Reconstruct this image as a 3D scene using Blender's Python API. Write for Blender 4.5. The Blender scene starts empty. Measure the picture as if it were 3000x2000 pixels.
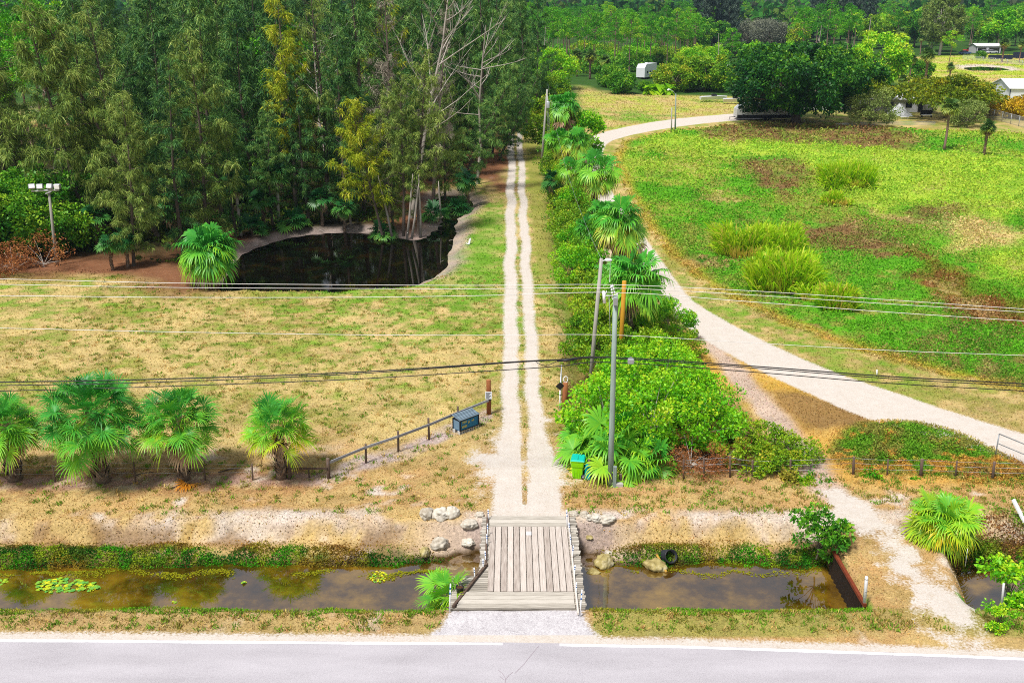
import bpy, bmesh, math, random
import numpy as np
from mathutils import Vector, Matrix, noise as mnoise

random.seed(11)
RNG = np.random.default_rng(11)
R = math.radians
SC = bpy.context.scene
COL = SC.collection

# ------------------------------------------------------------------ camera
H = 22.5
F = 2900.0                       # focal length in pixels of a 3000 px wide frame
HORIZON = -15.0
PITCH = math.atan((1000 - HORIZON) / F)
cd = bpy.data.cameras.new('camera')
cam = bpy.data.objects.new('camera', cd)
COL.objects.link(cam)
cam.location = (0, 0, H)
cam.rotation_euler = (R(90) - PITCH, 0, 0)
cd.sensor_width = 36
cd.lens = 36 * F / 3000
cd.clip_end = 20000
cd.clip_start = 0.5
SC.camera = cam
CP, SP = math.cos(PITCH), math.sin(PITCH)


def ray(px, py):
    u = (px - 1500) / F
    v = (1000 - py) / F
    return u, CP + v * SP, -SP + v * CP


def G(px, py, z=0.0):
    """point of the ground (height z) that the photograph shows at a pixel"""
    dx, dy, dz = ray(px, py)
    t = (z - H) / dz
    return dx * t, dy * t


def AY(px, py, y):
    """point of the vertical plane at distance y"""
    dx, dy, dz = ray(px, py)
    t = y / dy
    return Vector((dx * t, y, H + dz * t))


def HT(py, y):
    return AY(1500, py, y).z


def PXM(py):
    return (py - HORIZON) * CP / H


# ------------------------------------------------------------------ numpy noise
def _hash(ix, iy, seed):
    n = (ix * 374761393 + iy * 668265263 + seed * 974634777) & 0x7FFFFFFF
    n = ((n ^ (n >> 13)) * 1274126177) & 0x7FFFFFFF
    return ((n ^ (n >> 16)) & 0xFFFF) / 65535.0


def vn(x, y, sc, seed=0):
    x = np.asarray(x, float) / sc
    y = np.asarray(y, float) / sc
    ix = np.floor(x).astype(np.int64)
    iy = np.floor(y).astype(np.int64)
    fx = x - ix
    fy = y - iy
    fx = fx * fx * (3 - 2 * fx)
    fy = fy * fy * (3 - 2 * fy)
    a = _hash(ix, iy, seed)
    b = _hash(ix + 1, iy, seed)
    c = _hash(ix, iy + 1, seed)
    d = _hash(ix + 1, iy + 1, seed)
    return (a * (1 - fx) + b * fx) * (1 - fy) + (c * (1 - fx) + d * fx) * fy


def fbm(x, y, sc, seed=0, o=4):
    t = 0.0
    amp = 0.5
    tot = 0.0
    for k in range(o):
        t = t + amp * vn(x, y, sc / 2 ** k, seed + 17 * k)
        tot += amp
        amp *= 0.55
    return t / tot


def sstep(a, b, x):
    t = np.clip((x - a) / (b - a), 0, 1)
    return t * t * (3 - 2 * t)


def sdpoly(x, y, poly):
    """signed distance to a polygon, positive inside"""
    x = np.asarray(x, float)
    y = np.asarray(y, float)
    if x.size > 600:
        pa = np.asarray(poly)
        near = (x > pa[:, 0].min() - 12) & (x < pa[:, 0].max() + 12) & (y > pa[:, 1].min() - 12) & (y < pa[:, 1].max() + 12)
        if not near.all():
            r = np.full(x.shape, -12.0)
            if near.any():
                xs, ys = x[near], y[near]
                r[near] = _sd(xs, ys, poly)
            return r
    return _sd(x, y, poly)


def _sd(x, y, poly):
    d2 = np.full(x.shape, 1e18)
    ins = np.zeros(x.shape, bool)
    n = len(poly)
    for i in range(n):
        ax, ay = poly[i]
        bx, by = poly[(i + 1) % n]
        ex, ey = bx - ax, by - ay
        wx, wy = x - ax, y - ay
        t = np.clip((wx * ex + wy * ey) / (ex * ex + ey * ey + 1e-12), 0, 1)
        d2 = np.minimum(d2, (wx - ex * t) ** 2 + (wy - ey * t) ** 2)
        if ay != by:
            c = ((ay > y) != (by > y)) & (x < (bx - ax) * (y - ay) / (by - ay) + ax)
            ins ^= c
    d = np.sqrt(d2)
    return np.where(ins, d, -d)


def smooth_poly(pts, it=2):
    for _ in range(it):
        q = []
        n = len(pts)
        for i in range(n):
            a = pts[i]
            b = pts[(i + 1) % n]
            q.append((a[0] * .75 + b[0] * .25, a[1] * .75 + b[1] * .25))
            q.append((a[0] * .25 + b[0] * .75, a[1] * .25 + b[1] * .75))
        pts = q
    return pts


def lin(r, g, b, k=1.0):
    f = lambda c: (c / 255 / 12.92 if c / 255 <= .04045 else ((c / 255 + .055) / 1.055) ** 2.4) * k
    return np.array([f(r), f(g), f(b)])


# ------------------------------------------------------------------ tagging
def tag(o, label=None, cat=None, group=None, kind=None):
    if label:
        o['label'] = label
    if cat:
        o['category'] = cat
    if group:
        o['group'] = group
    if kind:
        o['kind'] = kind
    return o


def empty(name, loc, label, cat, group=None, rz=0.0, sc=1.0, rot=None):
    o = bpy.data.objects.new(name, None)
    o.empty_display_size = .3
    COL.objects.link(o)
    o.location = loc
    o.rotation_euler = rot if rot else (0, 0, rz)
    if sc != 1.0:
        o.scale = (sc, sc, sc) if not isinstance(sc, tuple) else sc
    return tag(o, label, cat, group)


def link(name, me, parent=None, loc=None):
    o = bpy.data.objects.new(name, me)
    COL.objects.link(o)
    if parent is not None:
        o.parent = parent
    if loc is not None:
        o.location = loc
    return o


def np_mesh(name, V, faces, mat, tint=None, col=None, smooth=False):
    """faces: (n,k) int array, or a list of such arrays"""
    V = np.asarray(V, np.float32)
    if not isinstance(faces, list):
        faces = [faces]
    faces = [np.asarray(f, np.int32) for f in faces if len(f)]
    me = bpy.data.meshes.new(name)
    me.vertices.add(len(V))
    me.vertices.foreach_set('co', V.ravel())
    nl = sum(f.size for f in faces)
    npoly = sum(len(f) for f in faces)
    me.loops.add(nl)
    me.loops.foreach_set('vertex_index', np.concatenate([f.ravel() for f in faces]))
    me.polygons.add(npoly)
    tot = np.concatenate([np.full(len(f), f.shape[1], np.int32) for f in faces])
    st = np.concatenate([[0], np.cumsum(tot)[:-1]]).astype(np.int32)
    me.polygons.foreach_set('loop_start', st)
    me.polygons.foreach_set('loop_total', tot)
    if smooth:
        me.polygons.foreach_set('use_smooth', np.ones(npoly, bool))
    me.update(calc_edges=True)
    me.validate()
    for m in (mat if isinstance(mat, list) else [mat]):
        me.materials.append(m)
    if tint is not None:
        a = me.attributes.new('tint', 'FLOAT', 'POINT')
        a.data.foreach_set('value', np.asarray(tint, np.float32))
    if col is not None:
        a = me.attributes.new('Col', 'FLOAT_COLOR', 'POINT')
        c4 = np.ones((len(V), 4), np.float32)
        c4[:, :3] = col
        a.data.foreach_set('color', c4.ravel())
    return me


# ------------------------------------------------------------------ shape builder
class MB:
    """collects boxes, tubes and plates; build() makes ONE mesh object of them"""

    def __init__(s):
        s.v = []
        s.f = []
        s.t = []
        s.m = []
        s.sm = []

    def add(s, vs, fs, tint=.5, mi=0, smooth=False):
        n = len(s.v)
        s.v += [tuple(p) for p in vs]
        s.t += [tint] * len(vs)
        for f in fs:
            s.f.append([i + n for i in f])
            s.m.append(mi)
            s.sm.append(smooth)

    def box(s, x0, x1, y0, y1, z0, z1, tint=.5, mi=0, M=None, bev=0.0):
        if bev > 0:
            b = min(bev, (x1 - x0) / 3, (y1 - y0) / 3, (z1 - z0) / 3)
            vs = []
            for z, k in ((z0, b), (z0 + b, 0), (z1 - b, 0), (z1, b)):
                X0, X1, Y0, Y1 = x0 + k, x1 - k, y0 + k, y1 - k
                c = b * .6 if k == 0 else b * .3
                vs += [(X0 + c, Y0, z), (X1 - c, Y0, z), (X1, Y0 + c, z), (X1, Y1 - c, z), (X1 - c, Y1, z), (X0 + c, Y1, z), (X0, Y1 - c, z), (X0, Y0 + c, z)]
            fs = [list(range(7, -1, -1)), list(range(24, 32))]
            for r in range(3):
                for i in range(8):
                    j = (i + 1) % 8
                    fs.append([r * 8 + i, r * 8 + j, r * 8 + 8 + j, r * 8 + 8 + i])
        else:
            vs = [(x0, y0, z0), (x1, y0, z0), (x1, y1, z0), (x0, y1, z0), (x0, y0, z1), (x1, y0, z1), (x1, y1, z1), (x0, y1, z1)]
            fs = [[0, 3, 2, 1], [4, 5, 6, 7], [0, 1, 5, 4], [1, 2, 6, 5], [2, 3, 7, 6], [3, 0, 4, 7]]
        if M is not None:
            vs = [M @ Vector(p) for p in vs]
        s.add(vs, fs, tint, mi)
        return s

    def bar(s, a, b, w, h, tint=.5, mi=0):
        """rectangular bar between two points"""
        a, b = Vector(a), Vector(b)
        d = (b - a)
        L = d.length
        d.normalize()
        up = Vector((0, 0, 1)) if abs(d.z) < .95 else Vector((0, 1, 0))
        sx = d.cross(up).normalized()
        sz = sx.cross(d).normalized()
        M = Matrix(((sx.x, d.x, sz.x, a.x), (sx.y, d.y, sz.y, a.y), (sx.z, d.z, sz.z, a.z), (0, 0, 0, 1)))
        return s.box(-w / 2, w / 2, 0, L, -h / 2, h / 2, tint, mi, M, bev=min(w, h) * .12)

    def tube(s, pts, rad, n=8, tint=.5, mi=0, cap=True):
        pts = [Vector(p) for p in pts]
        if not isinstance(rad, (list, tuple)):
            rad = [rad] * len(pts)
        vs = []
        fs = []
        ref = None
        for i, p in enumerate(pts):
            d = (pts[min(i + 1, len(pts) - 1)] - pts[max(i - 1, 0)])
            if d.length < 1e-9:
                d = Vector((0, 0, 1))
            d.normalize()
            if ref is None:
                ref = Vector((1, 0, 0)) if abs(d.x) < .9 else Vector((0, 1, 0))
            sx = d.cross(ref).normalized()
            ref = sx.cross(d).normalized()
            for k in range(n):
                a = 2 * math.pi * k / n
                vs.append(p + (sx * math.cos(a) + ref * math.sin(a)) * rad[i])
        for i in range(len(pts) - 1):
            for k in range(n):
                j = (k + 1) % n
                fs.append([i * n + k, i * n + j, i * n + n + j, i * n + n + k])
        if cap:
            fs.append(list(range(n - 1, -1, -1)))
            fs.append([(len(pts) - 1) * n + k for k in range(n)])
        s.add(vs, fs, tint, mi, True)
        return s

    def lathe(s, prof, n=16, c=(0, 0, 0), tint=.5, mi=0, M=None):
        vs = []
        fs = []
        for r, z in prof:
            for k in range(n):
                a = 2 * math.pi * k / n
                vs.append((c[0] + r * math.cos(a), c[1] + r * math.sin(a), c[2] + z))
        for i in range(len(prof) - 1):
            for k in range(n):
                j = (k + 1) % n
                fs.append([i * n + k, i * n + j, i * n + n + j, i * n + n + k])
        if M is not None:
            vs = [M @ Vector(p) for p in vs]
        s.add(vs, fs, tint, mi, True)
        return s

    def mesh(s, name, mat):
        me = bpy.data.meshes.new(name)
        me.from_pydata(s.v, [], s.f)
        for m in (mat if isinstance(mat, list) else [mat]):
            me.materials.append(m)
        me.polygons.foreach_set('material_index', s.m)
        me.polygons.foreach_set('use_smooth', s.sm)
        a = me.attributes.new('tint', 'FLOAT', 'POINT')
        a.data.foreach_set('value', np.asarray(s.t, np.float32))
        me.update()
        return me

    def build(s, name, mat, parent=None, loc=None):
        return link(name, s.mesh(name, mat), parent, loc)


# ------------------------------------------------------------------ materials
def mat_new(name):
    m = bpy.data.materials.new(name)
    m.use_nodes = True
    nt = m.node_tree
    nt.nodes.clear()
    return m, nt, nt.nodes, nt.links


def nd(nt, typ, **kw):
    n = nt.nodes.new(typ)
    for k, v in kw.items():
        if k.startswith('i_'):
            key = k[2:].replace('_', ' ')
            n.inputs[key].default_value = v
        else:
            setattr(n, k, v)
    return n


def ramp(nt, stops, fac=None):
    r = nt.nodes.new('ShaderNodeValToRGB')
    e = r.color_ramp.elements
    while len(e) < len(stops):
        e.new(.5)
    for i, (p, c) in enumerate(stops):
        e[i].position = p
        e[i].color = (float(c[0]), float(c[1]), float(c[2]), 1)
    if fac is not None:
        nt.links.new(fac, r.inputs[0])
    return r


def mth(nt, op, a, b=None, c=None, clamp=False):
    n = nt.nodes.new('ShaderNodeMath')
    n.operation = op
    n.use_clamp = clamp
    for i, v in enumerate((a, b, c)):
        if v is None:
            continue
        if isinstance(v, (int, float)):
            n.inputs[i].default_value = v
        else:
            nt.links.new(v, n.inputs[i])
    return n.outputs[0]


def mixc(nt, fac, a, b, mode='MIX'):
    n = nt.nodes.new('ShaderNodeMix')
    n.data_type = 'RGBA'
    n.blend_type = mode
    for idx, v in ((0, fac), (6, a), (7, b)):
        if isinstance(v, (int, float)):
            n.inputs[idx].default_value = v
        elif isinstance(v, (tuple, list, np.ndarray)):
            n.inputs[idx].default_value = (float(v[0]), float(v[1]), float(v[2]), 1)
        else:
            nt.links.new(v, n.inputs[idx])
    return n.outputs[2]


def finish(nt, bsdf):
    o = nt.nodes.new('ShaderNodeOutputMaterial')
    nt.links.new(bsdf, o.inputs[0])


def mat_leaf(name, stops, trans=.2, rough=.55, nscale=.6, namp=.35, ramp_obj=.3, spec=.25):
    m, nt, N, L = mat_new(name)
    at = nd(nt, 'ShaderNodeAttribute', attribute_name='tint')
    oi = nd(nt, 'ShaderNodeObjectInfo')
    gm = nd(nt, 'ShaderNodeNewGeometry')
    nz = nd(nt, 'ShaderNodeTexNoise', i_Scale=nscale, i_Detail=3.0)
    L.new(gm.outputs['Position'], nz.inputs['Vector'])
    f = mth(nt, 'ADD', at.outputs['Fac'], mth(nt, 'MULTIPLY', mth(nt, 'SUBTRACT', oi.outputs['Random'], .5), ramp_obj))
    f = mth(nt, 'ADD', f, mth(nt, 'MULTIPLY', mth(nt, 'SUBTRACT', nz.outputs[0], .5), namp), None, True)
    c = ramp(nt, stops, f).outputs[0]
    p = nd(nt, 'ShaderNodeBsdfPrincipled', i_Roughness=rough)
    p.inputs['Specular IOR Level'].default_value = spec
    L.new(c, p.inputs['Base Color'])
    t = nd(nt, 'ShaderNodeBsdfTranslucent')
    L.new(c, t.inputs[0])
    mx = nd(nt, 'ShaderNodeMixShader')
    mx.inputs[0].default_value = trans
    L.new(p.outputs[0], mx.inputs[1])
    L.new(t.outputs[0], mx.inputs[2])
    finish(nt, mx.outputs[0])
    return m


def mat_col(name, rough=.85, trans=0.2):
    """plants of the ground: their own colour is stored per blade"""
    m, nt, N, L = mat_new(name)
    at = nd(nt, 'ShaderNodeAttribute', attribute_name='Col')
    p = nd(nt, 'ShaderNodeBsdfPrincipled', i_Roughness=rough)
    p.inputs['Specular IOR Level'].default_value = .15
    L.new(at.outputs['Color'], p.inputs['Base Color'])
    t = nd(nt, 'ShaderNodeBsdfTranslucent')
    L.new(at.outputs['Color'], t.inputs[0])
    mx = nd(nt, 'ShaderNodeMixShader')
    mx.inputs[0].default_value = trans
    L.new(p.outputs[0], mx.inputs[1])
    L.new(t.outputs[0], mx.inputs[2])
    finish(nt, mx.outputs[0])
    return m


def mat_tint(name, stops, rough=.7, nscale=6.0, namp=.4, stretch=(1, 1, 1), metal=0.0, bump=.0, spec=.3):
    """colour from the 'tint' attribute plus object-space noise (wood, bark, paint, stone)"""
    m, nt, N, L = mat_new(name)
    at = nd(nt, 'ShaderNodeAttribute', attribute_name='tint')
    tc = nd(nt, 'ShaderNodeTexCoord')
    mp = nd(nt, 'ShaderNodeMapping')
    mp.inputs['Scale'].default_value = stretch
    L.new(tc.outputs['Object'], mp.inputs[0])
    nz = nd(nt, 'ShaderNodeTexNoise', i_Scale=nscale, i_Detail=5.0, i_Roughness=.62)
    L.new(mp.outputs[0], nz.inputs['Vector'])
    f = mth(nt, 'ADD', at.outputs['Fac'], mth(nt, 'MULTIPLY', mth(nt, 'SUBTRACT', nz.outputs[0], .5), namp * 2), None, True)
    c = ramp(nt, stops, f).outputs[0]
    p = nd(nt, 'ShaderNodeBsdfPrincipled', i_Roughness=rough, i_Metallic=metal)
    p.inputs['Specular IOR Level'].default_value = spec
    L.new(c, p.inputs['Base Color'])
    if bump:
        b = nd(nt, 'ShaderNodeBump', i_Strength=bump, i_Distance=.03)
        L.new(nz.outputs[0], b.inputs['Height'])
        L.new(b.outputs[0], p.inputs['Normal'])
    finish(nt, p.outputs[0])
    return m


def two(c, lo=.75, hi=1.2):
    c = np.asarray(c)
    return [(0.15, c * lo), (.85, np.minimum(c * hi, .9))]


K = .85
M = {}
M['wood_grey'] = mat_tint('weathered_wood_grey', [(0, lin(104, 92, 84, K)), (.32, lin(164, 150, 140, K)), (.6, lin(202, 190, 180, K)), (1, lin(230, 220, 212, K))], .85, 3.0, .5, (9, .5, 9), bump=.2)
M['wood_grey_x'] = mat_tint('weathered_wood_cross', [(0, lin(100, 94, 84, K)), (.32, lin(160, 152, 140, K)), (.6, lin(198, 190, 178, K)), (1, lin(226, 218, 208, K))], .85, 3.0, .5, (.5, 9, 9), bump=.2)
M['wood_dark'] = mat_tint('old_dark_wood', [(0, lin(45, 34, 28, K)), (.6, lin(105, 86, 74, K)), (1, lin(150, 132, 120, K))], .85, 5.0, .35, (1, 1, .3), bump=.2)
M['wood_post'] = mat_tint('brown_post_wood', [(0, lin(60, 30, 14, K)), (.5, lin(135, 78, 40, K)), (1, lin(180, 120, 76, K))], .8, 7.0, .4, (1, 1, .25), bump=.25)
M['wood_rail'] = mat_tint('grey_rail_wood', [(0, lin(90, 90, 98, K)), (.5, lin(150, 150, 158, K)), (1, lin(190, 190, 194, K))], .85, 6.0, .3, (1, 1, 1))
M['pole_green'] = mat_tint('treated_pole_wood', [(0, lin(92, 100, 94, K)), (.5, lin(150, 168, 160, K)), (1, lin(188, 200, 190, K))], .8, 5.0, .35, (2.5, 2.5, .22), bump=.2)
M['pole_grey'] = mat_tint('grey_pole_wood', [(0, lin(110, 108, 100, K)), (.5, lin(172, 168, 160, K)), (1, lin(205, 200, 190, K))], .8, 5.0, .35, (2.5, 2.5, .22), bump=.2)
M['pole_yellow'] = mat_tint('fresh_pole_wood', [(0, lin(128, 84, 14, K)), (.5, lin(190, 138, 34, K)), (1, lin(214, 164, 60, K))], .75, 5.0, .3, (2.5, 2.5, .22))
M['white'] = mat_tint('white_paint', [(0, lin(200, 200, 205, K)), (.5, lin(242, 242, 246, K)), (1, lin(250, 250, 252, K))], .5, 3.0, .2)
M['blue_tape'] = mat_tint('blue_band', two(lin(40, 110, 190, K)), .4)
M['metal'] = mat_tint('galvanised_metal', [(0, lin(130, 134, 140, K)), (1, lin(205, 208, 212, K))], .45, 8.0, .2, metal=.35)
M['wire_light'] = mat_tint('pale_wire', two(lin(225, 222, 220, K), .95, 1.05), .4)
M['black'] = mat_tint('black_plastic', [(0, lin(10, 10, 12)), (1, lin(46, 46, 50))], .45, 8.0, .2)
M['rubber'] = mat_tint('dark_rubber', [(0, lin(16, 18, 24)), (1, lin(58, 62, 70))], .6, 8.0, .2)
M['lime'] = mat_tint('lime_plastic', [(0, lin(118, 205, 0, K)), (1, lin(158, 238, 8, K))], .4, 2.0, .15)
M['teal'] = mat_tint('teal_plastic', [(0, lin(0, 160, 140, K)), (1, lin(0, 210, 188, K))], .4, 2.0, .15)
M['cyan'] = mat_tint('cyan_plastic', [(0, lin(0, 150, 165, K)), (1, lin(10, 200, 210, K))], .4, 2.0, .15)
M['boxblue'] = mat_tint('painted_blue_board', [(0, lin(16, 84, 130, K)), (.5, lin(24, 110, 160, K)), (1, lin(50, 140, 185, K))], .6, 4.0, .3)
M['boxside'] = mat_tint('painted_slate_board', two(lin(110, 140, 165, K)), .7, 4.0, .3)
M['boxtrim'] = mat_tint('navy_trim', two(lin(14, 28, 48, K)), .6)
M['boxroof'] = mat_tint('slate_roof', [(0, lin(92, 112, 128, K)), (1, lin(150, 170, 184, K))], .7, 4.0, .25)
M['yellowpaint'] = mat_tint('yellow_lettering', two(lin(225, 205, 70, K), .9, 1.1), .6)
M['concrete'] = mat_tint('concrete', [(0, lin(165, 162, 158, K)), (1, lin(225, 222, 218, K))], .9, 8.0, .3)
M['rust'] = mat_tint('rusty_steel', [(0, lin(58, 24, 12, K)), (.5, lin(120, 52, 26, K)), (1, lin(160, 84, 44, K))], .85, 5.0, .4, bump=.2)
M['rust_shaded'] = mat_tint('shaded_rusty_steel', [(0, lin(22, 14, 8, K)), (.5, lin(52, 32, 18, K)), (1, lin(84, 52, 28, K))], .6, 5.0, .4)  # rust darkened in colour for the shade on the lower wall
M['rock'] = mat_tint('pale_limestone', [(0, lin(70, 62, 52, K)), (.4, lin(170, 158, 140, K)), (.75, lin(218, 210, 196, K)), (1, lin(236, 230, 220, K))], .95, 3.2, .55, bump=.6)
M['rock_moss'] = mat_tint('mossy_limestone', [(0, lin(48, 42, 24, K)), (.4, lin(128, 112, 60, K)), (.7, lin(180, 165, 110, K)), (1, lin(222, 212, 186, K))], .95, 3.2, .6, bump=.6)
M['soil'] = mat_tint('potting_soil', two(lin(92, 62, 40, K)), .95, 20, .5)
M['pipe'] = mat_tint('tan_pipe', two(lin(205, 160, 70, K), .85, 1.1), .6)
M['bark'] = mat_tint('tree_bark', [(0, lin(46, 38, 32, K)), (.5, lin(104, 92, 82, K)), (1, lin(160, 150, 138, K))], .95, 4.0, .45, (2, 2, .4), bump=.4)
M['bark_pale'] = mat_tint('pale_bare_bark', [(0, lin(120, 108, 98, K)), (.5, lin(190, 180, 170, K)), (1, lin(222, 214, 206, K))], .95, 4.0, .35, (2, 2, .4), bump=.3)
M['bark_palm'] = mat_tint('palm_trunk_bark', [(0, lin(52, 40, 30, K)), (.5, lin(132, 112, 94, K)), (1, lin(190, 172, 154, K))], .95, 6.0, .45, (1, 1, 2), bump=.4)
M['bark_pine'] = mat_tint('pine_bark', [(0, lin(84, 62, 58, K)), (.5, lin(146, 116, 106, K)), (1, lin(180, 156, 146, K))], .95, 3.0, .4, (2, 2, .5))
M['roofwhite'] = mat_tint('pale_metal_roof', two(lin(235, 236, 240, K), .9, 1.05), .4, 2.0, .2)
M['wallwhite'] = mat_tint('white_wall', two(lin(232, 234, 240, K), .93, 1.05), .7, 2.0, .2)
M['wallgrey'] = mat_tint('grey_wall', two(lin(200, 200, 205, K), .9, 1.08), .8, 2.0, .2)
M['window'] = mat_tint('dark_window', two(lin(24, 28, 36)), .15, spec=.6)
M['carred'] = mat_tint('red_car_paint', two(lin(190, 50, 30, K)), .35, spec=.5)
M['carblue'] = mat_tint('blue_car_paint', two(lin(72, 98, 150, K)), .35, spec=.5)
M['carwhite'] = mat_tint('white_car_paint', two(lin(225, 226, 230, K), .9, 1.05), .35, spec=.5)
M['cargrey'] = mat_tint('grey_car_paint', two(lin(120, 130, 150, K)), .35, spec=.5)
M['darkpanel'] = mat_tint('dark_blue_panel', two(lin(34, 44, 70, K)), .6)

# foliage
fk = 1.05
M['cas_olive'] = mat_leaf('casuarina_olive_needles', [(0, lin(32, 64, 28, fk)), (.35, lin(92, 122, 48, fk)), (.7, lin(138, 158, 68, fk)), (1, lin(178, 188, 104, fk))], .2)
M['cas_dark'] = mat_leaf('casuarina_deep_needles', [(0, lin(20, 58, 34, fk)), (.35, lin(58, 108, 52, fk)), (.7, lin(104, 146, 64, fk)), (1, lin(150, 176, 86, fk))], .2)
M['cas_yellow'] = mat_leaf('casuarina_yellow_needles', [(0, lin(80, 112, 20, fk)), (.4, lin(132, 156, 28, fk)), (.75, lin(174, 184, 40, fk)), (1, lin(204, 196, 60, fk))], .35)
M['cas_grey'] = mat_leaf('casuarina_grey_twigs', [(0, lin(92, 84, 74, fk)), (.5, lin(146, 136, 122, fk)), (1, lin(184, 172, 152, fk))], .2)
M['cas_far'] = mat_leaf('casuarina_slate_needles', [(0, lin(24, 44, 40, fk)), (.5, lin(66, 88, 78, fk)), (1, lin(104, 122, 98, fk))], .2)
M['palm_green'] = mat_leaf('palm_fan_green', [(0, lin(30, 116, 44, fk)), (.3, lin(72, 160, 54, fk)), (.55, lin(122, 186, 42, fk)), (.82, lin(180, 202, 40, fk)), (1, lin(222, 184, 40, fk))], .25, .42, 1.5, .25, .14, .35)
M['palm_deep'] = mat_leaf('palm_fan_deep_green', [(0, lin(20, 70, 36, fk)), (.4, lin(46, 108, 50, fk)), (.75, lin(90, 142, 50, fk)), (1, lin(160, 160, 64, fk))], .2, .42, 1.5, .2, .14, .35)
M['palm_far'] = mat_leaf('palm_fan_olive', [(0, lin(52, 84, 40, fk)), (.4, lin(88, 122, 50, fk)), (.75, lin(150, 160, 50, fk)), (1, lin(196, 180, 60, fk))], .2, .5, 1.5, .2, .2)
M['wash_green'] = mat_leaf('fan_palm_green', [(0, lin(28, 104, 34, fk)), (.4, lin(70, 158, 46, fk)), (.75, lin(126, 186, 44, fk)), (1, lin(190, 190, 64, fk))], .2, .42, 1.5, .25, .2, .35)
M['palm_dead'] = mat_leaf('dead_palm_fronds', [(0, lin(92, 62, 46, fk)), (.5, lin(160, 128, 98, fk)), (1, lin(206, 184, 156, fk))], .15, .8, 2, .3)
M['frond_orange'] = mat_leaf('dry_orange_frond', [(0, lin(150, 84, 10, fk)), (.5, lin(206, 130, 24, fk)), (1, lin(226, 166, 60, fk))], .15, .8, 2, .3)
M['lf_bright'] = mat_leaf('bright_leaves', [(0, lin(36, 108, 12, fk)), (.35, lin(84, 166, 16, fk)), (.7, lin(142, 202, 26, fk)), (1, lin(200, 210, 48, fk))], .25, .5, .7, .4)
M['lf_hedge'] = mat_leaf('hedge_leaves', [(0, lin(44, 98, 12, fk)), (.4, lin(96, 148, 20, fk)), (.75, lin(146, 176, 32, fk)), (1, lin(190, 172, 50, fk))], .2, .5, .7, .45)
M['lf_deep'] = mat_leaf('deep_green_leaves', [(0, lin(22, 78, 14, fk)), (.4, lin(58, 124, 24, fk)), (.75, lin(100, 158, 30, fk)), (1, lin(150, 184, 42, fk))], .2, .5, .5, .45)
M['lf_fig'] = mat_leaf('fig_leaves', [(0, lin(8, 48, 20, fk)), (.4, lin(30, 86, 30, fk)), (.75, lin(80, 140, 28, fk)), (1, lin(150, 186, 34, fk))], .25, .5, .25, .5)
M['lf_olive'] = mat_leaf('olive_leaves', [(0, lin(50, 80, 10, fk)), (.4, lin(98, 124, 14, fk)), (.75, lin(144, 150, 22, fk)), (1, lin(188, 160, 34, fk))], .25, .5, .3, .5)
M['lf_greygreen'] = mat_leaf('grey_green_leaves', [(0, lin(66, 88, 40, fk)), (.5, lin(116, 138, 62, fk)), (1, lin(160, 172, 96, fk))], .2, .6, .5, .4)
M['lf_greybrown'] = mat_leaf('bare_twig_haze', [(0, lin(74, 78, 72, fk)), (.5, lin(112, 116, 100, fk)), (1, lin(142, 146, 116, fk))], .2, .7, .5, .4)
M['lf_gold'] = mat_leaf('golden_leaves', [(0, lin(110, 110, 10, fk)), (.5, lin(180, 160, 20, fk)), (1, lin(220, 170, 40, fk))], .2, .5, .5, .4)
M['lf_brown'] = mat_leaf('brown_dry_leaves', [(0, lin(96, 56, 30, fk)), (.5, lin(150, 92, 52, fk)), (1, lin(186, 128, 76, fk))], .2, .8, .7, .4)
M['pine_green'] = mat_leaf('pine_needles', [(0, lin(30, 98, 14, fk)), (.4, lin(76, 152, 20, fk)), (.75, lin(116, 182, 30, fk)), (1, lin(178, 192, 40, fk))], .2, .6, .12, .5, .45)
M['cane'] = mat_leaf('tall_cane_grass', [(0, lin(84, 150, 8, fk)), (.4, lin(150, 202, 16, fk)), (.8, lin(204, 222, 52, fk)), (1, lin(220, 200, 92, fk))], .45, .5, .5, .2, .1)
M['lily'] = mat_leaf('lily_pad', [(0, lin(90, 160, 70, fk)), (.5, lin(150, 180, 40, fk)), (1, lin(226, 206, 40, fk))], .1, .3, 1, .2)
M['ground_plants'] = mat_col('ground_plants')
SKY_S, SUN_S, EXPO, HAZE, DENO, FILT = .085, 3.4, 0.6, 0.00009, False, 1.0
# ------------------------------------------------------------------ the ground
WATER = -1.2
POND_W = -0.5
FD = 1.2756
pond_px = [(500, 664), (528, 610), (548, 588), (600, 565), (680, 543), (760, 535), (830, 534), (890, 541), (930, 551), (962, 551), (985, 545), (1005, 525),
           (1016, 500), (1008, 478), (996, 456), (1022, 447), (1060, 449), (1084, 462), (1078, 484), (1052, 505), (1040, 530), (1036, 580), (1026, 615), (992, 645), (930, 662),
           (820, 671), (700, 672), (600, 668), (540, 668)]
POND = smooth_poly([G(x * FD, y * FD, POND_W) for x, y in pond_px], 2)
POND = smooth_poly([(a + float(RNG.normal() * .20), b + float(RNG.normal() * .20)) for a, b in POND], 1)
_eo = [(2260, 326), (2100, 337), (1950, 351), (1800, 378), (1724, 402), (1690, 430), (1690, 520), (1735, 600), (1800, 680), (1850, 735), (1882, 800), (1939, 893), (2041, 982),
       (2219, 1084), (2360, 1148), (2500, 1212), (2691, 1275), (2934, 1340), (3300, 1440)]
_ei = [(3300, 1360), (3030, 1280), (2806, 1212), (2615, 1148), (2423, 1084), (2200, 982), (2041, 893), (2000, 850), (1935, 760), (1900, 710), (1855, 650), (1800, 580), (1765, 500),
       (1765, 430), (1805, 404), (1950, 376), (2100, 357), (2260, 347)]
SROAD = smooth_poly([G(*p) for p in _eo + _ei], 1)
APRON = [(-3.6, 30.6), (-2.7, 31.7), (-2.35, 32.9), (2.75, 32.9), (2.9, 31.8), (3.6, 30.6)]
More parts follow.
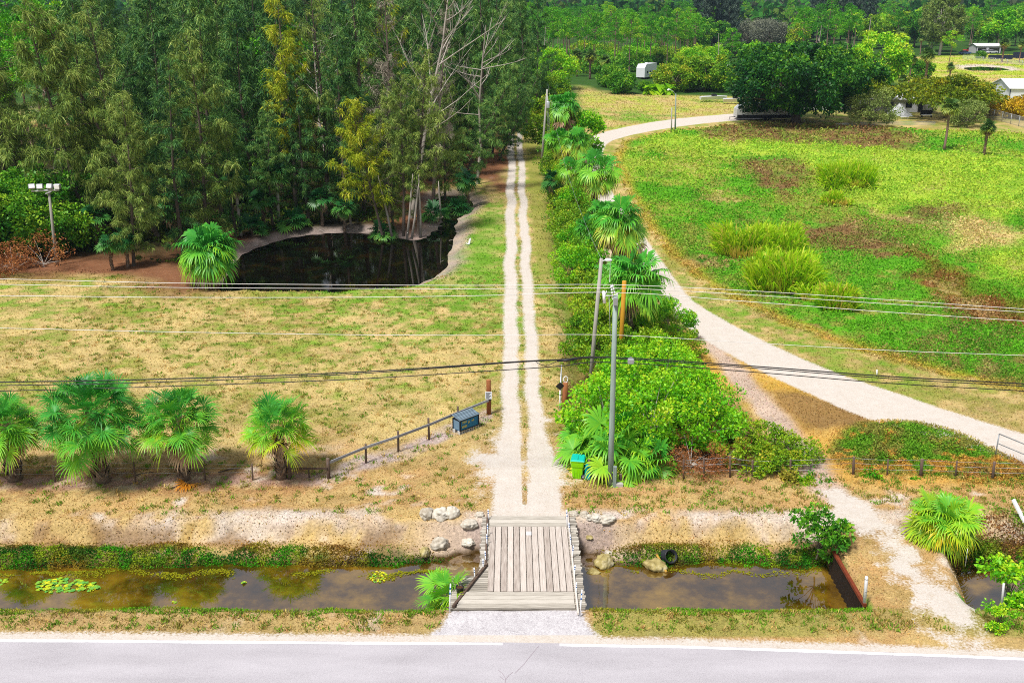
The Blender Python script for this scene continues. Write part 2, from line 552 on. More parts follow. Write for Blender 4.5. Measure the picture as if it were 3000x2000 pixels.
CUL = smooth_poly([G(*p) for p in [(2380, 1430), (2460, 1420), (2600, 1500), (2690, 1590), (2770, 1680), (2860, 1790), (2900, 1890), (2720, 1890), (2700, 1800), (2640, 1720), (2560, 1620), (2470, 1520)]], 1)
TRAIL = [G(*p) for p in [(2040, 940), (2110, 1040), (2190, 1130), (2270, 1220), (2340, 1300), (2400, 1390), (2440, 1450)]]
FENCELINE = [G(*p) for p in [(-200, 1420), (160, 1412), (400, 1408), (850, 1405), (960, 1403), (1075, 1352), (1180, 1318), (1260, 1285), (1340, 1250), (1435, 1212)]]


def sdline(x, y, pts):
    d = np.full(np.shape(x), 1e9)
    for (ax, ay), (bx, by) in zip(pts[:-1], pts[1:]):
        ex, ey = bx - ax, by - ay
        t = np.clip(((x - ax) * ex + (y - ay) * ey) / (ex * ex + ey * ey), 0, 1)
        d = np.minimum(d, np.hypot(x - ax - t * ex, y - ay - t * ey))
    return d


def culvert(x, y):
    return sstep(13.86, 14.1, x) * (1 - sstep(17.9, 19.2, x + (y - 35) * -.22))


def ditch(x, y):
    w1 = (vn(x, x * 0, 2.3, 5) - .5) * .5 + (vn(x, x * 0, .7, 6) - .5) * .2
    w2 = (vn(x, x * 0, 3.1, 8) - .5) * .7 + (vn(x, x * 0, .9, 9) - .5) * .3
    near = sstep(32.75 + w1 * .5, 34.35 + w1 * .5, y)
    far = 1 - sstep(37.0 + w2 * .6, 39.6 + w2 * .3, y)
    far2 = 1 - .55 * sstep(37.2 + w2, 38.7 + w2, y) - .45 * sstep(39.1 + w2 * .5, 39.95 + w2 * .5, y)
    br = np.exp(-((x - .7) / 3.5) ** 4)
    f = far2 * (1 - br) + (1 - sstep(38.6, 39.85, y)) * br
    return -1.62 * np.minimum(near, f)


def height(x, y, detail=True):
    z = ditch(x, y) * (1 - culvert(x, y))
    sd = sdpoly(x, y, POND)
    w = (fbm(x, y, 2.5, 31, 3) - .5)
    pz = np.where(sd > 0, POND_W - np.minimum(sd, 1.5) * .45, POND_W * (1 - sstep(0, 1.9 + w * 1.4, -sd)))
    z = z + np.where(sd > -5, pz, 0)
    # shallow swale right of the driveway
    z = z - .45 * np.exp(-((x - 4.0 - .012 * (y - 50)) / .8) ** 2) * sstep(47, 52, y) * (1 - sstep(120, 140, y))
    if detail:
        z = z + np.where(y > 31.3, (fbm(x, y, 3.0, 3, 3) - .5) * .10 + (fbm(x, y, .8, 4, 2) - .5) * .05, 0) * np.where(sdpoly(x, y, SROAD) > -.3, .3, 1)
        z = z + (fbm(x, y, 14, 77, 2) - .5) * .8 * sstep(60, 75, y) * sstep(14, 24, x) * (1 - sstep(150, 190, y))
    return z


def sand_value(x, y):
    """> 0 on bare sand or crushed shell (metres inside the edge)"""
    yy = (y > 39.7)
    wob = (vn(x * 0, y, 7.0, 41) - .5) * .24 + (vn(x * 0, y, 2.2, 42) - .5) * .14
    g = sstep(51, 44.5, y)
    l = np.minimum(x - (-.60 - .45 * g + wob), (.40 + .24 * g + wob + .16 * (vn(x, y, .9, 12) - .5)) - x)
    r = np.minimum(x - (.84 - .2 * g + wob + .16 * (vn(x, y, .9, 13) - .5)), (1.70 + .5 * g + wob) - x)
    drv = np.maximum(l, r)
    drv = np.maximum(drv, np.minimum(np.minimum(x + .55 - .25 * (vn(x, y, .8, 56) - .5), 2.0 - x), 43.4 - y))
    drv = np.where(yy & (y < 175), drv, -9)
    ns_ = fbm(x, y, 1.0, 51, 4)
    spill = (1.75 * np.exp(-((y - 45.6) / 2.0) ** 2) + .35 - np.maximum(-.6 - x, 0)) * .16 - .10 + .9 * (ns_ - .5)
    spill = np.where((x < .3) & (x > -3.2) & (y > 40.5) & (y < 50), spill, -9)
    spill2 = (1.5 * np.exp(-((y - 44.0) / 3.2) ** 2) + .3 - np.maximum(x - 1.7, 0)) * .16 - .12 + .9 * (ns_ - .5)
    spill2 = np.where((x > 1.2) & (x < 4.2) & (y > 40.3) & (y < 52), spill2, -9)
    isl = np.where((np.abs(x - .6) < .6) & (y > 41) & (y < 49), .42 - np.abs(x - .6) - .30 + .5 * (fbm(x, y, 1.5, 55, 3) - .5), -9)
    drv = np.minimum(drv, np.where(isl > 0, -isl * 1.2, 9))
    rd = sdpoly(x, y, SROAD)
    ap = sdpoly(x, y, APRON)
    ap = np.minimum(ap, 32.9 - y)
    cu = np.minimum(sdpoly(x, y, CUL) * .42, .30) - .56 + 1.15 * (fbm(x, y, .9, 61, 5) - .12)
    road_sh = .30 - np.abs(y - ROADEDGE(x) - .12)
    s = np.maximum.reduce([drv, spill, spill2, rd, ap, cu, road_sh])
    return np.clip(s, -1, 1)


_re = [(-2500, 1862), (-600, 1866), (0, 1871), (1000, 1878), (1500, 1881), (2000, 1890), (2500, 1906), (3000, 1925), (3600, 1950), (5500, 2030)]
_rx = np.array([G(*p)[0] for p in _re])
_ry = np.array([G(*p)[1] for p in _re])


def ROADEDGE(x):
    return np.interp(x, _rx, _ry)


C = dict(straw=lin(208, 184, 122), tan=lin(200, 168, 118), dry=lin(168, 146, 86), olive=lin(152, 154, 68), green=lin(112, 168, 40), vgreen=lin(100, 172, 32), ygreen=lin(170, 196, 60),
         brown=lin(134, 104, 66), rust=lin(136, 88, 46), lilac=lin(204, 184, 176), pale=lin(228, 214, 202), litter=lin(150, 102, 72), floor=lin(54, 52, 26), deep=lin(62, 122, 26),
         gold=lin(218, 170, 76), meadow=lin(178, 196, 60), mud=lin(74, 54, 22), far=lin(60, 104, 34))
for k_ in C:
    C[k_] = C[k_] * .80
_fieldpoly = [G(*p) for p in [(1880, 640), (1840, 560), (1800, 470), (1830, 412), (1960, 384), (2200, 362), (2500, 372), (3300, 400), (4200, 520), (4200, 1350), (3400, 1250), (3000, 1150), (2700, 1080), (2500, 1020), (2250, 930), (2080, 840), (1960, 740)]]
_pinkpolys = [(C['ygreen'], 5., [(1880, 385), (2200, 400), (2520, 430), (3100, 470), (3100, 650), (2800, 640), (2560, 600), (2400, 560), (2300, 470), (2050, 440), (1900, 420)]),
              (C['brown'], 4., [(2000, 352), (2500, 360), (2720, 392), (2700, 440), (2450, 432), (2250, 420), (2050, 400)]),
              (C['brown'], 3., [(2180, 470), (2330, 460), (2380, 520), (2300, 580), (2180, 540)]),
              (C['brown'], 3., [(2280, 640), (2420, 650), (2600, 700), (2650, 760), (2460, 760), (2330, 700)]),
              (C['rust'], 3., [(2640, 740), (2800, 780), (2880, 860), (3100, 870), (3200, 980), (3000, 960), (2840, 920), (2720, 840)]),
              (C['brown'], 2., [(2650, 600), (2790, 610), (2800, 650), (2660, 645)]),
              (C['ygreen'], 5., [(2750, 700), (3200, 700), (3200, 840), (2990, 850), (2880, 800)]),
              (C['straw'], 4., [(2740, 640), (2900, 650), (2960, 730), (2800, 740)])]
_pinkpolys = [(c, w, [G(*p) for p in pl]) for c, w, pl in _pinkpolys]
_goldpoly = [G(*p) for p in [(1900, 1000), (2050, 960), (2230, 1080), (2500, 1200), (2800, 1320), (2900, 1420), (2400, 1420), (2350, 1330), (2200, 1180), (2080, 1100)]]
_burnt = [G(*p) for p in [(2260, 1150), (2400, 1160), (2520, 1200), (2560, 1240), (2400, 1270), (2320, 1220)]]
_mound = smooth_poly([G(*p) for p in [(2430, 1310), (2480, 1245), (2650, 1230), (2800, 1262), (2930, 1330), (3010, 1365), (3080, 1420), (2900, 1420), (2700, 1385), (2540, 1390), (2460, 1360)]], 1)
_meadow = [G(*p) for p in [(2580, 170), (2900, 160), (3600, 170), (3600, 360), (3000, 330), (2850, 290), (2700, 250), (2580, 230)]]
_yard = [G(*p) for p in [(1690, 250), (1800, 275), (2200, 285), (2260, 340), (1980, 372), (1800, 400), (1730, 405), (1680, 330)]]
_rim = [G(*p) for p in [(2800, 192), (2880, 190), (2960, 196), (2990, 204), (2960, 208), (2820, 204)]]
_farpond = [G(*p) for p in [(2825, 199), (2870, 196), (2930, 199), (2958, 205), (2920, 208), (2850, 208), (2825, 204)]]
_green1 = [G(*p) for p in [(1300, 850), (1330, 760), (1360, 690), (1400, 620), (1440, 600), (1480, 640), (1470, 800), (1440, 880), (1330, 900)]]
_litter = [G(*p) for p in [(-300, 800), (0, 800), (300, 800), (520, 860), (640, 850), (700, 730), (1200, 712), (1290, 700), (1290, 560), (1400, 520), (1480, 560), (1480, 400), (-300, 350)]]
_hedge = [G(*p) for p in [(1640, 1140), (1640, 820), (1610, 620), (1590, 480), (1600, 380), (1720, 380), (1760, 520), (1830, 680), (1880, 800), (1960, 960), (2130, 1130), (2280, 1300), (2300, 1400), (1760, 1400), (1690, 1330)]]


def mixa(a, b, f):
    f = np.clip(np.asarray(f, float), 0, 1)[:, None]
    return a * (1 - f) + b * f


def ground_col(x, y):
    x = np.asarray(x, float)
    y = np.asarray(y, float)
    n1 = fbm(x, y, 5.0, 101, 5)
    n2 = fbm(x, y, 1.3, 102, 4)
    n3 = fbm(x, y, 12., 103, 6)
    n4 = fbm(x, y, .5, 104, 2)
    c = np.tile(C['straw'], (len(x), 1))
    c = mixa(c, C['tan'], sstep(.40, .62, n2 * .5 + n1 * .5))
    c = mixa(c, C['dry'], sstep(.5, .72, n1 * .4 + n4 * .6))
    gx = sstep(.38, .62, n1 * .35 + n2 * .45 + n4 * .2)
    c = mixa(c, C['olive'], gx * .85 * sstep(46, 58, y))
    c = mixa(c, C['green'], sstep(.46, .72, n2 * .45 + n3 * .30 + n4 * .25) * .75 * sstep(47, 62, y))
    # browner verge by the ditch
    v = sstep(49, 44, y)
    c = mixa(c, C['tan'] * np.array([.92, .84, .72]), v * (.45 + .4 * (n2 > .5)))
    c = mixa(c, C['pale'], v * sstep(.60, .72, n2 * .6 + n3 * .4) * .9)
    # green round the pond
    pd = -sdpoly(x, y, POND)
    g1 = sdpoly(x, y, _green1)
    c = mixa(c, C['green'] * .9, sstep(-2.5, 2.5, g1 + (n2 - .5) * 5) * .9)
    c = mixa(c, C['green'], sstep(2.6, .6, pd + (n2 - .5) * 2) * (y < 80) * (x > -16))
    # right of the driveway, a dull green strip
    c = mixa(c, C['olive'] * .95, sstep(1.9, 2.4, x) * sstep(4.6, 3.6, x) * sstep(70, 90, y) * .8)
    c = mixa(c, C['vgreen'], np.exp(-((x - 4.1 - .012 * (y - 50)) / .55) ** 2) * sstep(53, 57, y) * .9)
    # needle litter under the casuarinas
    lt = sdpoly(x, y, _litter)
    lw = sstep(-2.5, 1.5, lt + (n1 - .5) * 6)
    c = mixa(c, C['litter'] * .8, lw)
    c = mixa(c, C['lilac'] * .85, lw * sstep(.60, .74, n2 * .5 + n3 * .5) * .7)
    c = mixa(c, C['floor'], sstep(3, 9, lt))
    c = mixa(c, C['lilac'] * .72, sstep(2.3, .6, pd + (n2 - .5) * 1.0) * ((y > 80) | (x > -2.9)) * (.55 + .45 * n4))
    # gap under the hedge
    hd = sdpoly(x, y, _hedge)
    c = mixa(c, C['litter'] * .75, sstep(-.5, 1.2, hd + (n2 - .5)) * .75)
    # field of weeds
    fd = sdpoly(x, y, _fieldpoly)
    fw = sstep(-.6, .6, fd + (n2 - .5) * 2.2)
    f = np.tile(C['vgreen'] * .92, (len(x), 1))
    f = mixa(f, C['deep'], sstep(.5, .66, n1 * .5 + n2 * .5))
    f = mixa(f, C['olive'], sstep(.48, .64, n2 * .6 + n3 * .4) * .85)
    f = mixa(f, C['brown'] * 1.25, sstep(.56, .66, n1 * .6 + n4 * .4) * .7)
    f = mixa(f, C['ygreen'], sstep(90, 140, y) * sstep(.42, .60, n1 * .6 + n3 * .4) * .7)
    for col, w, pl in _pinkpolys:
        f = mixa(f, col, sstep(-w * .6, w * .6, sdpoly(x, y, pl) + (n1 - .5) * w * 3.2) * (.50 + .5 * sstep(.40, .6, n2)))
    f = mixa(f, C['brown'], sstep(.60, .72, n2 * .3 + n1 * .35 + n3 * .35) * .55)
    f = mixa(f, C['straw'], sstep(.63, .75, n4 * .4 + n1 * .6) * .5)
    f = mixa(f, C['gold'] * .95, sstep(1.7, .1, fd + (n2 - .5) * 1.2) * .6)
    c = c * (1 - fw[:, None]) + f * fw[:, None]
    gd = sdpoly(x, y, _goldpoly)
    c = mixa(c, C['gold'], sstep(-1.2, .8, gd + (n1 - .5) * 2) * (.55 + .45 * n2))
    c = mixa(c, C['brown'] * 1.1, sstep(-.7, .5, sdpoly(x, y, _burnt) + (n2 - .5) * 2) * .85)
    td = sdline(x, y, TRAIL)
    c = mixa(c, C['lilac'], sstep(1.2, .35, td + (n2 - .5) * .9) * .8)
    md = sdpoly(x, y, _mound)
    mm = mixa(mixa(np.tile(C['green'] * .9, (len(x), 1)), C['olive'] * .9, sstep(.40, .55, n2)), C['gold'] * .85, sstep(.50, .62, n1 * .5 + n4 * .5))
    mm = mixa(mm, C['brown'] * 1.2, sstep(.58, .70, n1 * .4 + n2 * .6) * .5)
    mw = sstep(-.5, .4, md + (n2 - .5))
    c = c * (1 - mw[:, None]) + mm * mw[:, None]
    # fence strip, bare and pale
    fl = sdline(x, y, FENCELINE)
    c = mixa(c, C['lilac'] * .92, sstep(1.0, .3, fl + (n2 - .5) * 1.1) * (.5 + .5 * sstep(.4, .6, n4)) * (x < -1.2))
    c = mixa(c, C['litter'] * 1.05, sstep(2.2, .6, sdline(x, y, FENCELINE[:4])) * .6 * (n4 > .42))
    # yard, meadow, far woods
    yd = sdpoly(x, y, _yard)
    yw = sstep(-3, 3, yd + (n1 - .5) * 5)
    yc = mixa(np.tile(C['straw'] * .95, (len(x), 1)), C['meadow'], sstep(.38, .58, n1 * .5 + n2 * .5) * .8)
    yc = mixa(yc, C['green'], sstep(.48, .62, n1 * .3 + n3 * .7) * .8)
    yc = mixa(yc, C['tan'], sstep(.5, .6, n2) * .5)
    c = c * (1 - yw[:, None]) + yc * yw[:, None]
    farw = sstep(190, 230, y) * (1 - yw)
    c = mixa(c, C['far'] * .75, farw)
    mdw = sstep(-6, 6, sdpoly(x, y, _meadow))
    mc = mixa(np.tile(C['meadow'], (len(x), 1)), C['straw'], sstep(.5, .65, n1))
    c = c * (1 - mdw[:, None]) + mc * mdw[:, None]
    c = mixa(c, C['pale'] * .9, sstep(-2, 1.5, sdpoly(x, y, _rim)) * (sdpoly(x, y, _farpond) < 0))
    # ditch banks
    dz = ditch(x, y) * (1 - culvert(x, y))
    far_b = (y > 36) & (y < 41.2)
    c = mixa(c, C['pale'] * .96, far_b * sstep(38.7, 39.2, y) * sstep(41.0, 40.3, y) * sstep(.40, .58, n1 * .45 + n2 * .55) * (.55 + .45 * n4))
    c = mixa(c, C['brown'] * 1.15, far_b * sstep(38.2, 38.6, y) * sstep(39.9, 39.3, y) * sstep(.45, .6, n2) * .8)
    gr = far_b * sstep(38.5, 38.0, y + (n1 - .5) * 1.2 + (n4 - .5) * .5) * (dz < -.1)
    nob = 1 - np.exp(-((x - .6) / 5.0) ** 6)
    c = mixa(c, mixa(np.tile(C['deep'] * .8, (len(x), 1)), C['brown'], sstep(.40, .6, n2) * .8), gr * nob)
    c = mixa(c, C['lilac'] * .9, (1 - nob) * far_b * sstep(-.02, -.12, dz) * .75)
    c = mixa(c, C['mud'], sstep(-1.02, -1.14, dz))
    c = mixa(c, C['green'], (y > 32.3) & (y < 34) & (dz < -.02) & (dz > -1.1))
    # roadside verge, right part greener
    c = mixa(c, C['olive'], ((y < 32.9) & (y > 31)) * sstep(.35, .6, n1) * np.where(x > 3, .85, .35))
    c = mixa(c, C['tan'] * .82, ((y < 33) & (y > 31)) * np.where(x < 3, .5, .2))
    return np.clip(c, 0, 1)


def axis(lo, hi, step, ext_lo, ext_hi, gr):
    a = list(np.arange(lo, hi, step))
    s = step
    while a[-1] < ext_hi:
        s *= gr
        a.append(a[-1] + s)
    s = step
    b = []
    v = lo
    while v > ext_lo:
        s *= gr
        v -= s
        b.append(v)
    return np.array(b[::-1] + a)


XS = axis(-28, 30, .19, -9000, 9000, 1.022)
YS = axis(28, 84, .2, -400, 14000, 1.018)
gx_, gy_ = np.meshgrid(XS, YS)
px_, py_ = gx_.ravel(), gy_.ravel()
pz_ = height(px_, py_)
pz_ = np.where(py_ < ROADEDGE(px_) + .25, 0, pz_)
gcol = ground_col(px_, py_)
gsand = sand_value(px_, py_)
nx, ny = len(XS), len(YS)
ii = np.arange(nx * ny).reshape(ny, nx)
quads = np.stack([ii[:-1, :-1], ii[:-1, 1:], ii[1:, 1:], ii[1:, :-1]], -1).reshape(-1, 4)


def mat_ground(name='earth_and_grass', stops=None, fine=.45):
    m, nt, N, L = mat_new(name)
    at = nd(nt, 'ShaderNodeAttribute', attribute_name='Col')
    sa = nd(nt, 'ShaderNodeAttribute', attribute_name='sand')
    gm = nd(nt, 'ShaderNodeNewGeometry')
    mp = nd(nt, 'ShaderNodeMapping')
    L.new(gm.outputs['Position'], mp.inputs[0])
    na = nd(nt, 'ShaderNodeTexNoise', i_Scale=1.6, i_Detail=6.0, i_Roughness=.65)
    nb = nd(nt, 'ShaderNodeTexNoise', i_Scale=9.0, i_Detail=5.0, i_Roughness=.7)
    nc = nd(nt, 'ShaderNodeTexNoise', i_Scale=40.0, i_Detail=3.0, i_Roughness=.7)
    for n in (na, nb, nc):
        L.new(mp.outputs[0], n.inputs['Vector'])
    nd_ = nd(nt, 'ShaderNodeTexNoise', i_Scale=4.2, i_Detail=7.0, i_Roughness=.75)
    L.new(mp.outputs[0], nd_.inputs['Vector'])
    v = mth(nt, 'ADD', mth(nt, 'MULTIPLY', nb.outputs[0], 1.9), mth(nt, 'MULTIPLY', nc.outputs[0], 1.5))
    v = mth(nt, 'ADD', v, -.70)
    ne = nd(nt, 'ShaderNodeTexNoise', i_Scale=.35, i_Detail=6.0, i_Roughness=.7)
    L.new(mp.outputs[0], ne.inputs['Vector'])
    v = mth(nt, 'ADD', v, mth(nt, 'MULTIPLY', mth(nt, 'SUBTRACT', ne.outputs[0], .5), 1.1))
    c = mixc(nt, 1.0, at.outputs['Color'], v, 'MULTIPLY')
    pale = mth(nt, 'MULTIPLY', mth(nt, 'SUBTRACT', nd_.outputs[0], .55, None, True), 4.0, None, True)
    c = mixc(nt, mth(nt, 'MULTIPLY', pale, .6), c, lin(220, 194, 150, .8))
    dk = mth(nt, 'MULTIPLY', mth(nt, 'SUBTRACT', .45, nd_.outputs[0], None, True), 4.0, None, True)
    c = mixc(nt, mth(nt, 'MULTIPLY', dk, .38), c, lin(120, 108, 54, .8))
    # ragged edge of the sand
    e = mth(nt, 'ADD', sa.outputs['Fac'], mth(nt, 'MULTIPLY', mth(nt, 'SUBTRACT', nb.outputs[0], .5), .9))
    e = mth(nt, 'ADD', e, mth(nt, 'MULTIPLY', mth(nt, 'SUBTRACT', na.outputs[0], .5), .35))
    e = mth(nt, 'ADD', e, mth(nt, 'MULTIPLY', mth(nt, 'SUBTRACT', nc.outputs[0], .5), .25))
    f = mth(nt, 'ADD', mth(nt, 'MULTIPLY', e, 4.5), .5, None, True)
    mps = nd(nt, 'ShaderNodeMapping')
    mps.inputs['Scale'].default_value = (5.0, .35, 1)
    L.new(gm.outputs['Position'], mps.inputs[0])
    st = nd(nt, 'ShaderNodeTexNoise', i_Scale=1.0, i_Detail=4.0, i_Roughness=.6)
    L.new(mps.outputs[0], st.inputs['Vector'])
    sr = ramp(nt, stops or [(.28, lin(166, 146, 128, .74)), (.43, lin(218, 204, 190, .76)), (.58, lin(236, 228, 220, .76)), (.75, lin(246, 242, 238, .76))],
              mth(nt, 'ADD', mth(nt, 'MULTIPLY', na.outputs[0], .18), mth(nt, 'ADD', mth(nt, 'MULTIPLY', nb.outputs[0], .30), mth(nt, 'ADD', mth(nt, 'MULTIPLY', nc.outputs[0], fine), mth(nt, 'MULTIPLY', st.outputs[0], .52 - fine)))))
    c = mixc(nt, f, c, sr.outputs[0])
    p = nd(nt, 'ShaderNodeBsdfPrincipled', i_Roughness=.95)
    p.inputs['Specular IOR Level'].default_value = .1
    L.new(c, p.inputs['Base Color'])
    b = nd(nt, 'ShaderNodeBump', i_Strength=.5, i_Distance=.05)
    L.new(v, b.inputs['Height'])
    L.new(b.outputs[0], p.inputs['Normal'])
    finish(nt, p.outputs[0])
    return m


M['ground'] = mat_ground()
M['gravel'] = mat_ground('loose_gravel', [(.34, lin(132, 126, 130, .8)), (.45, lin(196, 190, 194, .8)), (.56, lin(232, 228, 230, .8)), (.72, lin(246, 244, 246, .8))], .5)
fc_sand = gsand[quads].mean(1)
fcx, fcy = px_[quads].mean(1), py_[quads].mean(1)
is_drive = (fc_sand > 0) & (fcx > -3.5) & (fcx < 4.2) & (fcy > 39.8) & (fcy < 180)
is_sroad = (fc_sand > 0) & (sdpoly(fcx, fcy, SROAD) > -.3)
is_apron = (fc_sand > 0) & (fcy > 31.2) & (fcy < 33) & (np.abs(fcx) < 4)
is_cul = (fc_sand > 0) & (sdpoly(fcx, fcy, CUL) > 0) & ~is_sroad
for nm, msk in (('ground', ~(is_drive | is_sroad | is_apron | is_cul)), ('driveway_path', is_drive), ('gravel_path', is_apron), ('sand_road', is_sroad), ('track_path', is_cul)):
    q = quads[msk]
    used, inv = np.unique(q.ravel(), return_inverse=True)
    me = np_mesh(nm, np.stack([px_[used], py_[used], pz_[used]], 1), inv.reshape(-1, 4), M['gravel' if nm == 'gravel_path' else 'ground'], col=gcol[used], smooth=True)
    a = me.attributes.new('sand', 'FLOAT', 'POINT')
    a.data.foreach_set('value', gsand[used].astype(np.float32))
    tag(link(nm, me), kind='structure')


# ------------------------------------------------------------------ asphalt road
def mat_road():
    m, nt, N, L = mat_new('worn_asphalt')
    gm = nd(nt, 'ShaderNodeNewGeometry')
    mp = nd(nt, 'ShaderNodeMapping')
    mp.inputs['Scale'].default_value = (.25, 1, 1)
    L.new(gm.outputs['Position'], mp.inputs[0])
    na = nd(nt, 'ShaderNodeTexNoise', i_Scale=.9, i_Detail=6.0, i_Roughness=.6)
    L.new(mp.outputs[0], na.inputs['Vector'])
    nc = nd(nt, 'ShaderNodeTexNoise', i_Scale=34.0, i_Detail=4.0, i_Roughness=.8)
    L.new(gm.outputs['Position'], nc.inputs['Vector'])
    nb = nd(nt, 'ShaderNodeTexNoise', i_Scale=2.2, i_Detail=4.0)
    L.new(mp.outputs[0], nb.inputs['Vector'])
    f = mth(nt, 'ADD', mth(nt, 'MULTIPLY', na.outputs[0], .28), mth(nt, 'MULTIPLY', nc.outputs[0], .72))
    c = ramp(nt, [(.3, lin(152, 147, 152, .68)), (.5, lin(204, 199, 205, .68)), (.68, lin(230, 225, 231, .68))], f).outputs[0]
    spot = mth(nt, 'MULTIPLY', mth(nt, 'SUBTRACT', nb.outputs[0], .74, None, True), 5, None, True)
    c = mixc(nt, spot, c, lin(140, 132, 140, .66))
    ty = nd(nt, 'ShaderNodeSeparateXYZ')
    L.new(gm.outputs['Position'], ty.inputs[0])
    tw = mth(nt, 'SINE', mth(nt, 'MULTIPLY', ty.outputs[1], 3.4))
    c = mixc(nt, mth(nt, 'MULTIPLY', mth(nt, 'ADD', tw, 1.0), .05), c, lin(168, 160, 166, .66))
    p = nd(nt, 'ShaderNodeBsdfPrincipled', i_Roughness=.9)
    p.inputs['Specular IOR Level'].default_value = .15
    L.new(c, p.inputs['Base Color'])
    finish(nt, p.outputs[0])
    return m


rx = np.arange(-70, 70.1, 1.0)
ns = 9
V = []
for j in range(ns):
    for x in rx:
        e = float(ROADEDGE(x))
        V.append((x, e - 7.2 * (1 - j / (ns - 1)), .006))
V = np.array(V)
w_ = len(rx)
ii = np.arange(ns * w_).reshape(ns, w_)
fq = np.stack([ii[:-1, :-1], ii[:-1, 1:], ii[1:, 1:], ii[1:, :-1]], -1).reshape(-1, 4)
M['road'] = mat_road()
tag(link('road', np_mesh('road', V, fq, M['road'])), kind='structure')
# white edge line, worn away where cars turn in
mk, nt_, _, L_ = mat_new('road_line_paint')
g_ = nd(nt_, 'ShaderNodeNewGeometry')
n_ = nd(nt_, 'ShaderNodeTexNoise', i_Scale=5.0, i_Detail=5.0)
L_.new(g_.outputs['Position'], n_.inputs['Vector'])
p_ = nd(nt_, 'ShaderNodeBsdfPrincipled', i_Roughness=.7)
L_.new(ramp(nt_, [(.3, lin(214, 210, 216, .85)), (.5, lin(246, 246, 248, .88))], n_.outputs[0]).outputs[0], p_.inputs['Base Color'])
finish(nt_, p_.outputs[0])
for a_, b_ in ((-70, -.35), (1.75, 70)):
    xs_ = np.linspace(a_, b_, 90)
    e_ = ROADEDGE(xs_)
    V = np.concatenate([np.stack([xs_, e_ - .17 + .012 * np.sin(xs_ * 9), xs_ * 0 + .011], 1), np.stack([xs_, e_ - .02 + .012 * np.sin(xs_ * 7), xs_ * 0 + .011], 1)])
    k_ = np.arange(89)
    tag(link('road_line', np_mesh('road_line', V, np.stack([k_, k_ + 1, k_ + 91, k_ + 90], 1), mk)), kind='structure')
# cracks: dark narrow seams in the asphalt
cr_px = [[(1578, 1892), (1566, 1906), (1558, 1916), (1546, 1930), (1536, 1944), (1522, 1958), (1508, 1972)],
         [(1460, 1962), (1472, 1972), (1480, 1984), (1482, 2004)], [(1502, 1968), (1490, 1978), (1482, 1990)], [(1464, 1980), (1476, 1990)]]
mb = MB()
for ln in cr_px:
    for p, q in zip(ln[:-1], ln[1:]):
        a, b = Vector((*G(*p), .0105)), Vector((*G(*q), .0105))
        d = (b - a).normalized()
        s_ = Vector((-d.y, d.x, 0)) * .012
        mb.add([a - s_, b - s_ * .6, b + s_ * .6, a + s_], [[0, 1, 2, 3]], .5)
M['crack'] = mat_tint('asphalt_crack', two(lin(150, 138, 146)), .9)
tag(mb.build('road_crack', M['crack']), kind='structure')


# ------------------------------------------------------------------ water
def mat_water(name, base, rough=.02, ior=1.5, wave=.02, wscale=3.0, bed=None):
    m, nt, N, L = mat_new(name)
    gm = nd(nt, 'ShaderNodeNewGeometry')
    n1 = nd(nt, 'ShaderNodeTexNoise', i_Scale=wscale, i_Detail=3.0)
    L.new(gm.outputs['Position'], n1.inputs['Vector'])
    n2 = nd(nt, 'ShaderNodeTexNoise', i_Scale=.45, i_Detail=7.0, i_Roughness=.68)
    L.new(gm.outputs['Position'], n2.inputs['Vector'])
    c = ramp(nt, base, n2.outputs[0]).outputs[0]
    p = nd(nt, 'ShaderNodeBsdfPrincipled', i_Roughness=rough, i_IOR=ior)
    p.inputs['Specular IOR Level'].default_value = .5
    L.new(c, p.inputs['Base Color'])
    b = nd(nt, 'ShaderNodeBump', i_Strength=wave, i_Distance=.05)
    L.new(n1.outputs[0], b.inputs['Height'])
    L.new(b.outputs[0], p.inputs['Normal'])
    finish(nt, p.outputs[0])
    return m


M['canal'] = mat_water('canal_water', [(.3, lin(36, 25, 4)), (.46, lin(72, 50, 8)), (.58, lin(112, 84, 18)), (.7, lin(140, 108, 28))], .012, 3.4, .03, 3.0)
M['pondw'] = mat_water('pond_water', [(.3, lin(6, 6, 6)), (.55, lin(13, 10, 6)), (.75, lin(40, 24, 6))], .01, 1.4, .03, 3.0)


def sheet(name, poly, z, mat):
    me = bpy.data.meshes.new(name)
    me.from_pydata([(x, y, z) for x, y in poly], [], [list(range(len(poly)))])
    me.materials.append(mat)
    return tag(link(name, me), kind='structure')


sheet('canal_water', [(-80, 32.9), (13.80, 32.9), (13.80, 38.9), (-80, 38.9)], WATER, M['canal'])
sheet('canal_water', [(17.4, 32.9), (80, 32.9), (80, 38.9), (17.4, 38.9)], WATER, M['canal'])
pcx, pcy = np.mean([p[0] for p in POND]), np.mean([p[1] for p in POND])
bm = bmesh.new()
bvs = []
for (x, y) in POND:
    bvs.append(bm.verts.new((x, y, POND_W + .01)))
bf = bm.faces.new(bvs)
bmesh.ops.triangulate(bm, faces=[bf])
me = bpy.data.meshes.new('pond_water')
bm.to_mesh(me)
bm.free()
me.materials.append(M['pondw'])
tag(link('pond_water', me), kind='structure')
sheet('distant_pond_water', _farpond, .03, M['pondw'])


# ------------------------------------------------------------------ leaves and blades as arrays
def unit(a):
    return a / (np.linalg.norm(a, axis=1, keepdims=True) + 1e-9)


def rand_dir(n, rng=RNG):
    return unit(rng.normal(size=(n, 3)))


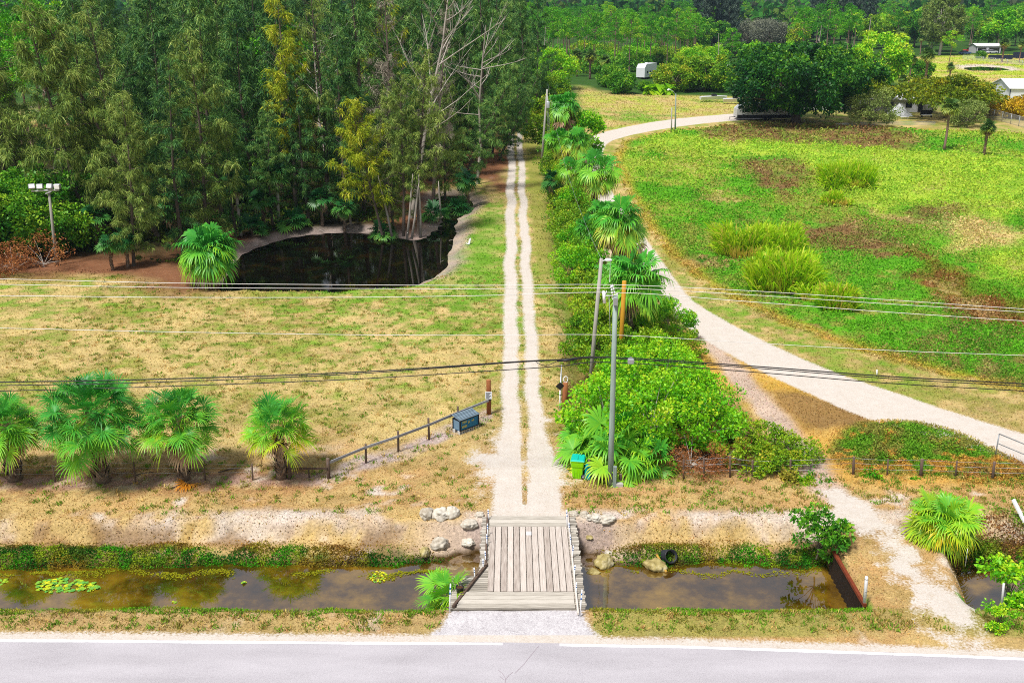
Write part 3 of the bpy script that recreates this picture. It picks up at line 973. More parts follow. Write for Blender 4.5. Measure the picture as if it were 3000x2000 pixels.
def leaf_quads(P, D, L, W, droop=0.0, rng=RNG, side=None, mid=.5):
    n = len(P)
    D = unit(D)
    L = np.broadcast_to(L, (n,))[:, None]
    W = np.broadcast_to(W, (n,))[:, None]
    if side is None:
        side = unit(np.cross(D, rng.normal(size=(n, 3))))
    md = P + D * L * mid
    tip = P + D * L
    tip[:, 2] -= (np.broadcast_to(droop, (n,)) * L[:, 0])
    V = np.stack([P, md + side * W * .5, tip, md - side * W * .5], 1).reshape(-1, 3)
    Fq = np.arange(4 * n).reshape(n, 4)
    return V, Fq


def img_scatter(n, px0, px1, py0, py1, rng=RNG):
    px = rng.uniform(px0, px1, n)
    py = rng.uniform(py0, py1, n)
    dx = (px - 1500) / F
    v = (1000 - py) / F
    dy = CP + v * SP
    dz = -SP + v * CP
    t = -H / dz
    return dx * t, dy * t, (py - HORIZON) * CP / H


def grass_object(name, x, y, s, lpx, wpx, up, spread, label, vary=.32, cats='grass', colf=None, base=None, keep=None, droop=.15, gain=1.12):
    if keep is not None:
        x, y, s = x[keep], y[keep], s[keep]
        if base is not None:
            base = base[keep]
    n = len(x)
    z = height(x, y) - .01
    if base is not None:
        z = z + base
    D = RNG.normal(size=(n, 3)) * spread
    D[:, 2] = np.abs(D[:, 2]) + up
    L = RNG.uniform(.6, 1.3, n) * lpx / s
    W = RNG.uniform(.7, 1.3, n) * wpx / s
    V, Fq = leaf_quads(np.stack([x, y, z], 1), D, L, W, droop)
    c = (colf or ground_col)(x, y)
    k = RNG.uniform(1 - vary, 1 + vary, (n, 1)) * (1 + RNG.normal(size=(n, 3)) * .07)
    c = np.clip(c * k * gain, 0.004, .9)
    me = np_mesh(name, V, Fq, M['ground_plants'], col=np.repeat(c, 4, 0))
    return tag(link(name, me), label, cats, None, 'stuff')


# dry lawn and verges
x, y, s = img_scatter(260000, -250, 3250, 560, 1880)
sv = sand_value(x, y)
dz = ditch(x, y) * (1 - culvert(x, y))
keep = (sv < -.12 + .2 * (RNG.uniform(size=len(x)) < .04)) & (dz > -.5) & (sdpoly(x, y, POND) < -.9) & (sdpoly(x, y, _fieldpoly) < .5) & (sdpoly(x, y, _litter) < 1.0) & (y > ROADEDGE(x) + .25)
keep &= ~((x > -2.5) & (x < 3) & (y > 32.7) & (y < 40))
keep &= RNG.uniform(size=len(x)) < np.where(y < 41.2, .8, .9)
grass_object('lawn_grass', x, y, s, 6.5, 2.8, .12, 1.0, 'dry straw and olive grass of the lawn and verges', keep=keep, vary=.24, gain=1.18)

# scattered taller tufts in the lawn and verges
n = 2600
cx_, cy_ = RNG.uniform(-34, 5, n), 40.3 + 42 * RNG.uniform(0, 1, n) ** 1.2
cx_ = np.concatenate([cx_, RNG.uniform(2.6, 26, 500), RNG.uniform(-24, 26, 500)])
cy_ = np.concatenate([cy_, RNG.uniform(40.2, 44.5, 500), RNG.uniform(31.4, 32.7, 500)])
k_ = 16
x = np.repeat(cx_, k_) + RNG.normal(size=len(cx_) * k_) * .10
y = np.repeat(cy_, k_) + RNG.normal(size=len(cx_) * k_) * .10
keep = (sand_value(x, y) < -.1) & (sdpoly(x, y, POND) < -.5) & (sdpoly(x, y, _litter) < .5) & ~((x > -2.6) & (x < 3.1) & (y < 40.2))
tc_ = np.repeat(RNG.uniform(0, 1, len(cx_)), k_)
_tk = tc_[keep]


def tuftcol(x, y):
    c = mixa(np.tile(lin(120, 160, 44, .8), (len(x), 1)), lin(150, 146, 62, .8), sstep(.35, .55, _tk))
    return mixa(c, lin(206, 176, 104, .8), sstep(.72, .8, _tk))


grass_object('lawn_tufts', x, y, np.full(len(x), 1.), .20, .045, .7, .5, 'taller green and straw tufts dotted over the lawn', keep=keep, colf=tuftcol, vary=.25)
# meadow grass of the yard and far clearing
x, y, s = img_scatter(90000, 1600, 3200, 160, 420)
keep = (np.maximum(sdpoly(x, y, _yard), sdpoly(x, y, _meadow)) > .5) & (sdpoly(x, y, SROAD) < -.5) & (sdpoly(x, y, _farpond) < -1)
grass_object('meadow_grass', x, y, s, 4.5, 2.2, .3, .9, 'pale yellow green grass of the clearing and far meadow', keep=keep, vary=.3)

# weeds of the big field: clumps of leaves standing at uneven heights
x, y, s = img_scatter(330000, 1600, 3300, 352, 1300)
fd = sdpoly(x, y, _fieldpoly)
hgt = (fbm(x, y, 2.4, 201, 3) - .36) * 2.0 + (fbm(x, y, .8, 202, 2) - .4) * .8
keep = (fd > -.4) & (sdpoly(x, y, SROAD) < -.35) & (RNG.uniform(size=len(x)) < .35 + np.clip(hgt, 0, 1))
base = np.clip(hgt, 0, 1.0) * RNG.uniform(.1, 1, len(x)) * np.clip(fd / 3, .1, 1)
grass_object('field_weeds', x, y, s, 7.6, 4.2, .25, .85, 'tangled green and brown weeds covering the open field', keep=keep, base=base, vary=.27, cats='weeds', droop=.2, gain=1.25)

# leafy weeds down the far bank of the canal and a thin green fringe on the near bank
n = 170000
x = RNG.uniform(-27, 30, n)
y = RNG.uniform(36.9, 40.2, n)
edge = 38.6 + (fbm(x, x * 0, 2.6, 211, 3) - .5) * 1.5 + np.where(x > 4, .30, 0)
thin = 1 - np.exp(-((x - .6) / 4.4) ** 6)
culv = culvert(x, y)
keep = (RNG.uniform(size=n) < np.where(y < edge, 1.0, .30 * np.exp(-(y - edge) / .45))) & (y > 37.15 + (fbm(x, x * 0, 1.1, 212, 3) - .5) * .8) & (RNG.uniform(size=n) < thin) & (culv < .3)
base = np.clip(fbm(x, y, .8, 213, 3) - .25, 0, 1) * .65 * RNG.uniform(.1, 1, n) * sstep(edge, edge - .5, y)


def bankcol(x, y):
    n2 = fbm(x, y, 1.1, 214, 3)
    c = np.tile(lin(70, 150, 22, .8), (len(x), 1))
    c = mixa(c, lin(36, 104, 20, .8), sstep(.45, .6, n2))
    c = mixa(c, lin(150, 170, 34, .8), sstep(.55, .7, fbm(x, y, .5, 215, 2)) * .8)
    c = mixa(c, lin(150, 104, 40, .8), sstep(.56, .68, fbm(x, y, 2.2, 216, 3)) * .7)
    c = mixa(c, lin(112, 110, 20, .8), sstep(37.7, 37.1, y) * .8)
    c = mixa(c, lin(172, 128, 66, .8), sstep(38.3, 39.2, y + (n2 - .5) * .8) * .85)
    return c


grass_object('bank_weeds', x, y, np.full(n, 70.), 7.0, 4.2, .25, .7, 'leafy green weeds down the far bank of the canal', keep=keep, base=base, colf=bankcol, vary=.35, cats='weeds')
n = 16000
x = RNG.uniform(18.6, 28, n)
y = RNG.uniform(37.0, 40.0, n)


def tanglecol(x, y):
    c = mixa(np.tile(lin(150, 106, 62, .8), (len(x), 1)), lin(108, 150, 34, .8), sstep(.42, .58, fbm(x, y, 1.0, 261, 3)))
    return mixa(c, lin(96, 70, 44, .8), sstep(.5, .65, fbm(x, y, .5, 262, 2)) * .7)


keep = RNG.uniform(size=n) < .3 + fbm(x, y, .8, 263, 2)
grass_object('bank_tangle', x, y, np.full(n, 66.), 8., 4., .3, .7, 'brown and green tangle of vines on the bank past the squat palm', keep=keep, base=np.clip(fbm(x, y, 1.2, 264, 3) - .3, 0, 1) * 1.6 * RNG.uniform(.05, 1, n), colf=tanglecol, vary=.35, cats='weeds')
n = 26000
x = RNG.uniform(-26, 26, n)
y = 32.55 + RNG.uniform(0, 1, n) ** 1.5 * 1.2 + (fbm(x, x * 0, 1.3, 221, 2) - .5) * .4
keep = ~((x > -2.6) & (x < 3)) & (culvert(x, y) < .2) & (RNG.uniform(size=n) < sstep(.35, .6, fbm(x, y, 1.2, 222, 2)) + np.where(x > 3, .55, .12))


def fringecol(x, y):
    return mixa(np.tile(lin(110, 172, 24, .8), (len(x), 1)), lin(160, 160, 50, .8), sstep(.4, .6, fbm(x, y, .7, 223, 2)))


grass_object('fringe_grass', x, y, np.full(n, 75.), 10., 2.6, .8, .5, 'thin bright grass along the near edge of the canal', keep=keep, colf=fringecol)
# rank growth on the mound by the sand road and along the wire fence
n = 70000
mp_ = np.array(_mound)
x = RNG.uniform(mp_[:, 0].min() - 1, mp_[:, 0].max() + 3, n)
y = RNG.uniform(mp_[:, 1].min() - .6, mp_[:, 1].max() + 1, n)
md_ = sdpoly(x, y, _mound)
keep = md_ > -.4 + .6 * RNG.uniform(size=n)
base = sstep(-.2, 2.4, md_) * np.clip(fbm(x, y, 1.1, 231, 4) * 2.4 - .85, 0, 1) * .75 * RNG.uniform(.05, 1, n)
keep &= RNG.uniform(size=n) < .35 + fbm(x, y, .9, 236, 3)
grass_object('mound_weeds', x, y, np.full(n, 55.), 8., 4., .25, .7, 'rank green and brown weeds heaped beside the sand road', keep=keep, base=base, vary=.35, cats='weeds')
n = 30000
x = RNG.uniform(13.2, 36, n)
yl = 43.9 + (fbm(x, x * 0, 2.0, 232, 2) - .5) * .9
y = yl + RNG.normal(size=n) * .22
keep = RNG.uniform(size=n) < sstep(.42, .62, fbm(x, y, 1.2, 233, 3)) * .6


def vinecol(x, y):
    c = mixa(np.tile(lin(70, 150, 20, .8), (len(x), 1)), lin(140, 180, 26, .8), sstep(.45, .6, fbm(x, y, .7, 234, 2)))
    return mixa(c, lin(176, 140, 66, .8), sstep(.56, .68, fbm(x, y, 1.5, 235, 2)) * .6)


grass_object('fence_vines', x, y, np.full(n, 55.), 8., 4.6, .2, .8, 'green vines creeping along the low wire fence', keep=keep, base=RNG.uniform(0, 1, n) ** 1.6 * .75 * sstep(.4, .7, fbm(x, y, .9, 237, 3)), colf=vinecol, vary=.35, cats='vines')
# dark ferny undergrowth under the casuarinas
x, y, s = img_scatter(60000, -300, 1480, 395, 800)
lt_ = sdpoly(x, y, _litter)
un = fbm(x, y, 4., 241, 3)
keep = (lt_ > 2.5 + 5 * un) & (un > .42) & (sdpoly(x, y, POND) < -2.5)


def undercol(x, y):
    return mixa(np.tile(lin(40, 84, 24, .8), (len(x), 1)), lin(92, 110, 34, .8), sstep(.4, .6, fbm(x, y, 2, 242, 2)))


grass_object('forest_undergrowth', x, y, s, 13., 5., .3, .7, 'dark ferny undergrowth beneath the tall trees', keep=keep, base=np.clip(un - .4, 0, 1) * 3.5 * RNG.uniform(0, 1, len(x)), colf=undercol, vary=.4, cats='undergrowth')
# ------------------------------------------------------------------ plant builders: each returns [(part name, mesh), ...]
def tubes_mesh(name, segs, mat, tint=.5):
    mb = MB()
    for pts, rad, n in segs:
        mb.tube(pts, rad, n, tint + random.uniform(-.12, .12), cap=False)
    return mb.mesh(name, mat)


def polyline_at(pts, t):
    """points (n,3) interpolated along a polyline for t in 0..1"""
    pts = np.asarray(pts, float)
    k = np.clip(t * (len(pts) - 1), 0, len(pts) - 1 - 1e-6)
    i = k.astype(int)
    f = (k - i)[:, None]
    return pts[i] * (1 - f) + pts[i + 1] * f


def casuarina(seed, h, r, nb=58, mat='cas_olive', z0=.14, up=(.2, .75), density=1.0, bend=0.0, bare=0.0, droop=.5, top=.15, strand=(.35, .8), sw=.085):
    rg = np.random.default_rng(seed)
    random.seed(seed)
    tr = []
    for k in range(9):
        t = k / 8
        tr.append((bend * t * t * h + .25 * math.sin(t * 5 + seed), .25 * math.sin(t * 4 + seed * 2) * t, t * h))
    segs = [(tr, [.24 * h / 22 * (1 - .93 * k / 8) + .012 for k in range(9)], 7)]
    P_, D_, L_, T_ = [], [], [], []
    for b in range(nb):
        t = z0 + (1 - z0) * ((b + rg.uniform(0, 1)) / nb) ** .95
        o = polyline_at(tr, np.array([t]))[0]
        prof = (math.sin(min(1, (t - z0) / (1 - z0) * 1.25 + .22) * math.pi * .5)) * (1 - (max(0, (t - .30)) / .7) ** 1.35 * (1 - top))
        bl = r * prof * rg.uniform(.65, 1.2)
        az = b * 2.4 + rg.uniform(-.5, .5)
        el = rg.uniform(*up) + .35 * t
        d0 = np.array([math.cos(az) * math.cos(el), math.sin(az) * math.cos(el), math.sin(el)])
        bp = [o]
        d = d0.copy()
        for k in range(4):
            d = d + rg.normal(size=3) * .12 + np.array([0, 0, -.10 + .04 * k])
            d /= np.linalg.norm(d)
            bp.append(bp[-1] + d * bl / 4)
        segs.append((bp, [.055 * (1 - .2 * k) * (h / 22) * (1.15 - t) + .010 for k in range(5)], 4))
        if rg.uniform() < bare:
            for q in range(3):
                o2 = polyline_at(bp, np.array([rg.uniform(.3, .9)]))[0]
                d2 = d0 + rg.normal(size=3) * .6
                segs.append(([o2, o2 + d2 * .5 * bl / 2, o2 + d2 * bl / 2 + np.array([0, 0, .1])], [.022, .014, .006], 3))
            continue
        npl = max(5, int(bl * 6.6 * density))
        tt = rg.uniform(.22, 1.05, npl)
        pp = polyline_at(bp, np.clip(tt, 0, 1))
        pd = unit(np.tile(d0, (npl, 1)) * .8 + rg.normal(size=(npl, 3)) * .5 + np.array([0, 0, .25]))
        plen = rg.uniform(.35, .95, npl) * (.6 + .35 * bl / r)
        ptint = rg.uniform(.2, .8, npl)
        for q in range(npl):
            m = 13
            u = rg.uniform(0, 1, m)
            P_.append(pp[q] + pd[q] * plen[q] * u[:, None] + rg.normal(size=(m, 3)) * .05)
            D_.append(unit(pd[q] * .7 + rg.normal(size=(m, 3)) * .55 + np.array([0, 0, -.2 * droop])))
            L_.append(rg.uniform(*strand, m))
            T_.append(ptint[q] + rg.normal(size=m) * .1)
    P, D, L, T = np.concatenate(P_), np.concatenate(D_), np.concatenate(L_), np.concatenate(T_)
    V, Fq = leaf_quads(P, D, L, sw * rg.uniform(.7, 1.3, len(P)), droop, rg, mid=.4)
    return [('trunk', tubes_mesh('casuarina_trunk', segs, M['bark'], .42)), ('crown', np_mesh('casuarina_crown', V, Fq, M[mat], tint=np.repeat(T, 4)))]


def bare_tree(seed, h, spread=.5, nb=16, mat='bark_pale', depth=3, r0=.16):
    random.seed(seed)
    segs = []

    def grow(o, d, L, r, lev):
        pts = [Vector(o)]
        d = Vector(d)
        n = 4
        for k in range(n):
            d = (d + Vector((random.uniform(-.16, .16), random.uniform(-.16, .16), random.uniform(-.06, .18)))).normalized()
            pts.append(pts[-1] + d * L / n)
        segs.append((pts, [r * (1 - .75 * k / n) for k in range(n + 1)], 6 if lev == 0 else 4))
        if lev >= depth:
            return
        cnt = nb if lev == 0 else random.randint(3, 5)
        for q in range(cnt):
            t = random.uniform(.3, .98) if lev == 0 else random.uniform(.25, .95)
            p = Vector(polyline_at([tuple(v) for v in pts], np.array([t]))[0])
            az = random.uniform(0, 6.283)
            el = random.uniform(.1, .9)
            nd_ = Vector((math.cos(az) * math.cos(el), math.sin(az) * math.cos(el), math.sin(el)))
            if lev > 0:
                nd_ = (nd_ + d * .9).normalized()
            grow(p, nd_, L * random.uniform(.22, .42) * (spread * 2 if lev == 0 else 1.1) * (1.25 - t * .6), r * .34, lev + 1)

    grow((0, 0, 0), (0, 0, 1), h, r0, 0)
    main = segs[:1]
    return [('trunk', tubes_mesh('bare_trunk', main, M[mat], .35)), ('branches', tubes_mesh('bare_branches', segs[1:], M[mat], .4))]


def broadleaf(seed, h, rx, rz, mat, ncl=34, leaf=.22, per=120, base=.3, trunk=.14, flat=False, clr=1.0, zc=None, bark='bark', open_=0.0):
    """rx crown radius, rz crown half height"""
    rg = np.random.default_rng(seed)
    random.seed(seed)
    zc = h - rz if zc is None else zc
    segs = []
    P_, D_, T_ = [], [], []
    fork = max(.25, zc - rz * .8)
    segs.append(([(0, 0, 0), (.05, .03, fork * .5), (.02, -.02, fork)], [trunk, trunk * .85, trunk * .75], 8))
    for c in range(ncl):
        for _ in range(40):
            q = rg.uniform(-1, 1, 3)
            rr = np.linalg.norm(q)
            if .45 < rr < 1:
                break
        q = q / rr * (rr ** .4)
        lump = .66 + .68 * float(vn(np.array([q[0] * 3 + seed]), np.array([q[1] * 3 + q[2] * 2]), 1.0, seed)[0])
        if flat:
            q[2] = abs(q[2]) * .9 - .35 + .4 * (1 - (q[0] ** 2 + q[1] ** 2))
        cc = np.array([q[0] * rx * lump, q[1] * rx * lump, zc + q[2] * rz * lump])
        if cc[2] < .15:
            cc[2] = .15 + rg.uniform(0, .2)
        cr = (rx * .24 + .12) * rg.uniform(.55, 1.25) * clr
        n = int(per * rg.uniform(.7, 1.3))
        v = rand_dir(n, rg)
        rad = rg.uniform(.35, 1, n) ** .5
        sc = np.array([1, 1, .45 if flat else .75])
        P_.append(cc + v * rad[:, None] * cr * sc)
        D_.append(unit(v * .8 + rg.normal(size=(n, 3)) * .7 + np.array([0, 0, .15])))
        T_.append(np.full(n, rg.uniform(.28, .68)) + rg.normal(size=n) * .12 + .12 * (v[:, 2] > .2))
        midp = np.array([cc[0] * .45, cc[1] * .45, fork + (cc[2] - fork) * .55])
        if c % 2 == 0 or ncl < 20:
            segs.append(([(0, 0, fork * .85), tuple(midp), tuple(cc)], [trunk * .42, trunk * .26, .012], 4))
    P, D, T = np.concatenate(P_), np.concatenate(D_), np.concatenate(T_)
    L = leaf * rg.uniform(.6, 1.3, len(P))
    V, Fq = leaf_quads(P, D, L, L * .55, .15, rg)
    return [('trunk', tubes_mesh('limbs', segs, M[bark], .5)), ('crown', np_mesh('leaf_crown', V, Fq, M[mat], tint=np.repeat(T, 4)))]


def pine(seed, h, mat='pine_green', cr=2.4, ncl=20, tuft=.42, per=60, frac=.42):
    rg = np.random.default_rng(seed)
    random.seed(seed)
    tr = [(.25 * math.sin(k * .9 + seed) * k / 6, .25 * math.cos(k * 1.1 + seed) * k / 6, h * k / 6) for k in range(7)]
    segs = [(tr, [.17 * h / 15 * (1 - .8 * k / 6) + .02 for k in range(7)], 7)]
    P_, D_, T_ = [], [], []
    for c in range(ncl):
        t = 1 - frac * (c / ncl) ** .9
        o = polyline_at(tr, np.array([min(t, .995)]))[0]
        az = c * 2.4 + rg.uniform(-.6, .6)
        bl = cr * (.35 + .75 * min(1, (1 - t) / frac * 1.7)) * rg.uniform(.5, 1.1)
        if c > ncl * .72:
            bl *= rg.uniform(.3, .8)
        cc = o + np.array([math.cos(az) * bl, math.sin(az) * bl, rg.uniform(.1, .9)])
        segs.append(([tuple(o), tuple(o * .5 + cc * .5 + np.array([0, 0, -.15])), tuple(cc)], [.06, .04, .015], 4))
        n = int(per * rg.uniform(.7, 1.3))
        v = rand_dir(n, rg)
        P_.append(cc + v * rg.uniform(.3, 1, n)[:, None] * np.array([1, 1, .5]) * (.62 + .28 * cr / 2.4) * rg.uniform(.7, 1.2))
        D_.append(unit(v + np.array([0, 0, .5]) + rg.normal(size=(n, 3)) * .5))
        T_.append(np.full(n, rg.uniform(.3, .65)) + rg.normal(size=n) * .14)
    P, D, T = np.concatenate(P_), np.concatenate(D_), np.concatenate(T_)
    L = tuft * rg.uniform(.7, 1.3, len(P))
    V, Fq = leaf_quads(P, D, L, L * .45, .05, rg)
    return [('trunk', tubes_mesh('pine_trunk', segs, M['bark_pine'], .5)), ('crown', np_mesh('pine_crown', V, Fq, M[mat], tint=np.repeat(T, 4)))]


def fan_leaves(rg, centers, dirs, size, tints, seg=26, solid=.5, droop=.25, ang=2.5, fold=.3, wide=1.0):
    """fan palm leaves: a leaf at each centre, opening along its direction"""
    VS, TS = [], []
    for c, d, sz, ti in zip(centers, dirs, size, tints):
        d = d / np.linalg.norm(d)
        w = np.cross(d, [0, 0, 1.0])
        if np.linalg.norm(w) < .05:
            w = np.array([1.0, 0, 0])
        w /= np.linalg.norm(w)
        roll = rg.uniform(-.5, .5)
        nrm = np.cross(w, d)
        w, nrm = w * math.cos(roll) + nrm * math.sin(roll), nrm * math.cos(roll) - w * math.sin(roll)
        a = np.linspace(-ang, ang, seg) + rg.normal(size=seg) * .03
        dd = np.cos(a)[:, None] * d + np.sin(a)[:, None] * w + nrm * (fold * np.abs(np.sin(a)))[:, None]
        dd = unit(dd)
        L = sz * (.72 + .28 * np.cos(a * .55)) * rg.uniform(.9, 1.08, seg)
        step = 2 * ang / (seg - 1)
        tang = unit(-np.sin(a)[:, None] * d + np.cos(a)[:, None] * w)
        mdist = solid * L
        md = c + dd * mdist[:, None]
        hw = (mdist * step * .56 * wide)[:, None]
        dr = droop * rg.uniform(.5, 1.5, seg)
        q3 = c + dd * (mdist + (L - mdist) * .55)[:, None]
        q3[:, 2] -= dr * L * .22
        tip = c + dd * (L * .97)[:, None]
        tip[:, 2] -= dr * L * .75
        c0 = np.tile(c, (seg, 1))
        VS.append(np.stack([c0, md + tang * hw, q3 + tang * hw * .55, tip, q3 - tang * hw * .55, md - tang * hw], 1).reshape(-1, 3))
        tt = ti + rg.normal(size=seg) * .05
        TS.append(np.stack([tt, tt, tt + .08, tt + .22, tt + .08, tt], 1).reshape(-1))
    V = np.concatenate(VS)
    n = len(V) // 6
    b = np.arange(n)[:, None] * 6
    f1 = b + np.array([[0, 1, 5]])
    f2 = b + np.array([[1, 2, 4, 5]])
    f3 = b + np.array([[2, 3, 4]])
    return V, [np.concatenate([f1, f3]), f2], np.concatenate(TS)


def merge(parts):
    V, fs, T = [], {}, []
    off = 0
    for v, fl, t in parts:
        V.append(v)
        T.append(t)
        for f in (fl if isinstance(fl, list) else [fl]):
            fs.setdefault(f.shape[1], []).append(f + off)
        off += len(v)
    return np.concatenate(V), [np.concatenate(a) for a in fs.values()], np.concatenate(T)


def fan_palm(seed, h, nl=36, pet=.9, leaf=.95, mat='palm_green', trunk=.17, skirt=0, solid=.5, droop=.3, boots=True, el=(-.75, 1.45), seg=26, up_tint=.12, low_tint=.72, lean=0.0, wide=1.0, fold=.3, skirt_len=1.0, trunk_mat='bark_palm', bendf=.75):
    rg = np.random.default_rng(seed)
    random.seed(seed)
    n = 7
    tr = [(lean * (k / n) ** 1.6 * h, .04 * math.sin(k + seed), h * k / n) for k in range(n + 1)]
    segs = MB()
    rad = [trunk * (1.35 if k == 0 else 1.0 - .12 * k / n) for k in range(n + 1)]
    segs.tube(tr, rad, 10, .45)
    topc = np.array(tr[-1])
    bq = []
    if boots:
        m = int(42 + 60 * h)
        t = rg.uniform(.04, 1, m)
        p = polyline_at(tr, t)
        az = rg.uniform(0, 6.283, m)
        out = np.stack([np.cos(az), np.sin(az), az * 0], 1)
        p = p + out * trunk * .85
        V, Fq = leaf_quads(p, unit(out * .55 + np.array([0, 0, 1.0])), rg.uniform(.22, .42, m) * (trunk / .17), .11 * (trunk / .17), 0, rg, side=np.stack([-np.sin(az), np.cos(az), az * 0], 1), mid=.3)
        for i in range(m):
            segs.add([tuple(x) for x in V[4 * i:4 * i + 4]], [[0, 1, 2, 3]], float(rg.uniform(.25, .95)))
    parts = [('trunk', segs.mesh('palm_trunk', M[trunk_mat]))]
    i = np.arange(nl)
    u = (i + .5) / nl
    elev = np.arcsin(np.clip(math.sin(el[0]) + (math.sin(min(el[1], 1.5)) - math.sin(el[0])) * u, -1, 1)) + rg.normal(size=nl) * .08
    az = i * 2.39996 + rg.normal(size=nl) * .15
    d = np.stack([np.cos(az) * np.cos(elev), np.sin(az) * np.cos(elev), np.sin(elev)], 1)
    pl = pet * rg.uniform(.62, 1.2, nl)
    o = topc + d * .06
    c = topc + d * pl[:, None] + np.array([0, 0, -.10])[None] * (pl ** 2)[:, None]
    ld = unit(d * .8 + np.array([0, 0, -1.0])[None] * (bendf * (1 - .85 * u))[:, None] + rg.normal(size=(nl, 3)) * .22)
    tint = low_tint + (up_tint - low_tint) * u ** .7 + rg.normal(size=nl) * .07
    A = fan_leaves(rg, c, ld, leaf * rg.uniform(.82, 1.1, nl), tint, seg, solid, droop, wide=wide, fold=fold)
    Vp, Fp = leaf_quads(o, c - o, np.linalg.norm(c - o, axis=1), .05, 0, rg)
    B = (Vp, Fp, np.repeat(tint + .25, 4))
    V, fs, T = merge([A, B])
    parts.append(('crown', np_mesh('palm_crown', V, fs, M[mat], tint=T)))
    if skirt:
        k = skirt
        az = rg.uniform(0, 6.283, k)
        e = rg.uniform(-1.45, -.8, k)
        d = np.stack([np.cos(az) * np.cos(e), np.sin(az) * np.cos(e), np.sin(e)], 1)
        c = topc + np.array([0, 0, -.15]) + d * (pet * skirt_len * rg.uniform(.25, 1.0, k))[:, None]
        A = fan_leaves(rg, c, unit(d + np.array([0, 0, -.5])), leaf * rg.uniform(.55, .9, k), rg.uniform(.2, .8, k), 12, .5, .5, 1.2, .5)
        Vp, Fp = leaf_quads(np.tile(topc, (k, 1)), c - topc, np.linalg.norm(c - topc, axis=1), .05, 0, rg)
        V, fs, T = merge([A, (Vp, Fp, np.repeat(rg.uniform(.3, .8, k), 4))])
        parts.append(('dead_fronds', np_mesh('palm_skirt', V, fs, M['palm_dead'], tint=T)))
    return parts


def cane_clump(seed, r, h, n=1500, mat='cane', w=.07):
    rg = np.random.default_rng(seed)
    a = rg.uniform(0, 6.283, n)
    q = np.sqrt(rg.uniform(0, 1, n)) * r * .8
    lump = .75 + .5 * vn(np.cos(a) * 2 + seed, np.sin(a) * 2, 1.0, seed)
    ks = 9
    cen = np.stack([rg.uniform(-.75, .75, ks) * r, rg.uniform(-.75, .75, ks) * r], 1)
    ch = rg.uniform(.55, 1.12, ks)
    ci = rg.integers(0, ks, n)
    q = q * .45
    p = np.stack([cen[ci, 0] + np.cos(a) * q * lump, cen[ci, 1] + np.sin(a) * q * lump, rg.uniform(0, .55, n) ** 1.2 * h * .85 * ch[ci]], 1)
    q = np.hypot(p[:, 0], p[:, 1])
    a = np.arctan2(p[:, 1], p[:, 0])
    d = np.stack([np.cos(a) * .35 * (q / r + .2), np.sin(a) * .35 * (q / r + .2), np.ones(n)], 1) + rg.normal(size=(n, 3)) * .28
    L = h * rg.uniform(.28, .6, n) * ch[ci]
    V, Fq = leaf_quads(p, d, L, w * rg.uniform(.7, 1.4, n), rg.uniform(.05, .6, n), rg, mid=.55)
    T = rg.uniform(.25, .8, n) - .0
    low = rg.uniform(size=n) < .10
    T = np.where(low, .95, T)
    m = int(n * .12)
    a2 = rg.uniform(0, 6.283, m)
    q2 = r * rg.uniform(.7, .95, m)
    p2 = np.stack([np.cos(a2) * q2 * .8, np.sin(a2) * q2 * .8, np.zeros(m)], 1)
    d2 = np.stack([np.cos(a2) * .3, np.sin(a2) * .3, np.ones(m)], 1) + rg.normal(size=(m, 3)) * .15
    V2, F2 = leaf_quads(p2, d2, h * rg.uniform(.3, .5, m), w * .8, .1, rg)
    V, fs, T = merge([(V, Fq, np.repeat(T, 4)), (V2, F2, np.full(4 * m, .98))])
    return np_mesh('cane_blades', V, fs, M[mat], tint=T)


class Kind:
    def __init__(s, name, cat, variants):
        s.name, s.cat, s.variants, s.n = name, cat, variants, 0

    def put(s, x, y, label, group=None, z=None, sc=1.0, rz=None, v=None, tilt=(0, 0)):
        v = s.n % len(s.variants) if v is None else v
        s.n += 1
        if rz is None:
            rz = random.uniform(0, 6.283)
        if z is None:
            z = float(height(np.array([x]), np.array([y]))[0]) - .03
        e = empty(s.name, (x, y, z), label, s.cat, group, sc=sc, rot=(tilt[0], tilt[1], rz))
        e.rotation_mode = 'ZXY'
        for pn, me in s.variants[v]:
            link(pn, me, e)
        return e


# kinds -------------------------------------------------------------
K_cas = Kind('casuarina_tree', 'tree', [casuarina(1, 24, 4.0, 60, 'cas_olive', z0=.08), casuarina(2, 25, 3.6, 62, 'cas_dark', z0=.08), casuarina(3, 22, 4.2, 54, 'cas_dark', z0=.06, up=(.1, .6)), casuarina(4, 26, 3.4, 60, 'cas_olive', z0=.1, up=(.3, .85)), casuarina(5, 23, 3.9, 56, 'cas_dark', z0=.08, up=(.25, .7), top=.25)])
K_front = Kind('casuarina_tree', 'tree', [casuarina(11, 22, 5.0, 66, 'cas_olive', z0=.05, up=(-.05, .6), droop=.6, strand=(.3, .75), density=1.25, sw=.07), casuarina(12, 24, 4.6, 66, 'cas_dark', z0=.05, up=(0, .6), droop=.5, strand=(.3, .7), density=1.2, sw=.07), casuarina(13, 22, 4.6, 62, 'cas_olive', z0=.2, up=(.1, .6), droop=.5, bare=.18, strand=(.3, .7), sw=.07)])
K_yel = Kind('yellow_casuarina', 'tree', [casuarina(21, 15, 5.2, 52, 'cas_yellow', z0=.2, up=(.35, .8), bare=.2, density=1.0), casuarina(22, 24, 3.8, 50, 'cas_yellow', z0=.3, up=(.2, .7), bare=.15)])
K_twg = Kind('half_bare_casuarina', 'tree', [casuarina(24, 24, 4.4, 64, 'cas_grey', z0=.25, up=(.2, .8), bare=.55, density=.55, sw=.05), casuarina(25, 22, 4.2, 60, 'cas_olive', z0=.15, up=(.15, .75), bare=.45, density=.9, sw=.06)])
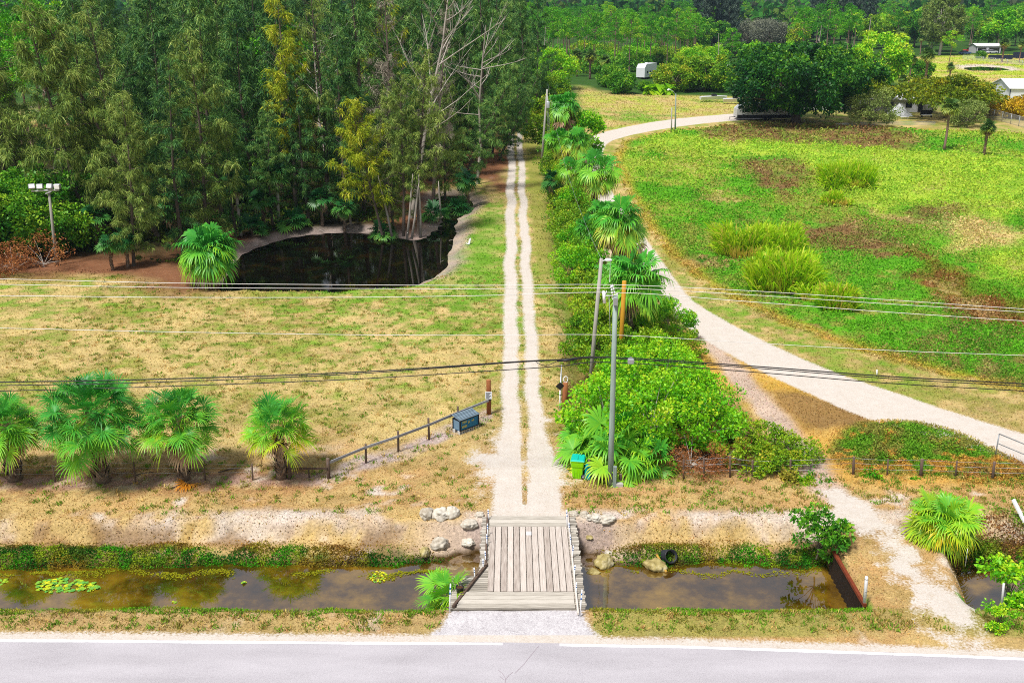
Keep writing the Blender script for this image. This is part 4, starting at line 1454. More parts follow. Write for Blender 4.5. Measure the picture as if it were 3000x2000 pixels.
K_bare = Kind('dead_tree', 'tree', [bare_tree(31, 17, .55, 17), bare_tree(32, 15, .5, 14, depth=2), bare_tree(33, 11, .22, 6, depth=1, r0=.2)])
K_pine = Kind('pine_tree', 'tree', [pine(41, 15, cr=3.1, ncl=19, per=120), pine(42, 16, cr=3.7, ncl=23, per=120), pine(43, 14, cr=2.9, frac=.38, ncl=17, per=120), pine(44, 17, cr=3.3, ncl=22, frac=.5, per=120)])
PK = dict(seg=26, solid=.36, droop=.42, wide=.85, el=(-.42, 1.5), fold=.5, up_tint=.20, low_tint=.60, bendf=.45)
K_palmS = Kind('cabbage_palm', 'palm', [fan_palm(51, 3.1, 74, 1.45, .96, skirt=12, trunk=.24, **PK), fan_palm(52, 2.9, 66, 1.35, .93, skirt=14, trunk=.28, **PK), fan_palm(53, 2.75, 54, 1.32, .94, skirt=3, trunk=.22, **dict(PK, low_tint=.92, up_tint=.3)), fan_palm(54, 3.7, 116, 1.85, 1.0, skirt=20, trunk=.28, **dict(PK, el=(-.85, 1.5)))])
K_wash = Kind('hedge_fan_palm', 'palm', [fan_palm(61, 4.6, 40, 1.3, 1.2, 'wash_green', .2, 34, .52, .6, True, (-.95, 1.4), 26, .25, .8, wide=1.0), fan_palm(62, 5.2, 36, 1.25, 1.15, 'wash_green', .2, 44, .5, .65, True, (-.85, 1.4), 26, .2, .85, wide=1.0, skirt_len=1.7), fan_palm(63, 4.9, 32, 1.4, 1.1, 'wash_green', .2, 30, .48, .7, True, (-1.0, 1.3), 24, .35, .95, wide=.95, lean=.12)])
K_palmT = Kind('cabbage_palm', 'palm', [fan_palm(71, 6.0, 30, .8, 1.0, 'palm_far', .17, 10, boots=False, seg=16, trunk_mat='bark_pine'), fan_palm(72, 5.2, 34, .85, 1.1, 'palm_far', .19, 18, boots=True, seg=16, trunk_mat='bark_pine')])
K_palmD = Kind('shade_palm', 'palm', [fan_palm(81, 3.4, 26, .9, 1.0, 'palm_deep', .16, 10, seg=18), fan_palm(82, 5.4, 26, .9, 1.0, 'palm_deep', .16, 16, seg=18, boots=False, trunk_mat='bark_pale'), fan_palm(83, .5, 16, .9, .9, 'palm_deep', .1, 3, seg=18, el=(.0, 1.4))])
print('plants built')
# ================================================================== the bridge
YB0, YB1 = 32.75, 39.9
bridge = empty('wooden_bridge', (.72, 36.3, 0), 'weathered plank bridge over the canal with lengthwise runner boards', 'bridge')
BL = (-.72, -36.3, 0)


def bpart(mb, name, mat, par=bridge):
    return mb.build(name, mat, par, BL)


mb = MB()
y = YB0
while y < YB1 - .05:
    w = random.uniform(.125, .15)
    xl = -2.42 + random.uniform(-.03, .03) if y < 35.05 else -1.36 + random.uniform(-.05, .05)
    xr = 2.88 + random.uniform(-.05, .05)
    mb.box(xl, xr, y, y + w - .026, .02, .075 + random.uniform(-.004, .004), random.uniform(.2, .65))
    y += w
bpart(mb, 'cross_boards', M['wood_grey_x'])
mb = MB()
n = 13
x0, x1 = -.99, 2.45
for i in range(n):
    a = x0 + (x1 - x0) * i / n
    b = x0 + (x1 - x0) * (i + 1) / n
    mb.box(a + .014, b - .014, 33.87 + random.uniform(-.02, .02), 38.93 + random.uniform(-.02, .02), .079, .15 + random.uniform(-.004, .006), random.uniform(.42, .70), bev=.012)
bpart(mb, 'runner_boards', M['wood_grey'])
mb = MB()
for k in range(3):
    a = 38.97 + k * .31
    mb.box(-.99 + random.uniform(-.03, .03), 2.45 + random.uniform(-.03, .03), a, a + .282, .079, .148, random.uniform(.35, .7), bev=.012)
bpart(mb, 'end_boards', M['wood_grey_x'])
mb = MB()
for k in range(4):
    a = 32.76 + k * .275
    mb.box(-2.12 + random.uniform(-.03, .03), 2.44 + random.uniform(-.02, .02), a, a + .25, .079, .146, random.uniform(.35, .75), bev=.012)
bpart(mb, 'end_boards', M['wood_grey_x'])
mb = MB()
mb.bar((-1.10, 35.75, .13), (-1.12, 40.0, .13), .075, .11, .55)
bpart(mb, 'kerb_rail', M['wood_dark'])
mb = MB()
mb.bar((-1.04, 35.85, .15), (-2.28, 32.8, .15), .11, .12, .55)
bpart(mb, 'kerb_rail', M['wood_dark'])
mb = MB()
mb.bar((2.535, 32.35, .13), (2.53, 36.3, .13), .075, .11, .8)
mb.bar((2.53, 36.33, .13), (2.54, 40.1, .13), .075, .11, .7)
bpart(mb, 'kerb_rail', M['wood_grey'])
for xx in (-.9, .2, 1.4, 2.5):
    mb = MB()
    mb.box(xx - .12, xx + .12, 32.98, 39.7, -.32, .028, .4)
    bpart(mb, 'girder', M['wood_dark'])
for yy in (32.95, 39.55):
    mb = MB()
    mb.box(-1.3, 2.8, yy - .12, yy + .12, -1.7, -.33, .4)
    bpart(mb, 'abutment', M['wood_dark'])


def stake(px, pyt, pyb, par=bridge, r=.026, base=.06, y=None, bands=(.62, .8)):
    x, y = G(px[1], pyb, base)
    t = AY(px[0], pyt, y)
    a = Vector((x, y, base - .25))
    L = t.z - base
    d = (t - Vector((x, y, base)))
    mb = MB()
    cuts = [0] + [b for q in bands for b in (q, q + .07)] + [1]
    b0 = Vector((x, y, base))
    mb.tube([a, b0 + d], r, 8, .6, 0)
    st_ = bpart(mb, 'marker_stake', M['white'])
    for i in range(1, len(cuts) - 1, 2):
        mb = MB()
        mb.tube([b0 + d * cuts[i], b0 + d * cuts[i + 1]], r * 1.12, 8, .6)
        mb.build('band', M['blue_tape'], st_)
    return st_


for a in [((1430, 1431), 1491, 1522), ((1428, 1429), 1533, 1572), ((1426, 1427), 1564, 1598), ((1421, 1424), 1613, 1645), ((1415, 1416), 1636, 1668), ((1389, 1392), 1662, 1696), ((1320, 1316), 1709, 1788)]:
    stake(*a)
for a in [((1660, 1663), 1492, 1545), ((1667, 1669), 1530, 1564), ((1671, 1673), 1565, 1602), ((1680, 1676), 1597, 1633), ((1685, 1682), 1654, 1688), ((1689, 1688), 1705, 1742), ((1705, 1699), 1726, 1802)]:
    stake(*a)
x, y = G(1549, 1562, .15)
mb = MB()
mb.box(-.115, .115, -.15, .15, .001, .012, .7, bev=.003)
tag(mb.build('flat_tile', M['white'], None, (x, y, .156)), 'small flat white square tile lying on the bridge runner boards', 'tile')
# pot on the side platform
x, y = G(1347, 1736, .075)
pot = empty('plant_pot', (x, y, .077), 'black nursery pot of bare soil on the bridge side platform', 'plant pot')
mb = MB()
mb.lathe([(.0, .003), (.115, .003), (.15, .26), (.168, .262), (.168, .30), (.150, .30), (.146, .22), (0, .22)], 20)
mb.build('pot', M['black'], pot)
mb = MB()
mb.lathe([(0, .245), (.08, .25), (.143, .235)], 14, tint=.45)
for k in range(7):
    a = k * .9
    mb.tube([(.05 * math.cos(a), .05 * math.sin(a), .235), (.10 * math.cos(a + .3), .10 * math.sin(a + .3), .30 + .02 * (k % 3))], [.006, .003], 4, .9)
mb.build('soil', M['soil'], pot)


# ================================================================== rocks
def rock_mesh(seed, sx, sy, sz):
    bm = bmesh.new()
    bmesh.ops.create_icosphere(bm, subdivisions=4, radius=1)
    o = Vector((seed * 3.7, seed * 1.3, seed * 2.1))
    for v in bm.verts:
        p = v.co.copy()
        k = 1 + .34 * mnoise.noise(p * 1.1 + o) + .20 * mnoise.noise(p * 2.6 + o) + .09 * mnoise.noise(p * 6 + o) - .16 * max(0, mnoise.noise(p * 3.4 - o)) ** .8
        v.co = Vector((p.x * sx * k, p.y * sy * k, p.z * sz * k))
    me = bpy.data.meshes.new('rock')
    bm.to_mesh(me)
    bm.free()
    a = me.attributes.new('tint', 'FLOAT', 'POINT')
    rg = np.random.default_rng(seed)
    a.data.foreach_set('value', np.full(len(me.vertices), float(rg.uniform(.5, .72)), np.float32))
    me.polygons.foreach_set('use_smooth', np.ones(len(me.polygons), bool))
    return me


def hz(x, y):
    return float(height(np.array([x]), np.array([y]))[0])


def find_ground(px, py):
    """where the ray of a pixel meets the terrain"""
    dx, dy, dz = ray(px, py)
    lo, hi = 10.0, (-2.5 - H) / dz
    t = np.linspace(lo, hi, 3000)
    hit = np.nonzero(H + dz * t < height(dx * t, dy * t))[0]
    k = t[hit[0]] if len(hit) else hi
    return float(dx * k), float(dy * k)


rocks = [(1252, 1510, .34, .30, .30, 'rock', 'round white rock at the outer end of the row west of the bridge'),
         (1292, 1512, .46, .34, .30, 'rock', 'wide cream rock between two white ones west of the bridge'),
         (1328, 1509, .34, .33, .34, 'rock', 'tall white rock nearest the bridge in the row of three'),
         (1404, 1512, .22, .18, .16, 'rock', 'small pale rock beside the far left corner of the bridge'),
         (1376, 1541, .36, .25, .24, 'rock', 'cream rock part way down the bank beside the bridge'),
         (1288, 1598, .40, .34, .32, 'rock', 'grey white boulder low on the bank beside the weeds'),
         (1246, 1620, .24, .34, .22, 'rock_moss', 'dark mossy slab at the end of the green weeds'),
         (1372, 1592, .30, .26, .18, 'rock', 'sandy stone half sunk in the bare bank by the bridge'),
         (1680, 1508, .24, .20, .15, 'rock', 'flat pinkish stone at the far right corner of the bridge'),
         (1711, 1512, .24, .17, .17, 'rock', 'rounded pale stone first in the heap right of the bridge'),
         (1729, 1519, .22, .17, .18, 'rock', 'dark edged stone in the heap right of the bridge'),
         (1746, 1520, .22, .24, .19, 'rock', 'cream pointed stone in the heap right of the bridge'),
         (1778, 1524, .40, .26, .20, 'rock', 'broad flat stone at the outer end of the heap right of the bridge'),
         (1727, 1576, .16, .13, .09, 'rock_moss', 'small yellowish stone on the bare slope right of the bridge'),
         (1768, 1655, .38, .46, .40, 'rock_moss', 'big grey mossy boulder at the water edge right of the bridge'),
         (1781, 1621, .18, .12, .12, 'rock', 'smooth little stone behind the mossy boulder'),
         (1918, 1676, .50, .40, .34, 'rock_moss', 'yellowish pitted boulder standing in the canal by the tan pipe'),
         (1737, 1695, .30, .22, .12, 'rock_moss', 'low stone awash at the canal edge below the bridge')]
for i, (px, py, sx, sy, sz, m, lb) in enumerate(rocks):
    x, y = find_ground(px, py)
    me = rock_mesh(i + 3, sx, sy, sz)
    me.materials.append(M[m])
    o = link('rock', me, None, (x, y, max(hz(x, y), WATER - .05) + sz * .35))
    o.rotation_euler = (0, 0, -.6 if 'yellowish pitted' in lb else random.uniform(-.4, .4))
    tag(o, lb, 'rock', 'limestone rocks by the bridge')
# barrel and pipe in the canal
x, y = find_ground(1955, 1632)
bar = empty('plastic_barrel', (x, y, WATER + .28), 'open black barrel lying in the weeds of the canal bank', 'barrel', rot=(R(62), 0, R(20)))
mb = MB()
mb.lathe([(0, -.42), (.26, -.42), (.29, -.30), (.30, 0), (.29, .30), (.285, .36), (.25, .36), (.25, -.3), (0, -.32)], 20)
mb.build('shell', M['rubber'], bar)
mb = MB()
mb.lathe([(.29, .33), (.315, .34), (.315, .38), (.28, .39), (.255, .37)], 20, tint=.6)
mb.build('rim', M['black'], bar)
a = Vector((*find_ground(1924, 1634), 0))
a.z = WATER + .32
b = Vector((*G(1952, 1676, WATER), WATER + .03))
mb = MB()
d = (b - a)
mb.tube([a, a + d * .5, b], [.055, .057, .06], 10, .55)
mb.tube([b, b + d.normalized() * .012], [.062, .05], 10, .2)
tag(mb.build('waste_pipe', M['pipe']), 'tan pipe slanting from the weeds into the canal beside the pitted boulder', 'pipe')


# ================================================================== posts, fences, gate
def post(name, pxb, pyb, pxt, pyt, r, mat, par=None, square=False, base=0.0, n=8, loc=None):
    x, y = G(pxb, pyb, base)
    t = AY(pxt, pyt, y)
    mb = MB()
    a, b = Vector((x, y, base - .3)), t
    if loc is not None:
        a, b = a - loc, b - loc
    if square:
        mb.bar(a, b, r * 2, r * 2, .5)
    else:
        mb.tube([a, a + (b - a) * .5, b], [r, r * .97, r * .92], n, .5)
        mb.lathe([(0, .012), (r * .6, .008), (r * .92, 0)], n, c=tuple(b), tint=.75)
    return mb.build(name, mat, par)


def W(px, py, z=0.0):
    return Vector((*G(px, py, z), z))


fx0, fy0 = G(1072, 1352)
fl = Vector((fx0, fy0, 0))
fence = empty('rail_fence', fl, 'low grey timber fence with one top rail climbing to the gate post', 'fence')
fps = [(848, 1403, 847, 1351, .085), (905, 1399, 904, 1372, .04), (963, 1402, 960, 1342, .095), (1072, 1355, 1071, 1300, .06), (1167, 1322, 1166, 1262, .06), (1257, 1287, 1255, 1224, .06), (1342, 1250, 1341, 1190, .06)]
for (a, b, c, d, r) in fps:
    post('post', a, b, c, d, r, M['wood_dark'] if r > .05 else M['wood_dark'], fence, loc=fl)
tops = []
for (a, b, c, d, r) in fps[2:]:
    x, y = G(a, b)
    tops.append(Vector((x, y - .075, .88)) - fl)
xg, yg = G(1432, 1214)
tops.append(Vector((xg, yg - .12, .92)) - fl)
mb = MB()
for p, q in zip(tops[:-1], tops[1:]):
    mb.bar(p, q, .05, .14, random.uniform(.4, .7))
mb.build('rail', M['wood_rail'], fence)
mb = MB()
x, y = G(848, 1403)
x2, y2 = G(963, 1402)
mb.bar(Vector((x, y - .09, .62)) - fl, Vector((x2, y2 - .1, .62)) - fl, .05, .10, .3)
mb.build('rail', M['wood_dark'], fence)
# tall gate posts
gp = empty('gate_post', (xg, yg, 0), 'tall brown gate post carrying a small white notice', 'gate post')
mb = MB()
mb.tube([(0, 0, -.3), (.01, 0, 1.0), (0, 0, 2.12)], [.135, .13, .125], 12, .5)
mb.lathe([(0, .016), (.08, .012), (.125, 0)], 12, c=(0, 0, 2.12), tint=.9)
mb.build('post', M['wood_post'], gp)
mb = MB()
mb.box(-.19, .19, -.165, -.142, 1.02, 1.46, .5, bev=.006)
nt2 = mb.build('notice', M['wallwhite'], gp)
mb = MB()
for k in range(6):
    z = 1.40 - k * .062
    mb.box(-.14, .14 - .05 * (k % 3), -.1685, -.166, z - .014, z + .014, .3)
mb.build('print', M['darkpanel'], nt2)
mb = MB()
mb.box(.02, .16, -.19, -.13, .92, 1.01, .4, bev=.01)
mb.build('latch', M['black'], gp)
xr_, yr_ = G(1655, 1214)
gp2 = empty('gate_post', (xr_, yr_, 0), 'stout brown gate post with a black box and a white ring by the hedge', 'gate post')
mb = MB()
mb.tube([(0, 0, -.3), (-.02, 0, 1.0), (.0, 0, 1.98)], [.17, .155, .14], 12, .62)
mb.lathe([(0, .016), (.08, .012), (.14, 0)], 12, c=(0, 0, 1.98), tint=.9)
mb.build('post', M['wood_post'], gp2)
mb = MB()
for k in range(12):
    a, b = k * math.pi / 6, (k + 1) * math.pi / 6
    mb.tube([(.15 * math.sin(a) * .8, -.06, 2.16 + .19 * math.cos(a)), (.15 * math.sin(b) * .8, -.06, 2.16 + .19 * math.cos(b))], .026, 6, .6)
mb.build('ring', M['white'], gp2)
mb = MB()
Mx = Matrix.Translation((-.30, -.02, 1.75)) @ Matrix.Rotation(R(38), 4, 'Y') @ Matrix.Rotation(R(20), 4, 'X')
mb.box(-.17, .17, -.03, .03, -.2, .2, .5, M=Mx, bev=.01)
mb.bar((-.2, 0, 1.7), (0, 0, 1.6), .04, .04, .4)
mb.build('solar_panel', M['black'], gp2)
mb = MB()
mb.box(.14, .34, -.12, .10, .16, .46, .4, bev=.02)
mb.build('battery_box', M['black'], gp2)
mb = MB()
mb.box(-.03, .19, -.17, -.145, .78, .92, .6, bev=.01)
mb.build('bracket', M['metal'], gp2)
# open tube gate hanging on it, seen edge on
gt = empty('tube_gate', (xr_ - .30, yr_, 0), 'silver tube gate swung open along the driveway edge', 'gate')
mb = MB()
x0, y0, x1, y1 = 0, .05, .28, 4.1
for z in (.28, .52, .76, 1.0, 1.22, 1.42):
    mb.tube([(x0, y0, z), (x1, y1, z)], .030, 6, .7)
for t in (0, .33, .66, 1):
    mb.tube([(x0 + (x1 - x0) * t, y0 + (y1 - y0) * t, .25), (x0 + (x1 - x0) * t, y0 + (y1 - y0) * t, 1.45)], .034, 6, .7)
mb.build('frame', M['white'], gt)
for z in (.5, 1.2):
    mb = MB()
    mb.tube([(-.02, .02, z), (.24, -.01, z)], .02, 6, .3)
    mb.build('hinge', M['black'], gt)

# wire fences
wl = Vector((*G(395, 1410), 0))
wf = empty('wire_fence', wl, 'leaning dark stakes of a sagging wire fence between the palms', 'fence')
wps = [(-60, 1412, -66, 1350), (163, 1412, 153, 1362), (290, 1408, 287, 1350), (397, 1412, 391, 1352), (602, 1408, 596, 1354), (740, 1406, 738, 1358)]
tp = []
for (a, b, c, d) in wps:
    post('post', a, b, c, d, .045, M['wood_dark'], wf, loc=wl)
    x, y = G(a, b)
    tp.append((Vector((x, y, .25)) - wl, AY(c, d, y) - wl))
mb = MB()
for (a, b), (c, d) in zip(tp[:-1], tp[1:]):
    for k in (.3, .62, .92):
        p, q = a.lerp(b, k), c.lerp(d, k)
        mb.tube([p, (p + q) / 2 + Vector((0, 0, -.03)), q], .006, 4, .4)
mb.build('wire', M['metal'], wf)
wl = Vector((*G(2205, 1395), 0))
wf = empty('wire_fence', wl, 'vine covered wire fence with old timber stakes along the verge', 'fence')
tp = []
for (a, b, c, d, r) in [(2003, 1402, 2003, 1345, .05), (2063, 1402, 2062, 1340, .05), (2140, 1398, 2139, 1335, .045), (2206, 1397, 2205, 1348, .06), (2318, 1395, 2316, 1345, .05), (2500, 1390, 2502, 1338, .07), (2600, 1392, 2602, 1345, .045), (2698, 1394, 2702, 1344, .085), (2800, 1396, 2804, 1350, .045), (2908, 1402, 2914, 1352, .07), (3040, 1404, 3046, 1355, .06)]:
    post('post', a, b, c, d, r, M['wood_dark'], wf, loc=wl)
    x, y = G(a, b)
    tp.append((Vector((x, y, 0)) - wl, AY(c, d, y) - wl))
mb = MB()
for (a, b), (c, d) in zip(tp[:-1], tp[1:]):
    for k in (.35, .65, .93):
        mb.tube([a.lerp(b, k), c.lerp(d, k)], .007, 4, .6)
mb.build('wire', M['metal'], wf)
# dark low barrier beside the bin
wl = Vector((*G(1760, 1408), 0))
bf = empty('low_barrier', wl, 'low dark timber barrier between the bin and the utility pole', 'barrier')
for (a, b, c, d, r) in [(1727, 1402, 1726, 1344, .075), (1759, 1406, 1760, 1364, .05), (1818, 1418, 1818, 1388, .075)]:
    post('post', a, b, c, d, r, M['wood_dark'], bf, loc=wl)
mb = MB()
a, b = W(1722, 1405), W(1816, 1408)
mb.bar(a - wl + Vector((0, -.05, .62)), b - wl + Vector((0, -.05, .60)), .06, .09, .12)
mb.build('rail', M['wood_dark'], bf)
x, y = G(1792, 1420)
sq = MB()
sq.bar((0, 0, -.3), (.01, 0, 1.12), .17, .17, .35)
tag(sq.build('stub_post', M['pole_green'], None, (x + .10, y - .22, 0)), 'short square stub post bolted against the foot of the utility pole', 'post')
mb = MB()
mb.box(-.2, .2, -.1, .1, 0, .2, .45, bev=.02)
x, y = G(1812, 1424)
o = mb.build('concrete_lump', M['concrete'], None, (x, y - .02, .0))
o.rotation_euler = (0, .08, .15)
tag(o, 'broken grey concrete block lying at the utility pole foot', 'concrete block')

# gate of pipes at the sand road, far right
x, y = G(2916, 1335)
pg = empty('pipe_gate', (x, y, 0), 'slim grey pipe gate beside the white sand road', 'gate')
mb = MB()
e = Vector((*G(3160, 1440), 0)) - Vector((x, y, 0))
tpz = 1.25
for t in (0, .42, .8, 1.0):
    mb.tube([e * t + Vector((0, 0, -.2)), e * t + Vector((0, 0, tpz))], .032, 6, .4)
mb.tube([Vector((0, 0, tpz)), e + Vector((0, 0, tpz))], .03, 6, .4)
mb.tube([Vector((0, 0, .72)), e + Vector((0, 0, .72))], .025, 6, .4)
mb.build('frame', M['metal'], pg)

# ================================================================== blue box on blocks
ang = math.atan2(.90, .95)
bx = Vector((-2.52, 49.62, 0))
Mb = Matrix.Rotation(ang, 4, 'Z')
box = empty('painted_box', bx + Vector((0, 0, .205)), 'blue painted box with yellow lettering and a slate lid on concrete blocks', 'storage box', rz=ang)
L2, D2, hb = .66, .29, .62
mb = MB()
mb.box(-L2, L2, -D2, D2, .0, hb, .5)
fp_ = mb.build('front_panel', M['boxblue'], box)
mb = MB()
for s in (-1, 1):
    mb.box(s * L2 - .012 if s > 0 else -L2 - .014, s * L2 + .014 if s > 0 else -L2 + .01, -D2 + .05, D2 - .05, .04, hb - .06, .5)
    mb.build('side_panel', M['boxside'], box)
    mb = MB()
mb = MB()
for sx in (-1, 1):
    for sy in (-1, 1):
        mb.box(sx * L2 - .035, sx * L2 + .035, sy * D2 - .03, sy * D2 + .03, -.003, hb + .004, .5)
mb.box(-L2 - .02, L2 + .02, -D2 - .024, -D2 + .02, hb - .05, hb + .025, .5)
mb.box(-L2 - .02, L2 + .02, D2 - .02, D2 + .024, hb - .05, hb + .025, .5)
mb.box(-L2 - .026, -L2 + .02, -D2 - .02, D2 + .02, hb - .045, hb + .03, .5)
mb.box(L2 - .02, L2 + .026, -D2 - .02, D2 + .02, hb - .045, hb + .03, .5)
mb.box(-L2 - .01, L2 + .01, -D2 - .02, -D2 + .01, -.004, .045, .5)
mb.build('trim', M['boxtrim'], box)
mb = MB()
for k in range(7):
    y0 = -D2 - .06 + k * (2 * D2 + .10) / 7
    z0 = hb + .045 + (6 - k) * -.004 + k * .018
    mb.box(-L2 - .06, L2 + .06, y0, y0 + (2 * D2 + .10) / 7 - .008, z0, z0 + .03, .3 + .1 * (k % 4), bev=.004)
mb.build('lid', M['boxroof'], box)


def lettering(txt, size, x, z, par, mat):
    cu = bpy.data.curves.new('lettering', 'FONT')
    cu.body = txt
    cu.size = size
    cu.extrude = .002
    cu.offset = .004
    cu.materials.append(mat)
    t_ = bpy.data.objects.new('lettering_curve', cu)
    COL.objects.link(t_)
    bpy.context.view_layer.update()
    me = bpy.data.meshes.new_from_object(t_.evaluated_get(bpy.context.evaluated_depsgraph_get()))
    bpy.data.objects.remove(t_)
    bpy.data.curves.remove(cu)
    if not me.materials:
        me.materials.append(mat)
    o = link('lettering', me, par, (x, -D2 - .004, z))
    o.rotation_euler = (R(90), 0, 0)
    return o


lettering('2951', .17, -.52, .40, fp_, M['yellowpaint'])
lettering('8200', .17, -.52, .15, fp_, M['yellowpaint'])
lettering('F', .25, -.08, .28, fp_, M['yellowpaint'])
lettering('nd', .17, .16, .36, fp_, M['yellowpaint'])
blk = MB()
for (z0, z1) in ((0, .035), (.165, .2)):
    blk.box(-.2, .2, -.095, .095, z0, z1, .55)
for xx in (-.2, -.0175, .165):
    blk.box(xx, xx + .035, -.095, .095, .0352, .1648, .55)
blk_me = blk.mesh('concrete_block', M['concrete'])
for (u, v, lb) in [(-.50, -.20, 'hollow grey block under the near corner of the blue box'), (.0, -.20, 'hollow grey block under the middle of the blue box front'), (.48, -.20, 'hollow grey block under the gate side of the blue box front'), (-.50, .20, 'hollow grey block under the back corner of the blue box')]:
    p = bx + Mb @ Vector((u, v, 0))
    o = link('concrete_block', blk_me, None, p)
    o.rotation_euler = (0, 0, ang)
    tag(o, lb, 'concrete block', 'blocks under the blue box')

# ================================================================== wheelie bin and crate
x, y = G(1694, 1403)
binr = empty('wheelie_bin', (x, y + .3, 0), 'lime green wheeled bin with a turquoise lid beside the driveway', 'bin', rz=R(-10), sc=1.0)
mb = MB()
prof = [(.0, .235, .25, .03), (.02, .245, .26, .03), (.62, .275, .31, .04), (.66, .30, .34, .04), (.82, .315, .36, .05), (.98, .32, .37, .05)]
vs, fs = [], []
for z, hx, hy, c in prof:
    vs += [(-hx + c, -hy, z), (hx - c, -hy, z), (hx, -hy + c, z), (hx, hy - c, z), (hx - c, hy, z), (-hx + c, hy, z), (-hx, hy - c, z), (-hx, -hy + c, z)]
for r_ in range(len(prof) - 1):
    for i in range(8):
        j = (i + 1) % 8
        fs.append([r_ * 8 + i, r_ * 8 + j, r_ * 8 + 8 + j, r_ * 8 + 8 + i])
fs.append(list(range(7, -1, -1)))
fs.append(list(range(40, 48)))
mb.add(vs, fs, .5)
mb.box(-.34, .34, -.39, .38, .94, .99, .65, bev=.012)
for k in range(5):
    xx = -.16 + k * .08
    mb.box(xx - .012, xx + .012, -.300, -.27, .1, .60, .35)
mb.build('body', M['lime'], binr)
mb = MB()
vs = [(-.345, -.40, .995), (.345, -.40, .995), (.345, .36, 1.0), (-.345, .36, 1.0), (-.28, -.33, 1.045), (.28, -.33, 1.045), (.28, .30, 1.075), (-.28, .30, 1.075)]
mb.add(vs, [[0, 3, 2, 1], [4, 5, 6, 7], [0, 1, 5, 4], [1, 2, 6, 5], [2, 3, 7, 6], [3, 0, 4, 7]], .5)
mb.box(-.015, .015, -.3, .28, 1.04, 1.085, .3)
mb.build('lid', M['teal'], binr)
for s in (-1, 1):
    mb = MB()
    Mw = Matrix.Translation((.30, s * .24 - .02, .13)) @ Matrix.Rotation(R(90), 4, 'X')
    mb.lathe([(0, -.035), (.10, -.035), (.13, -.025), (.13, .025), (.10, .035), (0, .035)], 16, M=Mw)
    wo = mb.build('wheel', M['rubber'], binr)
    mb = MB()
    mb.lathe([(0, -.042), (.05, -.042), (.06, -.036)], 10, M=Mw)
    mb.lathe([(.06, .036), (.05, .042), (0, .042)], 10, M=Mw)
    mb.build('hub', M['metal'], wo)
mb = MB()
mb.tube([(.33, -.22, .93), (.42, -.22, .95), (.42, .22, .95), (.33, .22, .93)], .018, 6, .4)
mb.build('handle', M['lime'], binr)
x, y = G(1719, 1402)
cr = empty('plastic_crate', (x, y, 0), 'turquoise recycling crate stood on end against a dark post', 'crate', rz=R(8))
mb = MB()
mb.box(-.10, -.085, -.16, .16, 0, .78, .5)
mb.box(-.0849, .12, -.16, -.145, 0, .78, .5)
mb.box(-.0849, .12, .145, .16, 0, .78, .5)
mb.box(-.0849, .12, -.1449, .1449, 0, .02, .5)
mb.box(-.0849, .12, -.1449, .1449, .76, .78, .5)
mb.build('shell', M['cyan'], cr)
mb = MB()
mb.box(.105, .135, -.175, .175, -.0, .04, .8)
mb.box(.105, .135, -.175, .175, .75, .795, .8)
mb.box(.105, .135, -.175, -.14, .041, .749, .8)
mb.box(.105, .135, .14, .175, .041, .749, .8)
mb.build('rim', M['cyan'], cr)

# ================================================================== poles and lines
ux, uy = G(1788, 1421)
top = AY(1803, 868, uy)
up = empty('utility_pole', (ux, uy, 0), 'tall green tinged utility pole with insulators at its top', 'utility pole')
mb = MB()
o_ = Vector((ux, uy, 0))
pts = [Vector((0, 0, -.4)), (top - o_) * .33, (top - o_) * .66, (top - o_)]
mb.tube(pts, [.145, .132, .12, .105], 14, .5)
mb.build('pole', M['pole_green'], up)
tz = top - o_


def insul(p, q, par, n=5, r=.055):
    mb = MB()
    p, q = Vector(p), Vector(q)
    d = q - p
    mb.tube([p, q], .02, 6, .3)
    for k in range(n):
        a = p + d * ((k + .3) / n)
        mb.tube([a - d * .04, a, a + d * .06], [r * .5, r, r * .45], 10, .7)
    return mb.build('insulator', M['white'], par)


wires_at = [AY(1790, 834, uy), AY(1795, 843, uy), AY(1808, 858, uy)]
insul(tz + Vector((-.10, 0, -.15)), wires_at[0] - o_, up)
insul(tz + Vector((.0, 0, .02)), wires_at[1] - o_ + Vector((.0, .25, .1)), up, 4)
insul(tz + Vector((.09, -.02, -.12)), wires_at[2] - o_, up)
mb = MB()
mb.tube([tz + Vector((-.5, -.06, -.02)), tz + Vector((-.42, -.08, .28))], .025, 6, .3)
mb.tube([tz + Vector((-.50, -.1, -.28)), tz + Vector((-.56, -.1, .28))], [.075, .055], 10, .8)
mb.tube([tz + Vector((-.10, -.05, .05)), tz + Vector((-.5, -.08, .06))], .022, 6, .5)
mb.build('cutout', M['white'], up)
mb = MB()
mb.box(-.09, .09, -.14, .03, -.32, .02, .4, M=Matrix.Translation(tz + Vector((0, -.1, -.05))))
mb.build('bracket', M['metal'], up)
mb = MB()
mb.tube([tz + Vector((-.3, -.1, .0)), tz + Vector((-.24, -.1, -.9)), tz + Vector((-.18, -.12, -2.0))], .012, 4, .7)
mb.build('ground_wire', M['metal'], up)


def line(name, pts, r, mat, label, group, y=None, n=6):
    y = uy if y is None else y
    P3 = [AY(px, py, y) for px, py in pts]
    # smooth through the points
    q = []
    for i in range(len(P3) - 1):
        p0, p1, p2, p3 = P3[max(i - 1, 0)], P3[i], P3[i + 1], P3[min(i + 2, len(P3) - 1)]
        for k in range(8):
            t = k / 8
            q.append(.5 * ((2 * p1) + (p2 - p0) * t + (2 * p0 - 5 * p1 + 4 * p2 - p3) * t * t + (3 * p1 - p0 - 3 * p2 + p3) * t ** 3))
    q.append(P3[-1])
    mb = MB()
    mb.tube(q, r, n, .6)
    return tag(mb.build(name, mat), label, 'power line' if mat is M['wire_light'] else 'cable', group)


